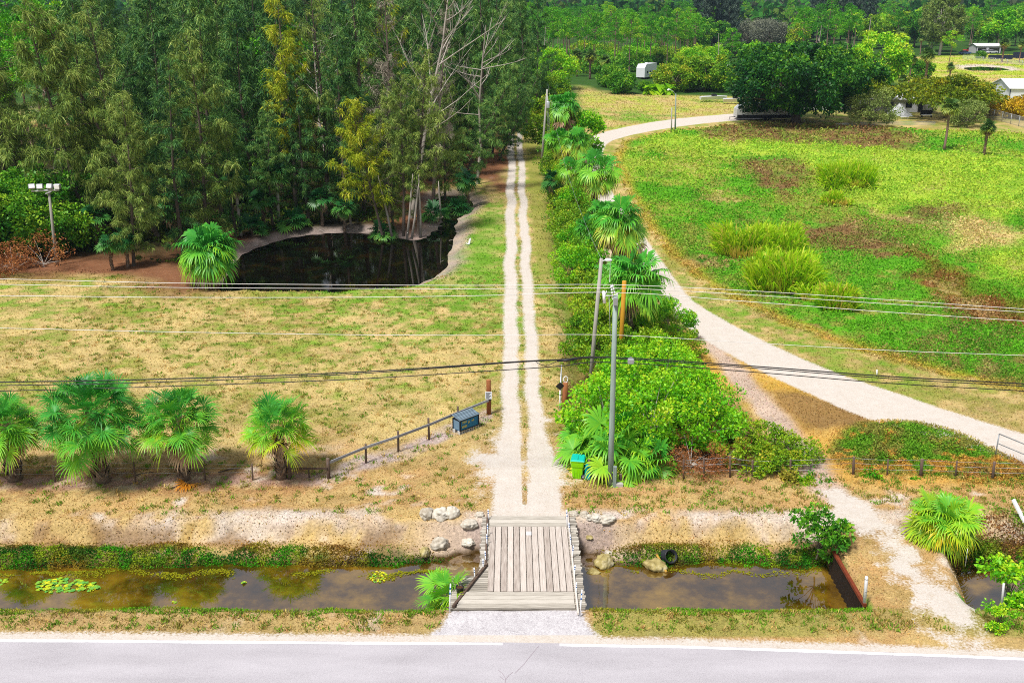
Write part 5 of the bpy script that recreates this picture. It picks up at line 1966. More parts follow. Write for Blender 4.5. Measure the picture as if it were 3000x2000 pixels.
def L3(name, pts, r, m, lb, g):
    # extend beyond the frame on both sides
    (ax, ay), (bx_, by_) = pts[0], pts[1]
    (cx, cy), (dx, dy) = pts[-2], pts[-1]
    pts = [(ax - 900, ay + (ay - by_) / (bx_ - ax) * 900 * .9)] + pts + [(dx + 900, dy + (dy - cy) / (dx - cx) * 900)]
    return line(name, pts, r, M[m], lb, g)


L3('power_line', [(0, 817), (500, 829), (1000, 834), (1400, 836), (1790, 834), (2200, 852), (2600, 878), (3000, 905)], .013, 'wire_light', 'topmost pale power line crossing the whole lawn', 'power lines')
L3('power_line', [(0, 833), (500, 842), (1000, 845), (1400, 846), (1795, 844), (2200, 864), (2600, 890), (3000, 914)], .013, 'wire_light', 'second pale power line just under the topmost', 'power lines')
L3('power_line', [(0, 866), (500, 871), (1000, 871), (1400, 866), (1808, 857), (2200, 884), (2600, 914), (3000, 940)], .014, 'wire_light', 'third pale power line held by the slanted insulator', 'power lines')
L3('power_line', [(0, 961), (500, 972), (1000, 980), (1400, 982), (1786, 981), (2200, 1004), (2600, 1026), (3000, 1041)], .012, 'wire_light', 'lone pale wire halfway down the utility pole', 'power lines')
L3('communication_cable', [(0, 1119), (400, 1112), (1000, 1092), (1500, 1060), (1640, 1053), (1789, 1046), (2200, 1072), (2600, 1102), (3000, 1124)], .030, 'black', 'upper thick black cable over the driveway', 'black cables')
L3('communication_cable', [(0, 1129), (400, 1121), (1000, 1097), (1500, 1062), (1640, 1055), (1789, 1050), (2200, 1077), (2600, 1108), (3000, 1131)], .022, 'black', 'black cable hugging the underside of the thick one', 'black cables')
L3('communication_cable', [(0, 1145), (400, 1134), (1000, 1112), (1500, 1082), (1640, 1072), (1789, 1061), (2200, 1089), (2600, 1122), (3000, 1145)], .022, 'black', 'lowest black cable, hanging apart from the pair', 'black cables')
mb = MB()
mb.tube([AY(1632, 1058, uy - .05), AY(1660, 1055, uy - .05), AY(1690, 1052, uy - .05)], [.03, .062, .03], 8, .4)
tag(mb.build('splice_case', M['black']), 'black bulging splice sleeve on the cable pair left of the pole', 'splice case')
mb = MB()
mb.tube([AY(1570, 1060, uy - .04), AY(1585, 1068, uy - .04), AY(1600, 1071, uy - .04), AY(1615, 1066, uy - .04), AY(1632, 1058, uy - .04)], .016, 6, .4)
tag(mb.build('cable_loop', M['black']), 'short slack loop hanging below the splice sleeve', 'cable loop')
p = AY(1848, 1057, uy - .1)
mb = MB()
mb.box(-.14, .14, -.1, .1, -.14, .12, .5, bev=.03)
mb.box(-.05, .05, -.03, .03, .12, .19, .3)
tag(mb.build('cable_box', M['metal'], None, p), 'grey cable junction box hanging right of the utility pole', 'junction box')

# grey lamp pole
x, y = G(1726, 1148)
t = AY(1762, 757, y)
o_ = Vector((x, y, 0))
lp = empty('lamp_pole', (x, y, 0), 'leaning grey wooden pole with a white street lamp arm', 'street lamp')
mb = MB()
mb.tube([(0, 0, -.4), (t - o_) * .5, (t - o_)], [.125, .115, .10], 12, .5)
mb.build('pole', M['pole_grey'], lp)
mb = MB()
tz2 = t - o_
mb.tube([tz2 + Vector((.05, -.05, -.15)), tz2 + Vector((.25, -.1, -.05))], .03, 6, .5)
mb.tube([tz2 + Vector((.22, -.1, -.06)), tz2 + Vector((.42, -.12, -.06)), tz2 + Vector((.60, -.14, -.08))], [.09, .11, .06], 10, .8)
mb.build('lamp_head', M['white'], lp)
mb = MB()
mb.tube([tz2 + Vector((.5, -.14, -.1)), wires_at[0] - o_ + Vector((-.05, .1, .1))], .012, 4, .6)
mb.build('supply_wire', M['wire_light'], lp)
mb = MB()
a = tz2 + Vector((0, 0, -.05))
b = AY(1605, 245, 141) - o_
pts = [a.lerp(b, k / 14) + Vector((0, 0, -2.2 * (1 - (2 * k / 14 - 1) ** 2))) for k in range(15)]
mb.tube(pts, .008, 4, .5)
tag(mb.build('service_wire', M['metal'], None, o_), 'thin service wire sagging from the lamp pole over the hedge', 'power line')
x, y = G(1815, 1092)
t = AY(1829, 823, y)
mb = MB()
mb.tube([(0, 0, -.4), (t - Vector((x, y, 0))) * .5, (t - Vector((x, y, 0)))], [.14, .135, .13], 14, .5)
mb.lathe([(0, .02), (.08, .016), (.13, 0)], 14, c=tuple(t - Vector((x, y, 0))), tint=.9)
tag(mb.build('timber_pole', M['pole_yellow'], None, (x, y, 0)), 'plain honey yellow timber pole without wires', 'pole')
# far pole with transformer
x, y = G(1585, 500)
t = AY(1603, 262, y)
fp = empty('utility_pole', (x, y, 0), 'old grey utility pole with a pale transformer beside the driveway', 'utility pole')
o_ = Vector((x, y, 0))
mb = MB()
mb.tube([(0, 0, -.4), (t - o_) * .5, (t - o_)], [.17, .15, .12], 10, .5)
mb.build('pole', M['pole_grey'], fp)
mb = MB()
c = AY(1602, 307, y) - o_ + Vector((.15, -.25, 0))
mb.lathe([(0, -.42), (.22, -.42), (.23, -.38), (.23, .36), (.20, .42), (.06, .46), (0, .46)], 14, c=tuple(c), tint=.9)
mb.tube([c + Vector((.0, 0, .45)), c + Vector((.02, 0, .65))], .04, 6, .9)
mb.build('transformer', M['metal'], fp)
mb = MB()
for k in range(4):
    mb.tube([(t - o_) + Vector((.05, -.05, -.6)), (t - o_) * .6 + Vector((.35 + .1 * k, -.1, 0)), Vector((.9 + .12 * k, -.2, .3))], .014, 4, .4)
mb.build('guy_wire', M['metal'], fp)
# lamp post by the sand road bend
x, y = G(1978, 389)
t = AY(1980, 275, y)
ls = empty('street_lamp', (x, y, 0), 'slender grey lamp post with a curved arm at the sand road bend', 'street lamp')
o_ = Vector((x, y, 0))
tz3 = t - o_
mb = MB()
mb.tube([(0, 0, -.3), tz3 * .5, tz3], [.15, .12, .09], 8, .4)
mb.build('post', M['pole_green'], ls)
mb = MB()
mb.tube([tz3 + Vector((0, 0, -.3)), tz3 + Vector((-.4, 0, .35)), tz3 + Vector((-1.1, 0, .75))], .05, 6, .6)
mb.build('arm', M['metal'], ls)
mb = MB()
mb.tube([tz3 + Vector((-1.0, 0, .72)), tz3 + Vector((-1.25, 0, .68)), tz3 + Vector((-1.5, 0, .58))], [.08, .17, .12], 8, .9)
mb.build('lamp_head', M['white'], ls)
post_o = post('timber_stake', 1967, 389, 1968, 316, .12, M['pole_grey'])
tag(post_o, 'short bare timber stake beside the slender lamp post', 'post')
# floodlight pole
x, y = G(167, 778)
t = AY(143, 560, y)
fl_ = empty('floodlight_pole', (x, y, 0), 'timber pole with four floodlights before the vine covered trees', 'floodlight pole')
o_ = Vector((x, y, 0))
tz4 = t - o_
mb = MB()
mb.tube([(0, 0, -.3), tz4 * .5, tz4], [.15, .13, .10], 10, .35)
mb.build('pole', M['pole_grey'], fl_)
mb = MB()
mb.bar(tz4 + Vector((-1.45, -.1, .02)), tz4 + Vector((.95, -.1, .12)), .14, .12, .6)
mb.bar(tz4 + Vector((-.25, -.15, -.2)), tz4 + Vector((.3, -.15, .0)), .12, .1, .7)
mb.build('crossarm', M['metal'], fl_)
for dx, rz, tl in ((-1.35, .5, -.4), (-.65, .2, -.2), (.2, -.2, -.5), (.85, -.1, .1)):
    mb = MB()
    Mx = Matrix.Translation(tz4 + Vector((dx, -.12, .42))) @ Matrix.Rotation(rz, 4, 'Z') @ Matrix.Rotation(tl, 4, 'X')
    mb.box(-.27, .27, -.14, .16, -.22, .22, .55, M=Mx, bev=.05)
    mb.bar(tz4 + Vector((dx, -.1, .1)), tz4 + Vector((dx, -.12, .3)), .05, .05, .4)
    fo = mb.build('floodlight', M['metal'], fl_)
    mb = MB()
    mb.box(-.22, .22, -.17, -.142, -.17, .17, .95, M=Mx)
    mb.build('lens', M['white'], fo)

# ================================================================== culvert crossing
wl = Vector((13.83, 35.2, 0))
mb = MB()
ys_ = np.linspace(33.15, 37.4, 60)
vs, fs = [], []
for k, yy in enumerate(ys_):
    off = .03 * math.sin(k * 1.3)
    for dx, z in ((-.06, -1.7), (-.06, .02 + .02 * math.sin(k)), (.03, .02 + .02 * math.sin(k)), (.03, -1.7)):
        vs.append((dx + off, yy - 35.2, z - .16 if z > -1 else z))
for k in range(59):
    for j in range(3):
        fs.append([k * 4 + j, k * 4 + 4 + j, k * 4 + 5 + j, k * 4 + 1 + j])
mb.add(vs, fs, .12)  # face below the rusty rim: shade and water reflection put in as dark colour
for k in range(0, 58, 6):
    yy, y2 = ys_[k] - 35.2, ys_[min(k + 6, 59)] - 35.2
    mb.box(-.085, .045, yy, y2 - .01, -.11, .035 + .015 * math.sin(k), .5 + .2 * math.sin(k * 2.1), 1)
tag(mb.build('retaining_wall', [M['rust_shaded'], M['rust']], None, wl), 'rusty sheet steel wall holding the culvert crossing above the canal', 'retaining wall')


def pipe_post(pxb, pyb, pxt, pyt, r, lb, bands=True, base=0.0):
    x, y = G(pxb, pyb, base)
    t = AY(pxt, pyt, y) - Vector((x, y, base))
    mb = MB()
    mb.tube([Vector((0, 0, -.2)), t * .97, t], [r, r, r * .8], 12, .6)
    if bands:
        for k in (.45, .9):
            mb.tube([t * k, t * (k + .03)], r * 1.04, 12, .5, 1)
    tag(mb.build('marker_post', [M['white'], M['metal']], None, (x, y, base)), lb, 'marker post')


pipe_post(2533, 1766, 2539, 1688, .065, 'thick white marker post beside the rusty culvert wall')
pipe_post(2935, 1774, 2941, 1708, .045, 'slim white marker post at the verge of the last canal stretch', False)
pipe_post(2830, 1645, 2835, 1606, .015, 'hooked thin pale stake at the culvert bank', False)
pipe_post(2417, 1500, 2418, 1484, .05, 'white pipe stub behind the leafy sapling', False)
a = W(3003, 1530)
b = AY(2984, 1478, a.y)
mb = MB()
mb.bar(Vector((0, 0, .0)), b - a + Vector((0, .5, .0)), .22, .10, .6)
tag(mb.build('white_board', M['white'], None, a), 'slanting white board among the weeds past the squat palm', 'board')
pipe_post(2570, 1097, 2569, 1083, .05, 'lone white survey stub at the edge of the weedy field', False)
# debris on the pond bank
x, y = G(1374, 716)
mb = MB()
mb.tube([(0, 0, .0), (.05, .2, .35), (.12, .5, .55)], [.09, .10, .07], 8, .8)
mb.tube([(0, 0, .1), (-.3, .1, .2)], [.06, .04], 6, .7)
tag(mb.build('white_stump', M['white'], None, (x, y, -.1)), 'bleached white stump on the green pond bank', 'stump')
# ================================================================== palms in front
def gp_(px, py):
    x, y = G(px, py)
    return x, y


GP = 'cabbage palms along the roadside'
K_palmS.put(*gp_(45, 1405), 'cabbage palm cut off by the frame with a stubby woven trunk', GP, v=1, sc=1.0, rz=.4)
K_palmS.put(*gp_(300, 1410), 'largest cabbage palm, its double head shading dead hanging fronds', GP, v=3, sc=1.0, rz=2.0)
K_palmS.put(*gp_(540, 1402), 'cabbage palm between the largest one and the yellow tipped one', GP, v=0, sc=1.0, rz=4.2)
K_palmS.put(*gp_(826, 1400), 'round yellow tipped cabbage palm at the end of the rail fence', GP, v=2, sc=1.0, rz=1.1)
x, y = G(2850, 1600)
K_sq = Kind('squat_palm', 'palm', [fan_palm(56, .95, 58, 1.0, 1.0, 'palm_green', .24, 6, .45, .5, True, (-.7, 1.4), 28, .55, .75)])
K_sq.put(18.75, 38.0, 'squat bushy palm on the culvert bank with vines in its skirt', None, z=.05, sc=.95)
K_pond = Kind('pond_palm', 'palm', [fan_palm(57, 2.6, 56, 1.35, 1.35, 'palm_green', .24, 30, .5, .55, True, (-.9, 1.35), 26, .25, .62, skirt_len=1.3)])
K_pond.put(*gp_(622, 838), 'big shaggy palm with pale dead skirt at the pond corner', None, z=0, sc=1.15)
K_sap = Kind('fan_palm_seedling', 'palm', [fan_palm(58, .12, 13, .55, .72, 'palm_green', .05, 0, .45, .25, False, (-.25, 1.3), 30, .35, .75)])
K_sap.put(-2.65, 34.3, 'young fan palm sprouting beside the bridge side platform', None, z=-.55, sc=1.25, tilt=(0, -.25))
K_pmt = Kind('palmetto', 'palm', [fan_palm(59, .35, 18, 1.0, .95, 'palm_green', .08, 0, .5, .45, False, (-.35, 1.2), 26, .35, .75), fan_palm(60, .55, 15, 1.1, 1.0, 'palm_green', .08, 2, .5, .5, False, (-.45, 1.2), 26, .35, .8)])
for i, (x, y, s_, lb) in enumerate([(4.1, 45.6, 1.15, 'palmetto behind the low barrier near the turquoise bin lid'), (5.45, 44.3, 1.05, 'palmetto drooping its fans right at the utility pole'), (6.9, 44.8, 1.1, 'palmetto under the bright shrub beside the brown tangle'), (5.6, 46.0, 1.35, 'tallest palmetto pushing through the bright shrub behind the pole'), (3.6, 47.2, .9, 'small palmetto at the driveway side of the bright shrub')]):
    K_pmt.put(x, y, lb, 'palmettos at the utility pole', sc=s_, v=i % 2)
# fallen frond and small debris on the verge
rg = np.random.default_rng(5)
A = fan_leaves(rg, [np.zeros(3), np.array([.05, .1, .02])], [np.array([-.5, -.8, .25]), np.array([.3, -1, .3])], [.85, .7], [.5, .6], 18, .5, .5, 1.1, .3)
me = np_mesh('dry_frond', A[0], A[1], M['frond_orange'], tint=A[2])
x, y = G(545, 1432)
tag(link('dry_frond', me, None, (x, y + .35, .05)), 'curled orange dead frond fallen on the verge', 'palm frond')
mb = MB()
for (a, b, lb) in [((640, 1385), (705, 1372), 'thin dark branch lying left of the yellow tipped palm'), ((500, 1432), (560, 1416), 'thin dark branch beside the orange dead frond'), ((390, 1395), (450, 1384), 'thin dark branch beside the largest palm trunk')]:
    p, q = W(*a), W(*b)
    mb = MB()
    mb.tube([p + Vector((0, 0, .03)), (p + q) / 2 + Vector((0, .05, .07)), q + Vector((0, 0, .04))], [.035, .028, .015], 6, .3)
    tag(mb.build('fallen_branch', M['wood_dark']), lb, 'branch', 'fallen branches under the palms')

# ================================================================== hedge along the driveway
GH = 'fan palms of the driveway hedge'
for (px, D, cz, v, s_, lb) in [(1852, 61.5, 5.3, 0, 1.10, 'hedge fan palm spreading its crown above the yellow pole'), (1818, 77.5, 5.7, 1, 1.2, 'hedge fan palm with dead brown leaves behind the grey lamp pole'), (1745, 97, 6.4, 2, 1.2, 'hedge fan palm overhanging the green field edge'), (1690, 118, 6.3, 1, 1.05, 'dark hedge fan palm farther up the driveway'), (1652, 138, 8.2, 1, 1.25, 'tall hedge fan palm with a long brown skirt beside the transformer pole'), (1790, 69, 3.2, 2, .8, 'low ragged fan palm squeezed between two taller hedge palms'), (1720, 84, 3.4, 0, .72, 'small fan palm on the driveway side of the hedge'), (1770, 88, 3.9, 1, .8, 'half hidden fan palm at the sand road edge of the hedge'), (1668, 109, 4.4, 2, .85, 'leaning fan palm lost in the upper hedge'), (1636, 128, 5.0, 0, .9, 'blue green fan palm near the far utility pole')]:
    x = (px - 1500) / F * (D * CP + (H - cz) * SP)
    h0 = (4.6, 5.2, 4.9)[v]
    K_wash.put(x, D, lb, GH, v=v, sc=s_, z=cz - h0 * s_)
K_palmD.put(*gp_(1622, 602), 'dark cabbage palm standing alone at the lawn edge of the hedge', GH, v=0, sc=.95)

K_hedge = Kind('hedge_shrub', 'shrub', [broadleaf(91, 3.2, 2.0, 1.5, 'lf_hedge', 36, .20, 130, trunk=.08), broadleaf(92, 2.6, 1.9, 1.25, 'lf_hedge', 34, .18, 130, trunk=.08, open_=.2), broadleaf(93, 3.6, 2.1, 1.7, 'lf_bright', 36, .20, 130, trunk=.08)])
GS = 'shrubs of the driveway hedge'
rg = np.random.default_rng(404)
ptsh = []
for k in range(4000):
    if len(ptsh) >= 92:
        break
    y = 57 + 92 * rg.uniform() ** .9
    x = rg.uniform(3.2, 12.5)
    xa, ya = np.array([x]), np.array([y])
    if sdpoly(xa, ya, _hedge)[0] < .5 or sdpoly(xa, ya, SROAD)[0] > -1.1 or x < 4.6 + .012 * (y - 50) or (y < 60 and x > 9.5):
        continue
    if any((x - a) ** 2 + (y - b) ** 2 < (1.25 + .006 * y) ** 2 for a, b in ptsh):
        continue
    ptsh.append((x, y))
    s_ = float(rg.uniform(.5, .85) + .0022 * (y - 57) + (.15 if x < 7.5 else -.05))
    K_hedge.put(x, y, 'leafy green shrub in the thick of the driveway hedge', GS, sc=s_, v=int(rg.choice(3, p=[.4, .4, .2])))
K_htree = Kind('hedge_tree', 'tree', [broadleaf(94, 6.2, 3.0, 2.7, 'lf_bright', 48, .34, 130, trunk=.14), broadleaf(95, 6.0, 3.1, 2.6, 'lf_hedge', 48, .32, 130, trunk=.14), broadleaf(96, 7.2, 4.2, 3.1, 'lf_bright', 60, .42, 130, trunk=.2)])
K_htree.put(9.6, 139, 'bright green tree shouldering the skirted hedge palm', None, v=0, sc=1.15)
K_htree.put(5.1, 150, 'brownish green tree arching at the far end of the driveway', None, v=1, sc=1.05)
K_htree.put(6.6, 165, 'rounded dull tree behind the transformer pole', None, v=1, sc=1.2)
K_htree.put(1.4, 182, 'dull green tree closing off the end of the driveway', None, v=1, sc=1.0)
K_htree.put(*gp_(1605, 262), 'full bright tree above the head of the driveway hedge', None, v=2, sc=1.35)
K_htree.put(7.0, 205, 'broad green tree left of the golden clearing', None, v=1, sc=1.25)
K_htree.put(3.6, 215, 'leafy tree tucked behind the end of the driveway', None, v=0, sc=1.2)

# the big bright shrub by the utility pole
K_bright = Kind('bright_shrub', 'shrub', [broadleaf(97, 3.0, 2.0, 1.45, 'lf_bright', 42, .17, 150, trunk=.07, bark='bark_pale'), broadleaf(98, 3.3, 2.2, 1.55, 'lf_bright', 44, .17, 150, trunk=.07, bark='bark_pale'), broadleaf(99, 1.4, 1.5, .7, 'lf_hedge', 24, .15, 130, trunk=.05, base=.1, clr=.85)])
GB = 'bright shrubs by the utility pole'
for (x, y, s_, v, lb) in [(5.1, 48.2, 1.11, 0, 'bright shrub directly behind the utility pole'), (7.3, 47.6, 1.17, 1, 'bright shrub over the palmettos, fullest of the thicket'), (9.5, 47.6, 1.08, 0, 'bright shrub above the brown twig tangle'), (6.3, 51.6, 1.11, 0, 'bright shrub beside the base of the grey lamp pole'), (8.4, 52.0, 1.19, 1, 'bright shrub in the middle back of the thicket'), (10.5, 50.2, 0.99, 0, 'bright shrub sloping to the faint trail'), (8.8, 56.5, 0.94, 1, 'yellow tipped bright shrub nearest the sand road'), (7.2, 56.3, 0.84, 0, 'bright shrub at the foot of the yellow pole')]:
    K_bright.put(x, y, lb, GB, v=v, sc=s_)
for (x, y, s_, lb) in [(12.0, 47.6, 1.0, 'low vine shrub next to the bright thicket'), (13.4, 46.6, .95, 'low vine shrub midway along the wire fence tail'), (14.7, 45.6, .85, 'smallest vine shrub ending the thicket'), (11.8, 45.0, .95, 'low green shrub climbing the verge fence'), (13.1, 44.7, .75, 'low leafy mat over the fence stakes')]:
    K_bright.put(x, y, lb, 'low vine shrubs by the fence', v=2, sc=s_)
K_twig = Kind('twig_tangle', 'shrub', [broadleaf(100, 1.5, 1.5, .75, 'lf_brown', 22, .09, 120, trunk=.05, base=.1, bark='bark_pale')])
K_twig.put(9.0, 45.0, 'brown tangle of bare twigs below the bright shrubs', 'twig tangles', sc=1.05)
K_twig.put(10.6, 45.3, 'second brown twig tangle beside the fence stakes', 'twig tangles', sc=.85)
K_twig.put(7.6, 44.9, 'low twig tangle between palmetto and fence', 'twig tangles', sc=.7)
K_sapl = Kind('leafy_sapling', 'shrub', [broadleaf(101, 2.3, .95, 1.0, 'lf_deep', 18, .20, 90, trunk=.04, clr=1.1)])
K_sapl.put(13.3, 37.7, 'leafy green sapling leaning over the canal by the rusty wall', None, z=-.75, sc=1.05, tilt=(0, .12))
K_sapl2 = Kind('leafy_sapling', 'shrub', [broadleaf(102, 1.7, .9, .8, 'lf_bright', 16, .18, 90, trunk=.04, clr=1.1)])
K_sapl2.put(20.0, 34.2, 'yellow green sapling above the last stretch of canal', None, z=-.6, sc=1.1)
K_sapl2.put(18.3, 31.6, 'low yellow green sprig at the road shoulder corner', None, z=0, sc=.55)

# water lilies
rg = np.random.default_rng(9)


def lilies(name, px, py, n, rx, ry, lb, sz=.11, grp=None):
    cx, cy = G(px, py, WATER)
    mb = MB()
    for k in range(n):
        a = rg.uniform(0, 6.283)
        q = math.sqrt(rg.uniform(0, 1))
        x, y = cx + math.cos(a) * q * rx, cy + math.sin(a) * q * ry
        r = sz * rg.uniform(.6, 1.25)
        th = rg.uniform(0, 6.283)
        z = WATER + .012 + .004 * (k % 9) + (.05 if rg.uniform() < .2 else 0)
        pts = [(x, y, z)]
        for j in range(11):
            b = th + .25 + j * (6.283 - .5) / 10
            pts.append((x + math.cos(b) * r, y + math.sin(b) * r, z + .012 * math.sin(b * 2 + k)))
        mb.add(pts, [[0, j, j + 1] for j in range(1, 11)], float(rg.uniform(.0, .95)))
    tag(mb.build(name, M['lily']), lb, 'water plant', grp)


lilies('water_lily', 172, 1716, 95, 1.05, .55, 'spreading patch of yellow and green water lily pads', .105)
lilies('water_lily', 262, 1720, 30, .55, .35, 'smaller green lily patch trailing from the spreading one', .10)
lilies('water_lily', 5, 1705, 12, .35, .2, 'few lily pads at the frame edge of the canal')
lilies('floating_weed', 1110, 1690, 70, .38, .42, 'yellow floating weed in the canal near the young fan palm', .05)
lilies('floating_weed', 715, 1708, 8, .10, .05, 'tiny yellow floating leaf cluster in the grey reflection', .06)
lilies('floating_weed', 510, 1764, 6, .10, .05, 'pale leaf cluster afloat near the road side of the canal', .05)
n = 5200
x = RNG.uniform(-26, 13.5, n)
ed = 37.35 + (fbm(x, x * 0, 1.1, 212, 3) - .5) * .8
y = ed - RNG.uniform(0, 1, n) ** 2 * np.clip(.15 + 1.1 * (fbm(x, x * 0, 1.7, 251, 3) - .35), .05, 1)
keep = (np.abs(x - .6) > 3.0) & (RNG.uniform(size=n) < np.where(x > 2, .35, 1.0) * sstep(.36, .52, fbm(x, y, 1.3, 271, 3)))
x, y = x[keep], y[keep]
D_ = RNG.normal(size=(len(x), 3)) * np.array([1, 1, .05])
V, Fq = leaf_quads(np.stack([x, y, np.full(len(x), WATER + .015) + RNG.uniform(0, .02, len(x))], 1), D_, RNG.uniform(.06, .18, len(x)), RNG.uniform(.03, .07, len(x)), 0, side=unit(np.stack([-D_[:, 1], D_[:, 0], D_[:, 0] * 0], 1)))
cc = mixa(np.tile(lin(168, 164, 24, .8), (len(x), 1)), lin(112, 120, 16, .8), RNG.uniform(0, 1, len(x)))
tag(link('floating_algae', np_mesh('floating_algae', V, Fq, M['ground_plants'], col=np.repeat(cc, 4, 0))), 'yellow algae and weed scraps floating along the canal edge', 'algae', None, 'stuff')

# cane clumps in the field
GC = 'cane grass clumps in the field'
for i, (px, py, r, h, lb) in enumerate([(2180, 752, 2.6, 2.9, 'bright cane clump left behind the biggest one'), (2262, 742, 3.0, 3.0, 'wide cane clump standing just behind the biggest one'), (2292, 850, 2.9, 3.5, 'biggest bright cane clump in the middle of the field'), (2452, 912, 1.45, 2.3, 'narrow cane clump with straw coloured foot'), (2478, 548, 3.6, 3.0, 'soft rounded cane clump far back in the field'), (2448, 600, 1.7, 2.0, 'small cane clump at the front of the far rounded one'), (2372, 888, .9, 1.3, 'low cane tuft between the biggest clump and the narrow one')]):
    x, y = G(px, py)
    me = cane_clump(300 + i, r * .92, h * 1.25, int(900 + 420 * r * r), 'cane', .10 if py > 600 else .13)
    tag(link('cane_grass', me, None, (x, y, hz(x, y) - .05)), lb, 'tall grass', GC)

# ================================================================== casuarina stand
GF = 'casuarinas in front of the stand'
fr = [((55, 690), 0, .95, (0, -.05), 'drooping olive casuarina at the outer end of the stand'),
      ((262, 712), 0, 1.0, (0, -.12), 'olive casuarina just beyond the floodlight pole'),
      ((462, 705), 0, 1.02, (0, -.36), 'heavily leaning casuarina with its pale trunk showing'),
      ((395, 778), 0, .66, (0, .06), 'low hanging casuarina sweeping down to the brown litter'),
      ((535, 752), 1, .72, (0, .03), 'full dark casuarina behind the shaggy pond palm'),
      ((615, 728), 0, .88, (0, .0), 'dense olive casuarina between the shaggy palm and the pond bank'),
      ((690, 695), 1, .62, (0, .0), 'dark casuarina standing behind the left pond bank'),
      ((798, 668), 1, .52, (0, .03), 'short pale topped casuarina with a thin forked trunk'),
      ((905, 655), 1, .66, (0, -.03), 'dark casuarina over the middle of the pond bank'),
      ((1010, 652), 1, .80, (0, .02), 'dark casuarina behind the yellow leaning one'),
      ((1180, 690), 2, .70, (0, .03), 'slender trunked casuarina on the pond point'),
      ((1228, 684), 2, .80, (0, .05), 'broad thin crowned casuarina on the pond point'),
      ((1150, 672), 0, .62, (0, .0), 'olive casuarina tucked between the yellow one and the point'),
      ((1300, 585), 0, .62, (0, .05), 'grey olive casuarina over the inlet of the pond'),
      ((1342, 556), 1, .68, (.06, .44), 'casuarina leaning out across the driveway'),
      ((1395, 512), 1, .42, (0, .16), 'low bushy casuarina by the narrow end of the pond'),
      ((1440, 455), 1, .9, (0, .10), 'dark casuarina crowding the driveway edge'),
      ((1462, 470), 1, .46, (.1, .42), 'low casuarina bough tree arching over the driveway'),
      ((1475, 420), 1, .6, (0, .30), 'dark casuarina closing over the top of the driveway')]
used_xy = []
for (p, v, s_, tl, lb) in fr:
    x, y = G(*p)
    used_xy.append((x, y))
    K_front.put(x, y, lb, GF, v=v, sc=s_, tilt=tl, z=-.05)
x, y = G(1118, 690)
K_yel.put(x, y, 'short yellow casuarina leaning over the pond with bare lower boughs', None, v=0, sc=.86, tilt=(.05, -.16), z=0)
K_yel.put(*G(868, 648), 'tall golden green casuarina with a pale forked top', None, v=1, sc=.97)
K_yel.put(-15.5, 124, 'tall yellowish casuarina near the top of the picture', None, v=1, sc=1.12)
K_bare.put(*gp_(1205, 640), 'large bare grey tree rising through the casuarinas', None, v=0, sc=1.42, z=0)
K_bare.put(*gp_(1398, 540), 'dead tree with curved bleached limbs above the driveway', None, v=1, sc=1.28, z=0)
K_bare.put(-61, 132, 'bleached dead tree with bent arms among the pines', None, v=1, sc=1.15)
K_bare.put(-20.5, 110, 'thin leafless tree behind the golden casuarina', None, v=0, sc=1.15)
K_twg.put(*gp_(1150, 640), 'half bare casuarina with a haze of pinkish grey twigs', None, v=0, sc=.98, z=0)
K_twg.put(*gp_(1270, 610), 'half bare grey casuarina between the two dead trees', None, v=0, sc=.86, z=0, tilt=(0, .08))
K_twg.put(-46.5, 96.5, 'half bare leaning casuarina with long pale boughs over the bushes', None, v=1, sc=.9, tilt=(0, -.22))
K_twg.put(-38, 99, 'half bare olive casuarina behind the heavily leaning one', None, v=1, sc=1.0, tilt=(0, -.12))
K_twg.put(*gp_(960, 640), 'half bare casuarina behind the middle of the pond', None, v=1, sc=1.05)
used_xy += [G(1150, 640), G(1270, 610), (-46.5, 96.5), (-38, 99), G(960, 640), G(868, 648), G(1118, 690), (-15.5, 124), G(1205, 640), G(1398, 540)]
GI = 'casuarinas deep in the stand'
rg = np.random.default_rng(77)
cnt = 0
row = 0
y = 99.0
while y < 205:
    x = -66.0 + rg.uniform(0, 3)
    while x < (-2.6 if y < 178 else 4.0):
        xx, yy = x + rg.uniform(-1.6, 1.6), y + rg.uniform(-2, 2)
        x += 5.4
        px = 1500 + xx / (yy * CP + H * SP) * F
        if px < -140 or (px < 250 and yy > 108):
            continue
        if sdpoly(np.array([xx]), np.array([yy]), POND)[0] > -3.2:
            continue
        if min([(xx - a) ** 2 + (yy - b) ** 2 for a, b in used_xy]) < 9:
            continue
        if yy > 132 and px < 1240 and rg.uniform() < .35:
            continue
        v = int(rg.choice(5, p=[.2, .24, .22, .12, .22])) if yy < 110 else int(rg.choice([1, 2, 4]))  # inner rows only get darker needles, shade of the gaps put into colour
        K_cas.put(xx, yy, 'tall feathery casuarina crowded deep in the dark stand', GI, v=v, sc=float(rg.uniform(.62, 1.12) if yy < 122 else rg.uniform(.9, 1.16)), tilt=(float(rg.normal() * .03), float(rg.normal() * .07)))
        cnt += 1
    y += 7.0
for (xx, yy, v, s_, tl, lb) in [(-1.9, 147, 1, .58, .46, 'casuarina bowing right across the upper driveway'), (2.6, 178, 1, .92, -.05, 'tall dark casuarina at the very end of the driveway'), (4.6, 190, 4, .95, 0, 'tall dark casuarina right of the driveway end'), (.4, 196, 2, 1.0, .03, 'tall casuarina seen straight down the driveway')]:
    K_cas.put(xx, yy, lb, 'casuarinas at the end of the driveway', v=v, sc=s_, tilt=(0, tl))
print('casuarinas', cnt)
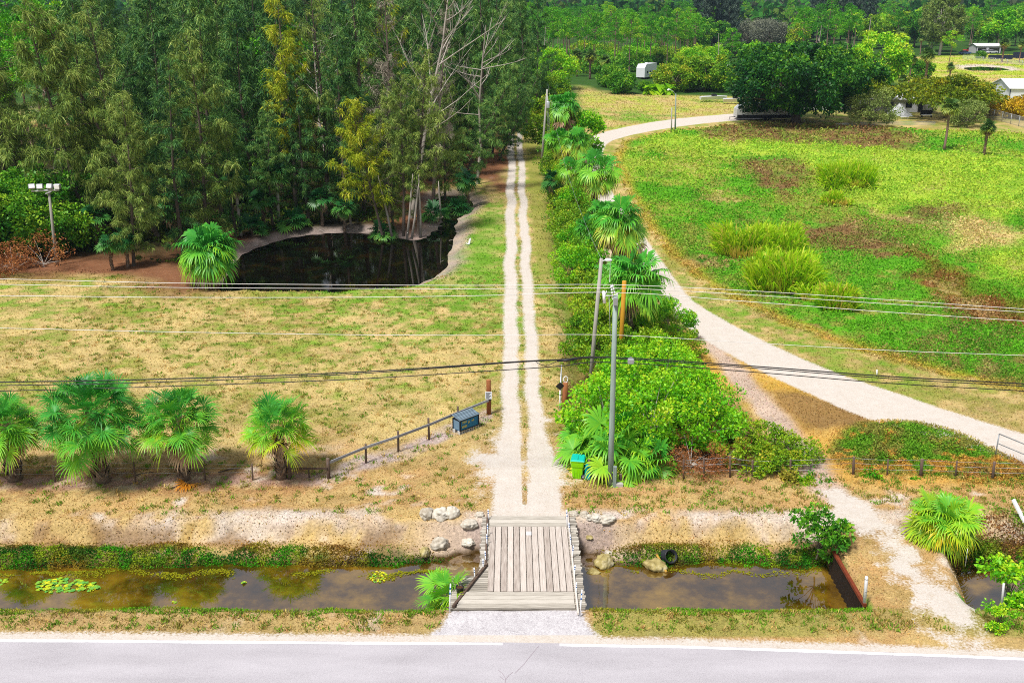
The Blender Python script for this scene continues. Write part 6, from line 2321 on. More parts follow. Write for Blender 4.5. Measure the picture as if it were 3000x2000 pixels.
# bright pines and leafy bushes at the far left
GPN = 'pines left of the casuarinas'
for i, (px, D, s_) in enumerate([(30, 128, 1.05), (95, 136, 1.1), (-30, 122, 1.0), (150, 150, 1.15), (60, 152, 1.2), (10, 170, 1.25), (120, 172, 1.3), (200, 165, 1.15), (-60, 150, 1.15), (190, 142, 1.0), (240, 185, 1.3), (40, 195, 1.35), (130, 205, 1.35), (-20, 210, 1.4)]):
    x = (px - 1500) / F * (D * CP + (H - 3) * SP)
    K_pine.put(x, D, 'bright green pine showing through at the outer end of the stand', GPN, sc=s_ * 1.05)
K_pine.put(-29.5, 128, 'lone bright pine deep among the dark casuarinas', None, sc=1.35)
K_vine = Kind('vine_covered_tree', 'tree', [broadleaf(111, 7.0, 4.0, 3.2, 'lf_deep', 70, .36, 140, trunk=.16), broadleaf(112, 5.4, 3.4, 2.5, 'lf_deep', 60, .34, 140, trunk=.14)])
for (px, py, s_, v, lb) in [(60, 752, .95, 0, 'vine smothered tree left of the floodlight pole'), (-60, 760, 1.0, 0, 'vine smothered tree cut off by the picture edge'), (190, 738, .85, 1, 'leafy vine covered tree behind the floodlight pole'), (110, 728, 1.05, 0, 'taller leafy tree behind the vine smothered ones'), (10, 722, 1.1, 1, 'leafy tree at the picture edge behind the smothered trees'), (320, 640, 1.0, 1, 'bright leafy tree peeping under the leaning casuarina'), (690, 590, 1.0, 1, 'bright leafy tree glimpsed inside the dark stand')]:
    K_vine.put(*gp_(px, py), lb, None, v=v, sc=s_)
K_tangle = Kind('dead_tangle', 'shrub', [broadleaf(113, 2.4, 2.2, 1.2, 'lf_brown', 24, .14, 90, trunk=.06, bark='bark_pale')])
for (px, py, s_, lb) in [(40, 800, 1.1, 'brown dead tangle at the outer end of the litter'), (130, 782, 1.2, 'brown branch tangle at the floodlight pole foot'), (-30, 812, 1.0, 'dry brown bush cut off by the picture edge')]:
    K_tangle.put(*gp_(px, py), lb, 'dead tangles under the trees', sc=s_)
# palms in the shade around the pond
GD = 'shade palms around the pond'
for (px, py, v, s_, lb) in [(705, 690, 1, 1.0, 'shade palm with a tan fringe and straight pale trunk'), (775, 672, 0, .9, 'shade palm with orange dead fans beside the pale trunk'), (820, 664, 1, 1.05, 'tall pale trunked shade palm behind the pond'), (945, 660, 0, .85, 'short shade palm at the middle of the pond bank'), (1010, 668, 0, .8, 'shade palm with a hanging tan leaf'), (1370, 600, 0, 1.0, 'shade palm over the narrow end of the pond'), (1340, 610, 2, 1.3, 'low fan palm at the far bank of the inlet'), (860, 668, 2, 1.2, 'stemless fan palm low on the pond bank'), (740, 690, 2, 1.2, 'stemless fan palm between shade palm trunks'), (1120, 680, 2, 1.1, 'stemless fan palm at the slender white trunks'), (1270, 640, 2, 1.2, 'stemless fan palm on the tip of the pond point'), (330, 792, 0, .7, 'dark palm trunk half hidden by hanging needles'), (376, 785, 0, .75, 'second dark palm beside the half hidden one'), (285, 730, 0, .9, 'blue green palm behind the low hanging casuarina'), (520, 720, 0, 1.1, 'dark palm behind the shaggy pond palm')]:
    K_palmD.put(*gp_(px, py), lb, GD, v=v, sc=s_)
# pale slender trunks on the pond point
mbk = [(1148, 690, 1118, 560), (1192, 698, 1205, 560), (1206, 697, 1222, 575), (1232, 694, 1228, 560), (1028, 660, 1018, 590), (1290, 640, 1286, 560)]
for i, (a, b, c, d) in enumerate(mbk):
    x, y = G(a, b)
    t = AY(c, d, y)
    mb = MB()
    o_ = Vector((x, y, -.1))
    mb.tube([(0, 0, 0), (t - o_) * .5 + Vector((.05, 0, 0)), (t - o_), (t - o_) * 1.35], [.13, .105, .085, .03], 8, .3)
    tag(mb.build('slender_trunk', M['bark_pale'], None, o_), 'slender pale trunk rising from the pond bank', 'tree trunk', 'pale trunks on the pond bank')
# sticks along the pond edge
mb = MB()
for k in range(46):
    t = rg.uniform(0, 1)
    i = int(rg.integers(0, len(POND)))
    p = POND[i]
    if p[1] < 84:
        continue
    o_ = Vector((p[0] + rg.normal() * .3, p[1] + rg.uniform(-.2, 1.1), -.28))
    d = Vector((rg.normal(), rg.normal(), .15)) * .5
    mb.tube([o_, o_ + d], [.03, .012], 4, float(rg.uniform(.3, .9)))
tag(mb.build('driftwood', M['bark_pale']), 'pale sticks littering the far bank of the pond', 'driftwood', None, 'stuff')

# ================================================================== middle distance
K_under = Kind('understory_bush', 'shrub', [broadleaf(151, 4.6, 4.2, 2.2, 'lf_bright', 40, .5, 80, trunk=.1), broadleaf(152, 4.2, 4.4, 2.0, 'lf_hedge', 40, .5, 80, trunk=.1), broadleaf(153, 4.0, 4.2, 1.9, 'lf_deep', 40, .5, 80, trunk=.1)])
GPI = 'pines beyond the sand road'
rg = np.random.default_rng(21)
for (px, py, s_, lb) in [(1742, 212, 1.0, 'front pine behind the brown skirted palm'), (1800, 196, .95, 'front pine behind the blue green palm'), (1843, 212, 1.08, 'thick trunked front pine nearest the white camper'), (1904, 192, 1.0, 'front pine right behind the camper roof'), (1976, 190, 1.05, 'front pine over the yellowish round tree'), (1690, 200, 1.0, 'front pine above the shaggy wood edge palm'), (1640, 205, 1.0, 'front pine closest to the stub branched snag')]:
    K_pine.put(*gp_(px, py), lb, 'front row pines', sc=s_ * .98)
pts_ = []
for k in range(900):
    if len(pts_) > 95:
        break
    px, py = rg.uniform(1505, 2060), 100 + 105 * rg.uniform(0, 1) ** .8
    x, y = G(px, py)
    if any((x - a) ** 2 + (y - b) ** 2 < 42 for a, b in pts_):
        continue
    pts_.append((x, y))
    K_pine.put(x, y, 'flat topped bright green pine of the wood beyond the clearing', GPI, sc=float(rg.uniform(.8, 1.12)))
for k in range(30):
    px, py = rg.uniform(1520, 2070), rg.uniform(140, 215)
    K_under.put(*gp_(px, py), 'leafy bush filling the floor of the pine wood', 'bushes under the pines', sc=float(rg.uniform(.8, 1.3)))
for (px, py, s_, lb) in [(2138, 222, .92, 'lone pine with a long bare trunk behind the white trailer'), (2345, 200, 1.05, 'pine rising behind the big dark fig'), (2438, 190, 1.0, 'pine with two flat crowns right of the fig top'), (2478, 185, 1.15, 'pine beside the twin white snags'), (2776, 215, .85, 'pine crown over the low bushy palm in the meadow')]:
    K_pine.put(*gp_(px, py), lb, 'single pines behind the fig', sc=s_)
for (px, py, top, v, lb) in [(1597, 205, 78, 2, 'grey snag with stub branches at the left of the pine wood'), (2101, 210, 96, 2, 'short white snag left of the lone pine'), (2388, 215, 74, 2, 'slim white snag above the fig crown'), (2527, 225, 48, 2, 'tall white snag with peeling top behind the bright tree'), (2488, 205, 118, 2, 'short broken white snag beside the bright tree')]:
    x, y = G(px, py)
    h_ = HT(top, y)
    K_bare.put(x, y, lb, 'white snags of the middle distance', v=v, sc=h_ / 11.0)
K_med = Kind('broadleaf_tree', 'tree', [broadleaf(121, 8.2, 5.2, 3.6, 'lf_bright', 70, .6, 110, trunk=.25), broadleaf(122, 8.0, 5.0, 3.5, 'lf_hedge', 70, .6, 110, trunk=.25), broadleaf(123, 7.0, 4.6, 3.1, 'lf_deep', 66, .6, 110, trunk=.25)])
for (px, py, v, s_, lb) in [(1822, 275, 2, .74, 'dark rounded bush in front of the white camper'), (1790, 255, 2, .8, 'dark bush left of the white camper'), (1972, 270, 1, .82, 'olive green tree right of the white camper'), (2010, 262, 1, 1.0, 'yellowish round tree beside the banana plants'), (2062, 268, 1, 1.05, 'wide olive tree left of the fig'), (2100, 262, 2, .9, 'dark green tree touching the fig'), (1888, 268, 2, .36, 'low bush under the white camper'), (2025, 205, 0, .85, 'bright bush mass behind the olive trees'), (2085, 195, 0, .8, 'pale bright bush under the short white snag'), (1560, 300, 2, .9, 'dark leafy tree at the left of the golden clearing'), (2215, 195, 0, .9, 'bright bushes showing over the left of the fig'), (2290, 190, 0, .85, 'low bright trees behind the fig'), (2420, 205, 0, .9, 'bright tree right behind the fig top'), (2470, 215, 1, .9, 'brownish green tree between fig and bright tree'), (2250, 160, 2, .45, 'small dark bush on the far green lawn'), (2155, 170, 2, .8, 'dark bush behind the lone pine'), (2872, 172, 2, .4, 'dark bush half hiding the open carport'), (2690, 232, 2, .75, 'black green thicket between the meadow palms')]:
    K_med.put(*gp_(px, py), lb, None, v=v, sc=s_)
K_big = Kind('spreading_fig', 'tree', [broadleaf(131, 13.8, 12.4, 5.9, 'lf_fig', 210, .62, 190, trunk=.95, zc=8.2, clr=.60)])
K_big.put(*gp_(2330, 360), 'huge dark spreading fig tree at the end of the sand road', None, sc=1.0, rz=.6)
K_brt = Kind('broadleaf_tree', 'tree', [broadleaf(132, 13.2, 6.3, 6.0, 'lf_bright', 95, .75, 130, trunk=.4, zc=7.0)])
K_brt.put(*gp_(2562, 258), 'tall bright green tree standing over the house', None, sc=1.0)
K_umb = Kind('umbrella_tree', 'tree', [broadleaf(133, 7.6, 9.2, 2.6, 'lf_olive', 95, .6, 150, trunk=.35, zc=4.7, flat=True, clr=.95), broadleaf(134, 6.6, 5.4, 2.1, 'lf_olive', 60, .5, 130, trunk=.25, zc=4.4, flat=True)])
x, y = G(2748, 352)
K_umb.put(x + 2.6, y + 3, 'wide layered olive umbrella tree beside the house', None, v=0, rz=.3)
x, y = G(2575, 345)
K_umb.put(x, y + 10, 'smaller golden topped umbrella tree over the house roof', None, v=1, rz=1)
K_gg = Kind('grey_green_tree', 'tree', [broadleaf(135, 6.3, 3.7, 2.7, 'lf_greygreen', 60, .32, 120, trunk=.16), broadleaf(136, 4.4, 2.9, 2.0, 'lf_greygreen', 46, .3, 110, trunk=.12)])
K_gg.put(*gp_(2547, 374), 'airy grey green tree in front of the house', None, v=0)
K_gg.put(*gp_(2832, 372), 'soft grey green bush behind the thin meadow palm', None, v=1, sc=1.05)
K_gold = Kind('golden_bush', 'shrub', [broadleaf(137, 3.2, 3.0, 1.6, 'lf_gold', 40, .4, 100, trunk=.1)])
for (px, py, s_, lb) in [(2935, 338, 1.0, 'green gold bush where the hedge meets the chain fence'), (2980, 345, 1.15, 'golden bush below the white barn'), (3040, 352, 1.2, 'golden bush cut by the picture edge')]:
    K_gold.put(*gp_(px, py), lb, 'golden bushes under the barn', sc=s_)
GT = 'tall palms by the meadow'
for (px, py, cy, v, s_, lb) in [(2766, 442, 312, 0, 1.0, 'straight palm with a thin trunk at the field edge'), (2882, 456, 372, 1, 1.0, 'shorter bushy headed palm at the field edge'), (2640, 285, 232, 1, .95, 'meadow palm leaning toward the house roof'), (2662, 248, 172, 0, 1.0, 'shaggy meadow palm left of the black thicket'), (2710, 240, 160, 1, 1.1, 'tallest of the meadow palms with a thick trunk'), (2780, 240, 195, 1, .9, 'bushy low palm under the pine crown'), (2632, 160, 92, 0, 1.0, 'distant palm before the dark wood edge'), (2695, 162, 112, 0, 1.0, 'distant thin palm beside the dark wood edge'), (2935, 182, 125, 1, 1.0, 'distant palm beside the carport'), (2985, 185, 130, 0, 1.0, 'distant palm past the carport'), (2720, 232, 205, 1, .75, 'short meadow palm below the tallest one')]:
    x, y = G(px, py)
    zc = HT(cy, y)
    h0 = 6.0 if v == 0 else 5.2
    K_palmT.put(x, y, lb, GT, v=v, sc=float(np.clip(zc / h0, .4, 2.2)), z=0)
for (px, py, s_, lb) in [(1690, 225, 1.2, 'shaggy palm at the edge of the pine wood'), (1728, 232, 1.25, 'brown skirted palm under the front pines'), (1772, 240, 1.1, 'blue green palm beside the dark rounded bush')]:
    K_palmT.put(*gp_(px, py), lb, 'palms under the front pines', v=1, sc=s_)
K_ban = Kind('banana_plant', 'plant', [fan_palm(88, .8, 12, .5, 1.8, 'cane', .12, 0, .5, .9, False, (.3, 1.3), 3, .1, .6)])
for (px, lb) in ((1905, 'ragged banana plant nearest the white camper'), (1930, 'yellow banana plant with dry hanging leaves'), (1955, 'banana plant beside the slender lamp post top')):
    K_ban.put(*gp_(px, 278), lb, 'banana plants at the clearing', sc=1.2)

# ================================================================== buildings and vehicles
def gable(name, label, x, y, w, d, hw, hr, rz, wall, roof, door=None, windows=()):
    e = empty(name, (x, y, 0), label, 'building', rz=rz)
    mb = MB()
    vs = [(-w / 2, 0, 0), (w / 2, 0, 0), (w / 2, d, 0), (-w / 2, d, 0), (-w / 2, 0, hw), (w / 2, 0, hw), (w / 2, d, hw), (-w / 2, d, hw), (-w / 2, d / 2, hr), (w / 2, d / 2, hr)]
    mb.add(vs, [[0, 1, 5, 4], [2, 3, 7, 6], [1, 2, 6, 9, 5], [3, 0, 4, 8, 7]], .5)
    mb.build('wall', M[wall], e)
    mb = MB()
    o = .35
    for s in (0, 1):
        y0, y1 = (-o, d / 2) if s == 0 else (d + o, d / 2)
        z0 = hw - (hr - hw) / (d / 2) * o
        a = [(-w / 2 - o, y0, z0 + .05), (w / 2 + o, y0, z0 + .05), (w / 2 + o, y1, hr + .05), (-w / 2 - o, y1, hr + .05)]
        b = [(p[0], p[1], p[2] + .10) for p in a]
        mb.add(a + b, [[0, 3, 2, 1], [4, 5, 6, 7], [0, 1, 5, 4], [2, 3, 7, 6], [1, 2, 6, 5], [3, 0, 4, 7]], .5)
    mb.build('roof', M[roof], e)
    for (x0, x1, z0, z1) in windows:
        mb = MB()
        mb.box(x0, x1, -.04, -.004, z0, z1, .4)
        mb.build('window', M['window'], e)
    mb = MB()
    for s in (-1, 1):
        mb.box(s * w / 2 - .07, s * w / 2 + .07, -.07, -.003, 0, hw, .4)
    mb.build('corner_trim', M['darkpanel'], e)
    return e


x, y = G(2957, 322)
gable('barn', 'white metal barn with pale roof at the picture edge', x + 9.0, y, 18, 11, 4.2, 5.7, R(-6), 'wallwhite', 'roofwhite', windows=())
x, y = G(2640, 335)
gable('house', 'low pale house half hidden under the umbrella tree', x + 1.0, y + 4, 13, 9, 2.5, 3.9, R(-10), 'wallgrey', 'roofwhite', windows=((1.2, 2.4, .9, 2.0), (-2.6, -1.2, .9, 2.0), (3.6, 4.5, .1, 2.1)))
x, y = G(2410, 325)
gable('shed', 'pale shed glimpsed through the fig branches', x, y + 12, 8, 6, 2.8, 3.6, 0, 'wallwhite', 'roofwhite', windows=((-2, -1, 1, 2),))
x, y = G(2455, 332)
gable('shed', 'long low shed between the fig and the grey green tree', x, y + 6, 9, 5, 2.4, 3.0, 0, 'wallgrey', 'roofwhite', windows=((1, 2, 1, 1.8),))
x, y = G(1965, 52)
gable('warehouse', 'distant white roofed warehouse among the trees', x, y, 40, 24, 11, 13, 0, 'wallwhite', 'roofwhite')
x, y = G(2908, 158)
e = gable('carport', 'open carport with a pale roof beyond the chain fence', x, y + 4, 10, 7, 2.8, 3.6, 0, 'wallgrey', 'roofwhite', windows=((-4.4, -1, .1, 2.2), (.2, 4.4, .1, 2.2)))


def camper(name, label, px, py, L, Wd, Hh, rz, nose=True, dark=False):
    x, y = G(px, py)
    e = empty(name, (x, y, 0), label, 'camper', rz=rz)
    mb = MB()
    pf = [(-L / 2, .55), (L / 2, .55), (L / 2, Hh), (-L / 2 + (1.1 if nose else 0), Hh), (-L / 2, Hh - (1.0 if nose else 0))]
    vs = [(a, -Wd / 2, b) for a, b in pf] + [(a, Wd / 2, b) for a, b in pf]
    mb.add(vs, [[0, 1, 2, 3, 4], [9, 8, 7, 6, 5]] + [[i, (i + 1) % 5 + 0, (i + 1) % 5 + 5, i + 5][::-1] for i in range(5)], .6)
    mb.build('body', M['carwhite'], e)
    mb = MB()
    mb.box(-L / 2 + .1, L / 2 - .1, -Wd / 2 - .02, Wd / 2 + .02, .35, .56 if not dark else 1.0, .4)
    mb.build('skirt', M['black'], e)
    for k in range(3):
        mb = MB()
        a = -L / 2 + 1.4 + k * (L - 2.4) / 3
        mb.box(a, a + 1.0, -Wd / 2 - .03, -Wd / 2 - .004, 1.5, 2.2, .5, bev=.01)
        mb.build('window', M['window'], e)
    for k in range(2):
        mb = MB()
        c = .3 + k * .85
        mb.lathe([(0, -.1), (.3, -.1), (.34, -.05), (.34, .05), (.3, .1), (0, .1)], 14, M=Matrix.Translation((c, -Wd / 2 + .08, .34)) @ Matrix.Rotation(R(90), 4, 'X'))
        mb.build('wheel', M['rubber'], e)
    mb = MB()
    mb.box(-.4, .5, -.4, .4, Hh + .003, Hh + .28, .6, bev=.06)
    mb.build('roof_unit', M['carwhite'], e)
    mb = MB()
    for k in range(4):
        a = -L / 2 + .9 + k * (L - 2) / 4
        mb.add([(a, -Wd / 2 - .006, .9 + .1 * k), (a + 1.3, -Wd / 2 - .006, 1.2 + .1 * k), (a + 1.6, -Wd / 2 - .006, 1.32 + .1 * k), (a + .2, -Wd / 2 - .006, 1.06 + .1 * k)], [[0, 1, 2, 3]], .5)
    mb.build('stripe', M['darkpanel'], e)
    mb = MB()
    mb.bar((-L / 2, 0, .5), (-L / 2 - 1.1, 0, .45), .12, .1, .3)
    mb.bar((-L / 2 - 1.0, 0, .45), (-L / 2 - 1.0, 0, 0), .07, .07, .3)
    mb.build('hitch', M['black'], e)
    return e


camper('camper_trailer', 'white fifth wheel camper with dark swooshes among bushes', 1893, 230, 8.0, 2.6, 4.1, R(58))
camper('travel_trailer', 'long white travel trailer parked under the fig tree', 2232, 350, 10.5, 2.5, 3.1, R(3), dark=True)
x, y = G(2126, 216)
e = empty('cargo_trailer', (x, y, 0), 'small white cargo trailer left of the fig crown', 'trailer')
mb = MB()
mb.box(-2.2, 2.2, -1.1, 1.1, .5, 2.5, .6, bev=.12)
mb.build('body', M['carwhite'], e)
for s in (-.5, .5):
    mb = MB()
    mb.lathe([(0, -.1), (.3, -.1), (.34, 0), (.3, .1), (0, .1)], 14, M=Matrix.Translation((s, -1.12, .34)) @ Matrix.Rotation(R(90), 4, 'X'))
    mb.build('wheel', M['rubber'], e)


def boat(px, py, L, rz, lb):
    x, y = G(px, py)
    e = empty('boat', (x, y, .35), lb, 'boat', rz=rz)
    mb = MB()
    vs, fs = [], []
    for k in range(7):
        t = k / 6
        w = .95 * (1 - t ** 3) + .02
        for sx, z in ((-1, .75 + .25 * t), (-.55, .1 + .3 * t ** 3), (.55, .1 + .3 * t ** 3), (1, .75 + .25 * t)):
            vs.append((t * L - L / 2, sx * w, z))
    for k in range(6):
        for j in range(3):
            fs.append([k * 4 + j, k * 4 + 4 + j, k * 4 + 5 + j, k * 4 + 1 + j])
        fs.append([k * 4 + 3, k * 4 + 7, k * 4 + 4, k * 4])
    fs.append([0, 1, 2, 3])
    mb.add(vs, fs, .6)
    mb.build('hull', M['carwhite'], e)
    mb = MB()
    mb.box(-.5, .6, -.5, .5, .76, 1.35, .5, bev=.1)
    mb.build('console', M['window'], e)
    return e


boat(2090, 298, 6.0, R(4), 'white boat parked on the grass left of the fig')
boat(2152, 305, 5.0, R(-8), 'second white boat tucked under the fig branches')


def car(px, py, mat, lb, rz=0.0, grp=None, truck=False):
    x, y = G(px, py)
    e = empty('parked_car', (x, y, 0), lb, 'car', grp, rz=rz)
    mb = MB()
    pf = [(-2.2, .35), (2.2, .35), (2.25, .75), (2.1, .95), (1.0, 1.0), (-2.1, 1.0), (-2.25, .7)]
    vs = [(a, -.88, b) for a, b in pf] + [(a, .88, b) for a, b in pf]
    n = len(pf)
    mb.add(vs, [list(range(n)), list(range(2 * n - 1, n - 1, -1))] + [[i, i + n, (i + 1) % n + n, (i + 1) % n] for i in range(n)], .5)
    cb = [(-1.9 if not truck else -.6, 1.004), (.95, 1.004), (.35, 1.5), (-1.2 if not truck else -.5, 1.5)]
    vs = [(a, -.8, b) for a, b in cb[:2]] + [(a, -.66, b) for a, b in cb[2:]] + [(a, .8, b) for a, b in cb[:2]] + [(a, .66, b) for a, b in cb[2:]]
    mb.add([(p[0], p[1], p[2]) for p in vs], [[3, 2, 6, 7]], .5)
    mb.build('body', M[mat], e)
    mb = MB()
    mb.add(vs, [[0, 1, 2, 3], [7, 6, 5, 4], [1, 5, 6, 2], [4, 0, 3, 7]], .4)
    mb.build('windows', M['window'], e)
    for wx in (-1.35, 1.35):
        for s in (-1, 1):
            mb = MB()
            mb.lathe([(0, -.1), (.28, -.1), (.33, -.05), (.33, .05), (.28, .1), (0, .1)], 12, M=Matrix.Translation((wx, s * .82, .33)) @ Matrix.Rotation(R(90), 4, 'X'))
            mb.build('wheel', M['rubber'], e)


car(2838, 153, 'carred', 'red pickup behind the blue covered car', .1, None, True)
car(2826, 160, 'carblue', 'blue grey car in front of the red pickup', .15)
car(2884, 157, 'carwhite', 'white car under the carport edge', .3)
car(2905, 157, 'carwhite', 'second white car deeper in the carport', .2)
car(2186, 122, 'carwhite', 'white pickup far up the lane by grey oaks', .2, None, True)
car(2222, 124, 'carwhite', 'white van-like car right of the far white pickup', 1.2)
car(2304, 136, 'cargrey', 'dark grey vehicle beyond the far green lawn', .9)
# dark screen panels, chain-link fences
x, y = G(2930, 174)
mb = MB()
mb.box(-4.5, 4.5, -.05, .05, 0, 1.5, .4)
tag(mb.build('screen_panel', M['darkpanel'], None, (x, y, 0)), 'dark blue screen standing along the chain fence', 'screen')
x, y = G(2990, 172)
mb = MB()
mb.box(-3, 5, -.05, .05, 0, 2.3, .4)
tag(mb.build('screen_panel', M['darkpanel'], None, (x, y, 0)), 'taller dark screen at the picture edge', 'screen')


def mat_mesh():
    m, nt, N, L = mat_new('chain_link')
    tc = nd(nt, 'ShaderNodeNewGeometry')
    w = nd(nt, 'ShaderNodeTexNoise', i_Scale=30.0)
    L.new(tc.outputs['Position'], w.inputs['Vector'])
    p = nd(nt, 'ShaderNodeBsdfPrincipled', i_Roughness=.5)
    p.inputs['Base Color'].default_value = (.45, .46, .5, 1)
    t = nd(nt, 'ShaderNodeBsdfTransparent')
    mx = nd(nt, 'ShaderNodeMixShader')
    L.new(ramp(nt, [(.4, (.1, .1, .1)), (.6, (.5, .5, .5))], w.outputs[0]).outputs[0], mx.inputs[0])
    L.new(t.outputs[0], mx.inputs[1])
    L.new(p.outputs[0], mx.inputs[2])
    finish(nt, mx.outputs[0])
    return m


M['chain'] = mat_mesh()


def chain_fence(pts, h, step, lb):
    P3 = [Vector((*G(*p), 0)) for p in pts]
    o_ = P3[0]
    e = empty('chain_fence', o_, lb, 'fence')
    mb = MB()
    ml = MB()
    rl = MB()
    for a, b in zip(P3[:-1], P3[1:]):
        n = max(1, int((b - a).length / step))
        for k in range(n):
            p, q = a.lerp(b, k / n) - o_, a.lerp(b, (k + 1) / n) - o_
            pm = MB()
            pm.tube([p, p + Vector((0, 0, h + .06))], .06, 6, .6)
            pm.build('post', M['metal'], e)
            ml.add([p, q, q + Vector((0, 0, h)), p + Vector((0, 0, h))], [[0, 1, 2, 3]], .5)
            rl.tube([p + Vector((0, 0, h)), q + Vector((0, 0, h))], .04, 5, .6)
    ml.build('mesh_panel', M['chain'], e)
    rl.build('rail', M['metal'], e)


chain_fence([(2860, 340), (2910, 350), (2960, 364), (3060, 392)], 1.8, 3.0, 'grey chain link fence sloping below the golden bushes')
chain_fence([(2820, 174), (2880, 180), (2950, 188), (3040, 196)], 1.5, 5.0, 'pale chain fence along the far side of the meadow')
chain_fence([(2450, 372), (2560, 368), (2740, 366)], .55, 6.0, 'low pale fence line in front of the house yard')
# yard things by the house
x, y = G(2640, 340)
e = empty('shade_tent', (x, y, 0), 'white triangular shade tent in the house yard', 'tent')
mb = MB()
mb.add([(-2.6, 0, 0), (2.2, -.6, 0), (2.6, 2, 0), (-2.2, 2.4, 0), (-.3, 1, 2.3)], [[0, 1, 4], [1, 2, 4], [2, 3, 4], [3, 0, 4]], .55)
mb.build('canopy', M['wallwhite'], e)
mb = MB()
for p in ((-2.6, 0, 0), (2.2, -.6, 0)):
    mb.tube([p, (-.3, 1, 2.36)], .04, 5, .8)
mb.build('frame', M['metal'], e)


def lounger(px, py, lb):
    x, y = G(px, py)
    e = empty('lounge_chair', (x, y, 0), lb, 'chair')
    mb = MB()
    mb.box(-.9, .5, -.3, .3, .28, .36, .6, bev=.01)
    mb.build('seat', M['white'], e)
    mb = MB()
    mb.bar((.52, 0, .34), (1.05, 0, .95), .6, .06, .6)
    mb.build('backrest', M['white'], e)
    for a in (-.75, .4):
        for s in (-.25, .25):
            mb = MB()
            mb.bar((a, s, 0), (a, s, .275), .05, .05, .5)
            mb.build('leg', M['white'], e)


lounger(2652, 348, 'white lounge chair on the lawn in front of the tent')
x, y = G(2714, 344)
e = empty('patio_bench', (x, y, 0), 'dark patio bench with a white seat under the umbrella tree', 'bench')
mb = MB()
mb.box(-1.0, 1.0, -.35, .35, .35, .52, .6, bev=.02)
mb.build('seat', M['white'], e)
mb = MB()
mb.box(-1.1, 1.1, .36, .5, .3, 1.3, .4, bev=.02)
mb.build('backrest', M['black'], e)
for s in (-.9, .9):
    mb = MB()
    mb.box(s - .05, s + .05, -.3, .3, 0, .348, .4)
    mb.build('leg', M['black'], e)

# ================================================================== woods far behind
rg = np.random.default_rng(55)
K_casF = Kind('casuarina_tree', 'tree', [casuarina(141, 25, 4.4, 46, 'cas_far', z0=.06, density=.7, strand=(.7, 1.5), sw=.22, top=.3), casuarina(142, 26, 3.8, 44, 'cas_far', z0=.08, density=.7, strand=(.7, 1.5), sw=.22, top=.25)])
for (px, py, s_) in [(2040, 135, 1.0), (2062, 140, 1.05), (2085, 138, 1.12), (2108, 136, 1.1), (2130, 138, 1.0), (2148, 132, .95), (2070, 128, 1.1), (2095, 126, 1.15), (2120, 126, 1.1), (2145, 122, 1.0)]:
    K_casF.put(*gp_(px, py), 'slate green casuarina in the dark block left of the grey oaks', 'far casuarinas left of the oaks', sc=s_)
for (px, py, s_) in [(2375, 120, .95), (2395, 124, 1.0), (2415, 118, 1.1), (2440, 120, 1.15), (2462, 118, 1.15), (2485, 122, 1.1), (2510, 120, 1.1), (2530, 122, 1.0), (2548, 118, .95), (2450, 106, 1.2), (2490, 106, 1.2), (2420, 108, 1.1)]:
    K_casF.put(*gp_(px, py), 'slate green casuarina in the dark wall behind the snags', 'far casuarinas behind the snags', sc=s_)
K_euc = Kind('eucalyptus_tree', 'tree', [broadleaf(143, 24, 7.0, 9.5, 'lf_greygreen', 95, .95, 95, trunk=.6, zc=14, bark='bark_pale', clr=.8)])
K_euc.put(*gp_(2752, 162), 'tall grey green eucalyptus with a white trunk beyond the meadow', None, sc=.95)
K_euc.put(*gp_(2728, 150), 'second eucalyptus close behind the white trunked one', None, sc=.85)
K_oak = Kind('grey_oak', 'tree', [broadleaf(144, 9.5, 8.0, 4.5, 'lf_greybrown', 80, .7, 110, trunk=.4)])
for (px, py, s_, lb) in [(2190, 128, 1.05, 'grey twiggy oak behind the far white pickup'), (2262, 138, 1.05, 'wide grey twiggy oak on the far lawn'), (2230, 118, 1.0, 'bluish grey oak between the two nearer oaks')]:
    K_oak.put(*gp_(px, py), lb, None, sc=s_)
# woods on both sides of the meadow: nearest trees singly
GW = 'trees of the far woods'
K_far = Kind('woodland_tree', 'tree', [broadleaf(145, 14, 5.2, 4.6, 'lf_bright', 44, 1.0, 70, trunk=.25), broadleaf(146, 13, 5.5, 4.6, 'lf_hedge', 44, 1.0, 70, trunk=.25), broadleaf(147, 15, 5.0, 5.2, 'lf_deep', 44, 1.0, 70, trunk=.25)])
pts2 = []
for k in range(4000):
    if len(pts2) > 215:
        break
    px, py = rg.uniform(1440, 3120), 60 + 95 * rg.uniform(0, 1) ** .7
    if py > 100 and px < 2000:
        continue
    if 2130 < px < 2330 and py > 98:
        continue
    if 2800 < px and py > 150:
        continue
    x, y = G(px, py)
    if any((x - a) ** 2 + (y - b) ** 2 < (7 + .009 * y) ** 2 for a, b in pts2):
        continue
    pts2.append((x, y))
    if rg.uniform() < .45:
        K_pine.put(x, y, 'pine crown among the continuous far woods', 'pines of the far woods', sc=float(rg.uniform(.9, 1.25)))
    else:
        K_far.put(x, y, 'rounded green tree among the continuous far woods', GW, sc=float(rg.uniform(.75, 1.1)))
print('far trees', len(pts2))
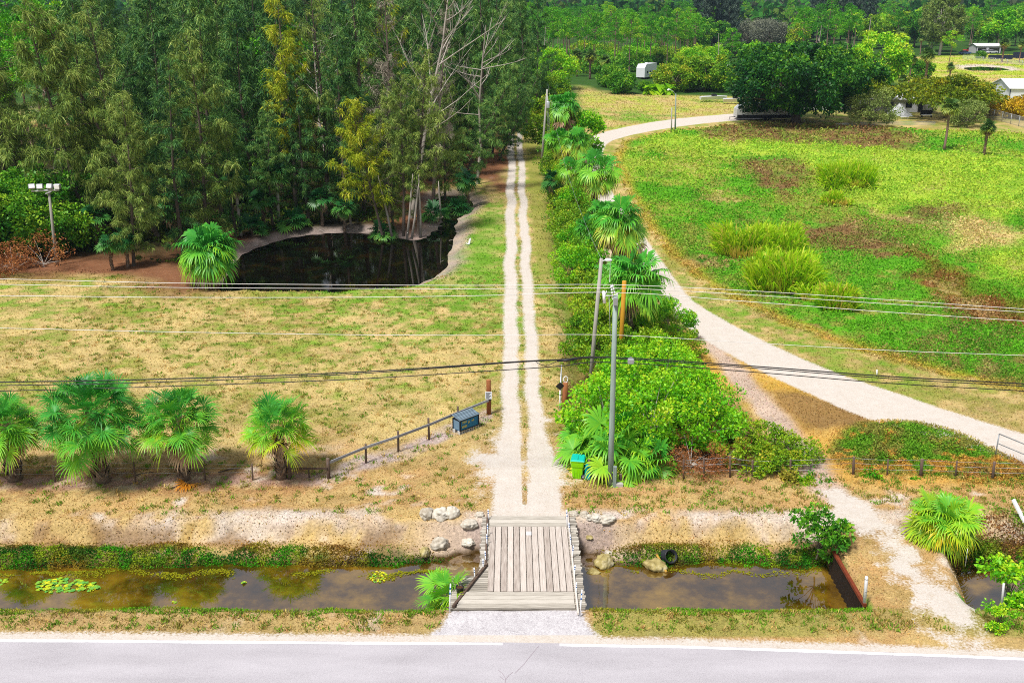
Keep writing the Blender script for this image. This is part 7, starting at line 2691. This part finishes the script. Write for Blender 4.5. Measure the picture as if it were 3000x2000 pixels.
# beyond them one endless wood
Vs, Fs, Cs = [], [], []
n = 9000
yy = 640 * np.exp(rg.uniform(0, 1, n) ** 1.0 * math.log(9000 / 640))
xx = rg.uniform(-.72, .72, n) * yy
hh = rg.uniform(9, 19, n) * (1 + .15 * (rg.uniform(size=n) < .1))
P_, D_, L_, C_ = [], [], [], []
for i in range(n):
    m = 22 if yy[i] < 2500 else 11
    v = rand_dir(m, rg)
    sc = np.array([1, 1, .75]) * (rg.uniform(3.5, 6.5) * (1 + yy[i] / 6000))
    P_.append(np.array([xx[i], yy[i], hh[i] * .68]) + v * sc * .8)
    D_.append(unit(v + rg.normal(size=(m, 3)) * .6))
    L_.append(np.full(m, 4.2 * (1 + yy[i] / 4500)))
    base = [lin(60, 128, 36, .8), lin(40, 92, 36, .8), lin(96, 124, 44, .8), lin(84, 96, 64, .8)][int(rg.choice(4, p=[.4, .3, .2, .1]))]
    C_.append(np.tile(base, (m, 1)) * rg.uniform(.7, 1.25, (m, 1)))
V, Fq = leaf_quads(np.concatenate(P_), np.concatenate(D_), np.concatenate(L_), np.concatenate(L_) * .8, .05, rg)
tag(link('distant_forest', np_mesh('distant_forest', V, Fq, M['ground_plants'], col=np.repeat(np.concatenate(C_), 4, 0))), 'endless flat forest fading to blue along the horizon', 'forest', None, 'stuff')

# ================================================================== light, sky, air
SUN_EL, SUN_AZ = 62, 222           # azimuth clockwise from +Y (the view direction)
w = bpy.data.worlds.new('World')
SC.world = w
w.use_nodes = True
nt = w.node_tree
nt.nodes.clear()
sky = nt.nodes.new('ShaderNodeTexSky')
sky.sky_type = 'NISHITA'
sky.sun_disc = False
sky.sun_elevation = R(SUN_EL)
sky.sun_rotation = R(SUN_AZ)
sky.air_density = 1.0
sky.dust_density = 1.0
sky.ozone_density = 1.0
hs_ = nt.nodes.new('ShaderNodeHueSaturation')
hs_.inputs['Saturation'].default_value = .35
bg = nt.nodes.new('ShaderNodeBackground')
bg.inputs['Strength'].default_value = SKY_S
out = nt.nodes.new('ShaderNodeOutputWorld')
nt.links.new(sky.outputs[0], hs_.inputs['Color'])
nt.links.new(hs_.outputs[0], bg.inputs['Color'])
nt.links.new(bg.outputs[0], out.inputs[0])
sd = bpy.data.lights.new('sun', 'SUN')
sd.energy = SUN_S
sd.angle = R(11)
sd.color = (1.0, .965, .91)
so = bpy.data.objects.new('sun', sd)
COL.objects.link(so)
el, az = R(SUN_EL), R(SUN_AZ)
dirv = Vector((math.sin(az) * math.cos(el), math.cos(az) * math.cos(el), math.sin(el)))
so.rotation_euler = dirv.to_track_quat('Z', 'Y').to_euler()
so.location = (0, 0, 80)
if HAZE > 0:
    me = bpy.data.meshes.new('haze')
    X, Y0, Y1, Z0, Z1 = 9500, -500, 14500, -4, 42
    bm = bmesh.new()
    bmesh.ops.create_cube(bm, size=1)
    for v in bm.verts:
        v.co = Vector((v.co.x * 2 * X, Y0 + (v.co.y + .5) * (Y1 - Y0), Z0 + (v.co.z + .5) * (Z1 - Z0)))
    bm.to_mesh(me)
    bm.free()
    m, nt, N, L = mat_new('haze')
    pv = nd(nt, 'ShaderNodeVolumePrincipled')
    pv.inputs['Density'].default_value = HAZE
    pv.inputs['Color'].default_value = (.55, .75, 1.0, 1)
    pv.inputs['Anisotropy'].default_value = .2
    o = nt.nodes.new('ShaderNodeOutputMaterial')
    L.new(pv.outputs[0], o.inputs['Volume'])
    me.materials.append(m)
    tag(link('haze', me), 'pale blue haze over the far woods', 'haze', None, 'stuff')
vs_ = SC.view_settings
vs_.view_transform = 'Standard'
vs_.look = 'None'
vs_.gamma = 1.0
vs_.exposure = EXPO
vs_.use_curve_mapping = False
SC.cycles.max_bounces = 6
SC.cycles.diffuse_bounces = 3
SC.cycles.glossy_bounces = 3
SC.cycles.transmission_bounces = 4
SC.cycles.transparent_max_bounces = 6
SC.cycles.volume_bounces = 0
SC.cycles.use_denoising = DENO
SC.cycles.filter_width = FILT
SC.cycles.sample_clamp_indirect = 6
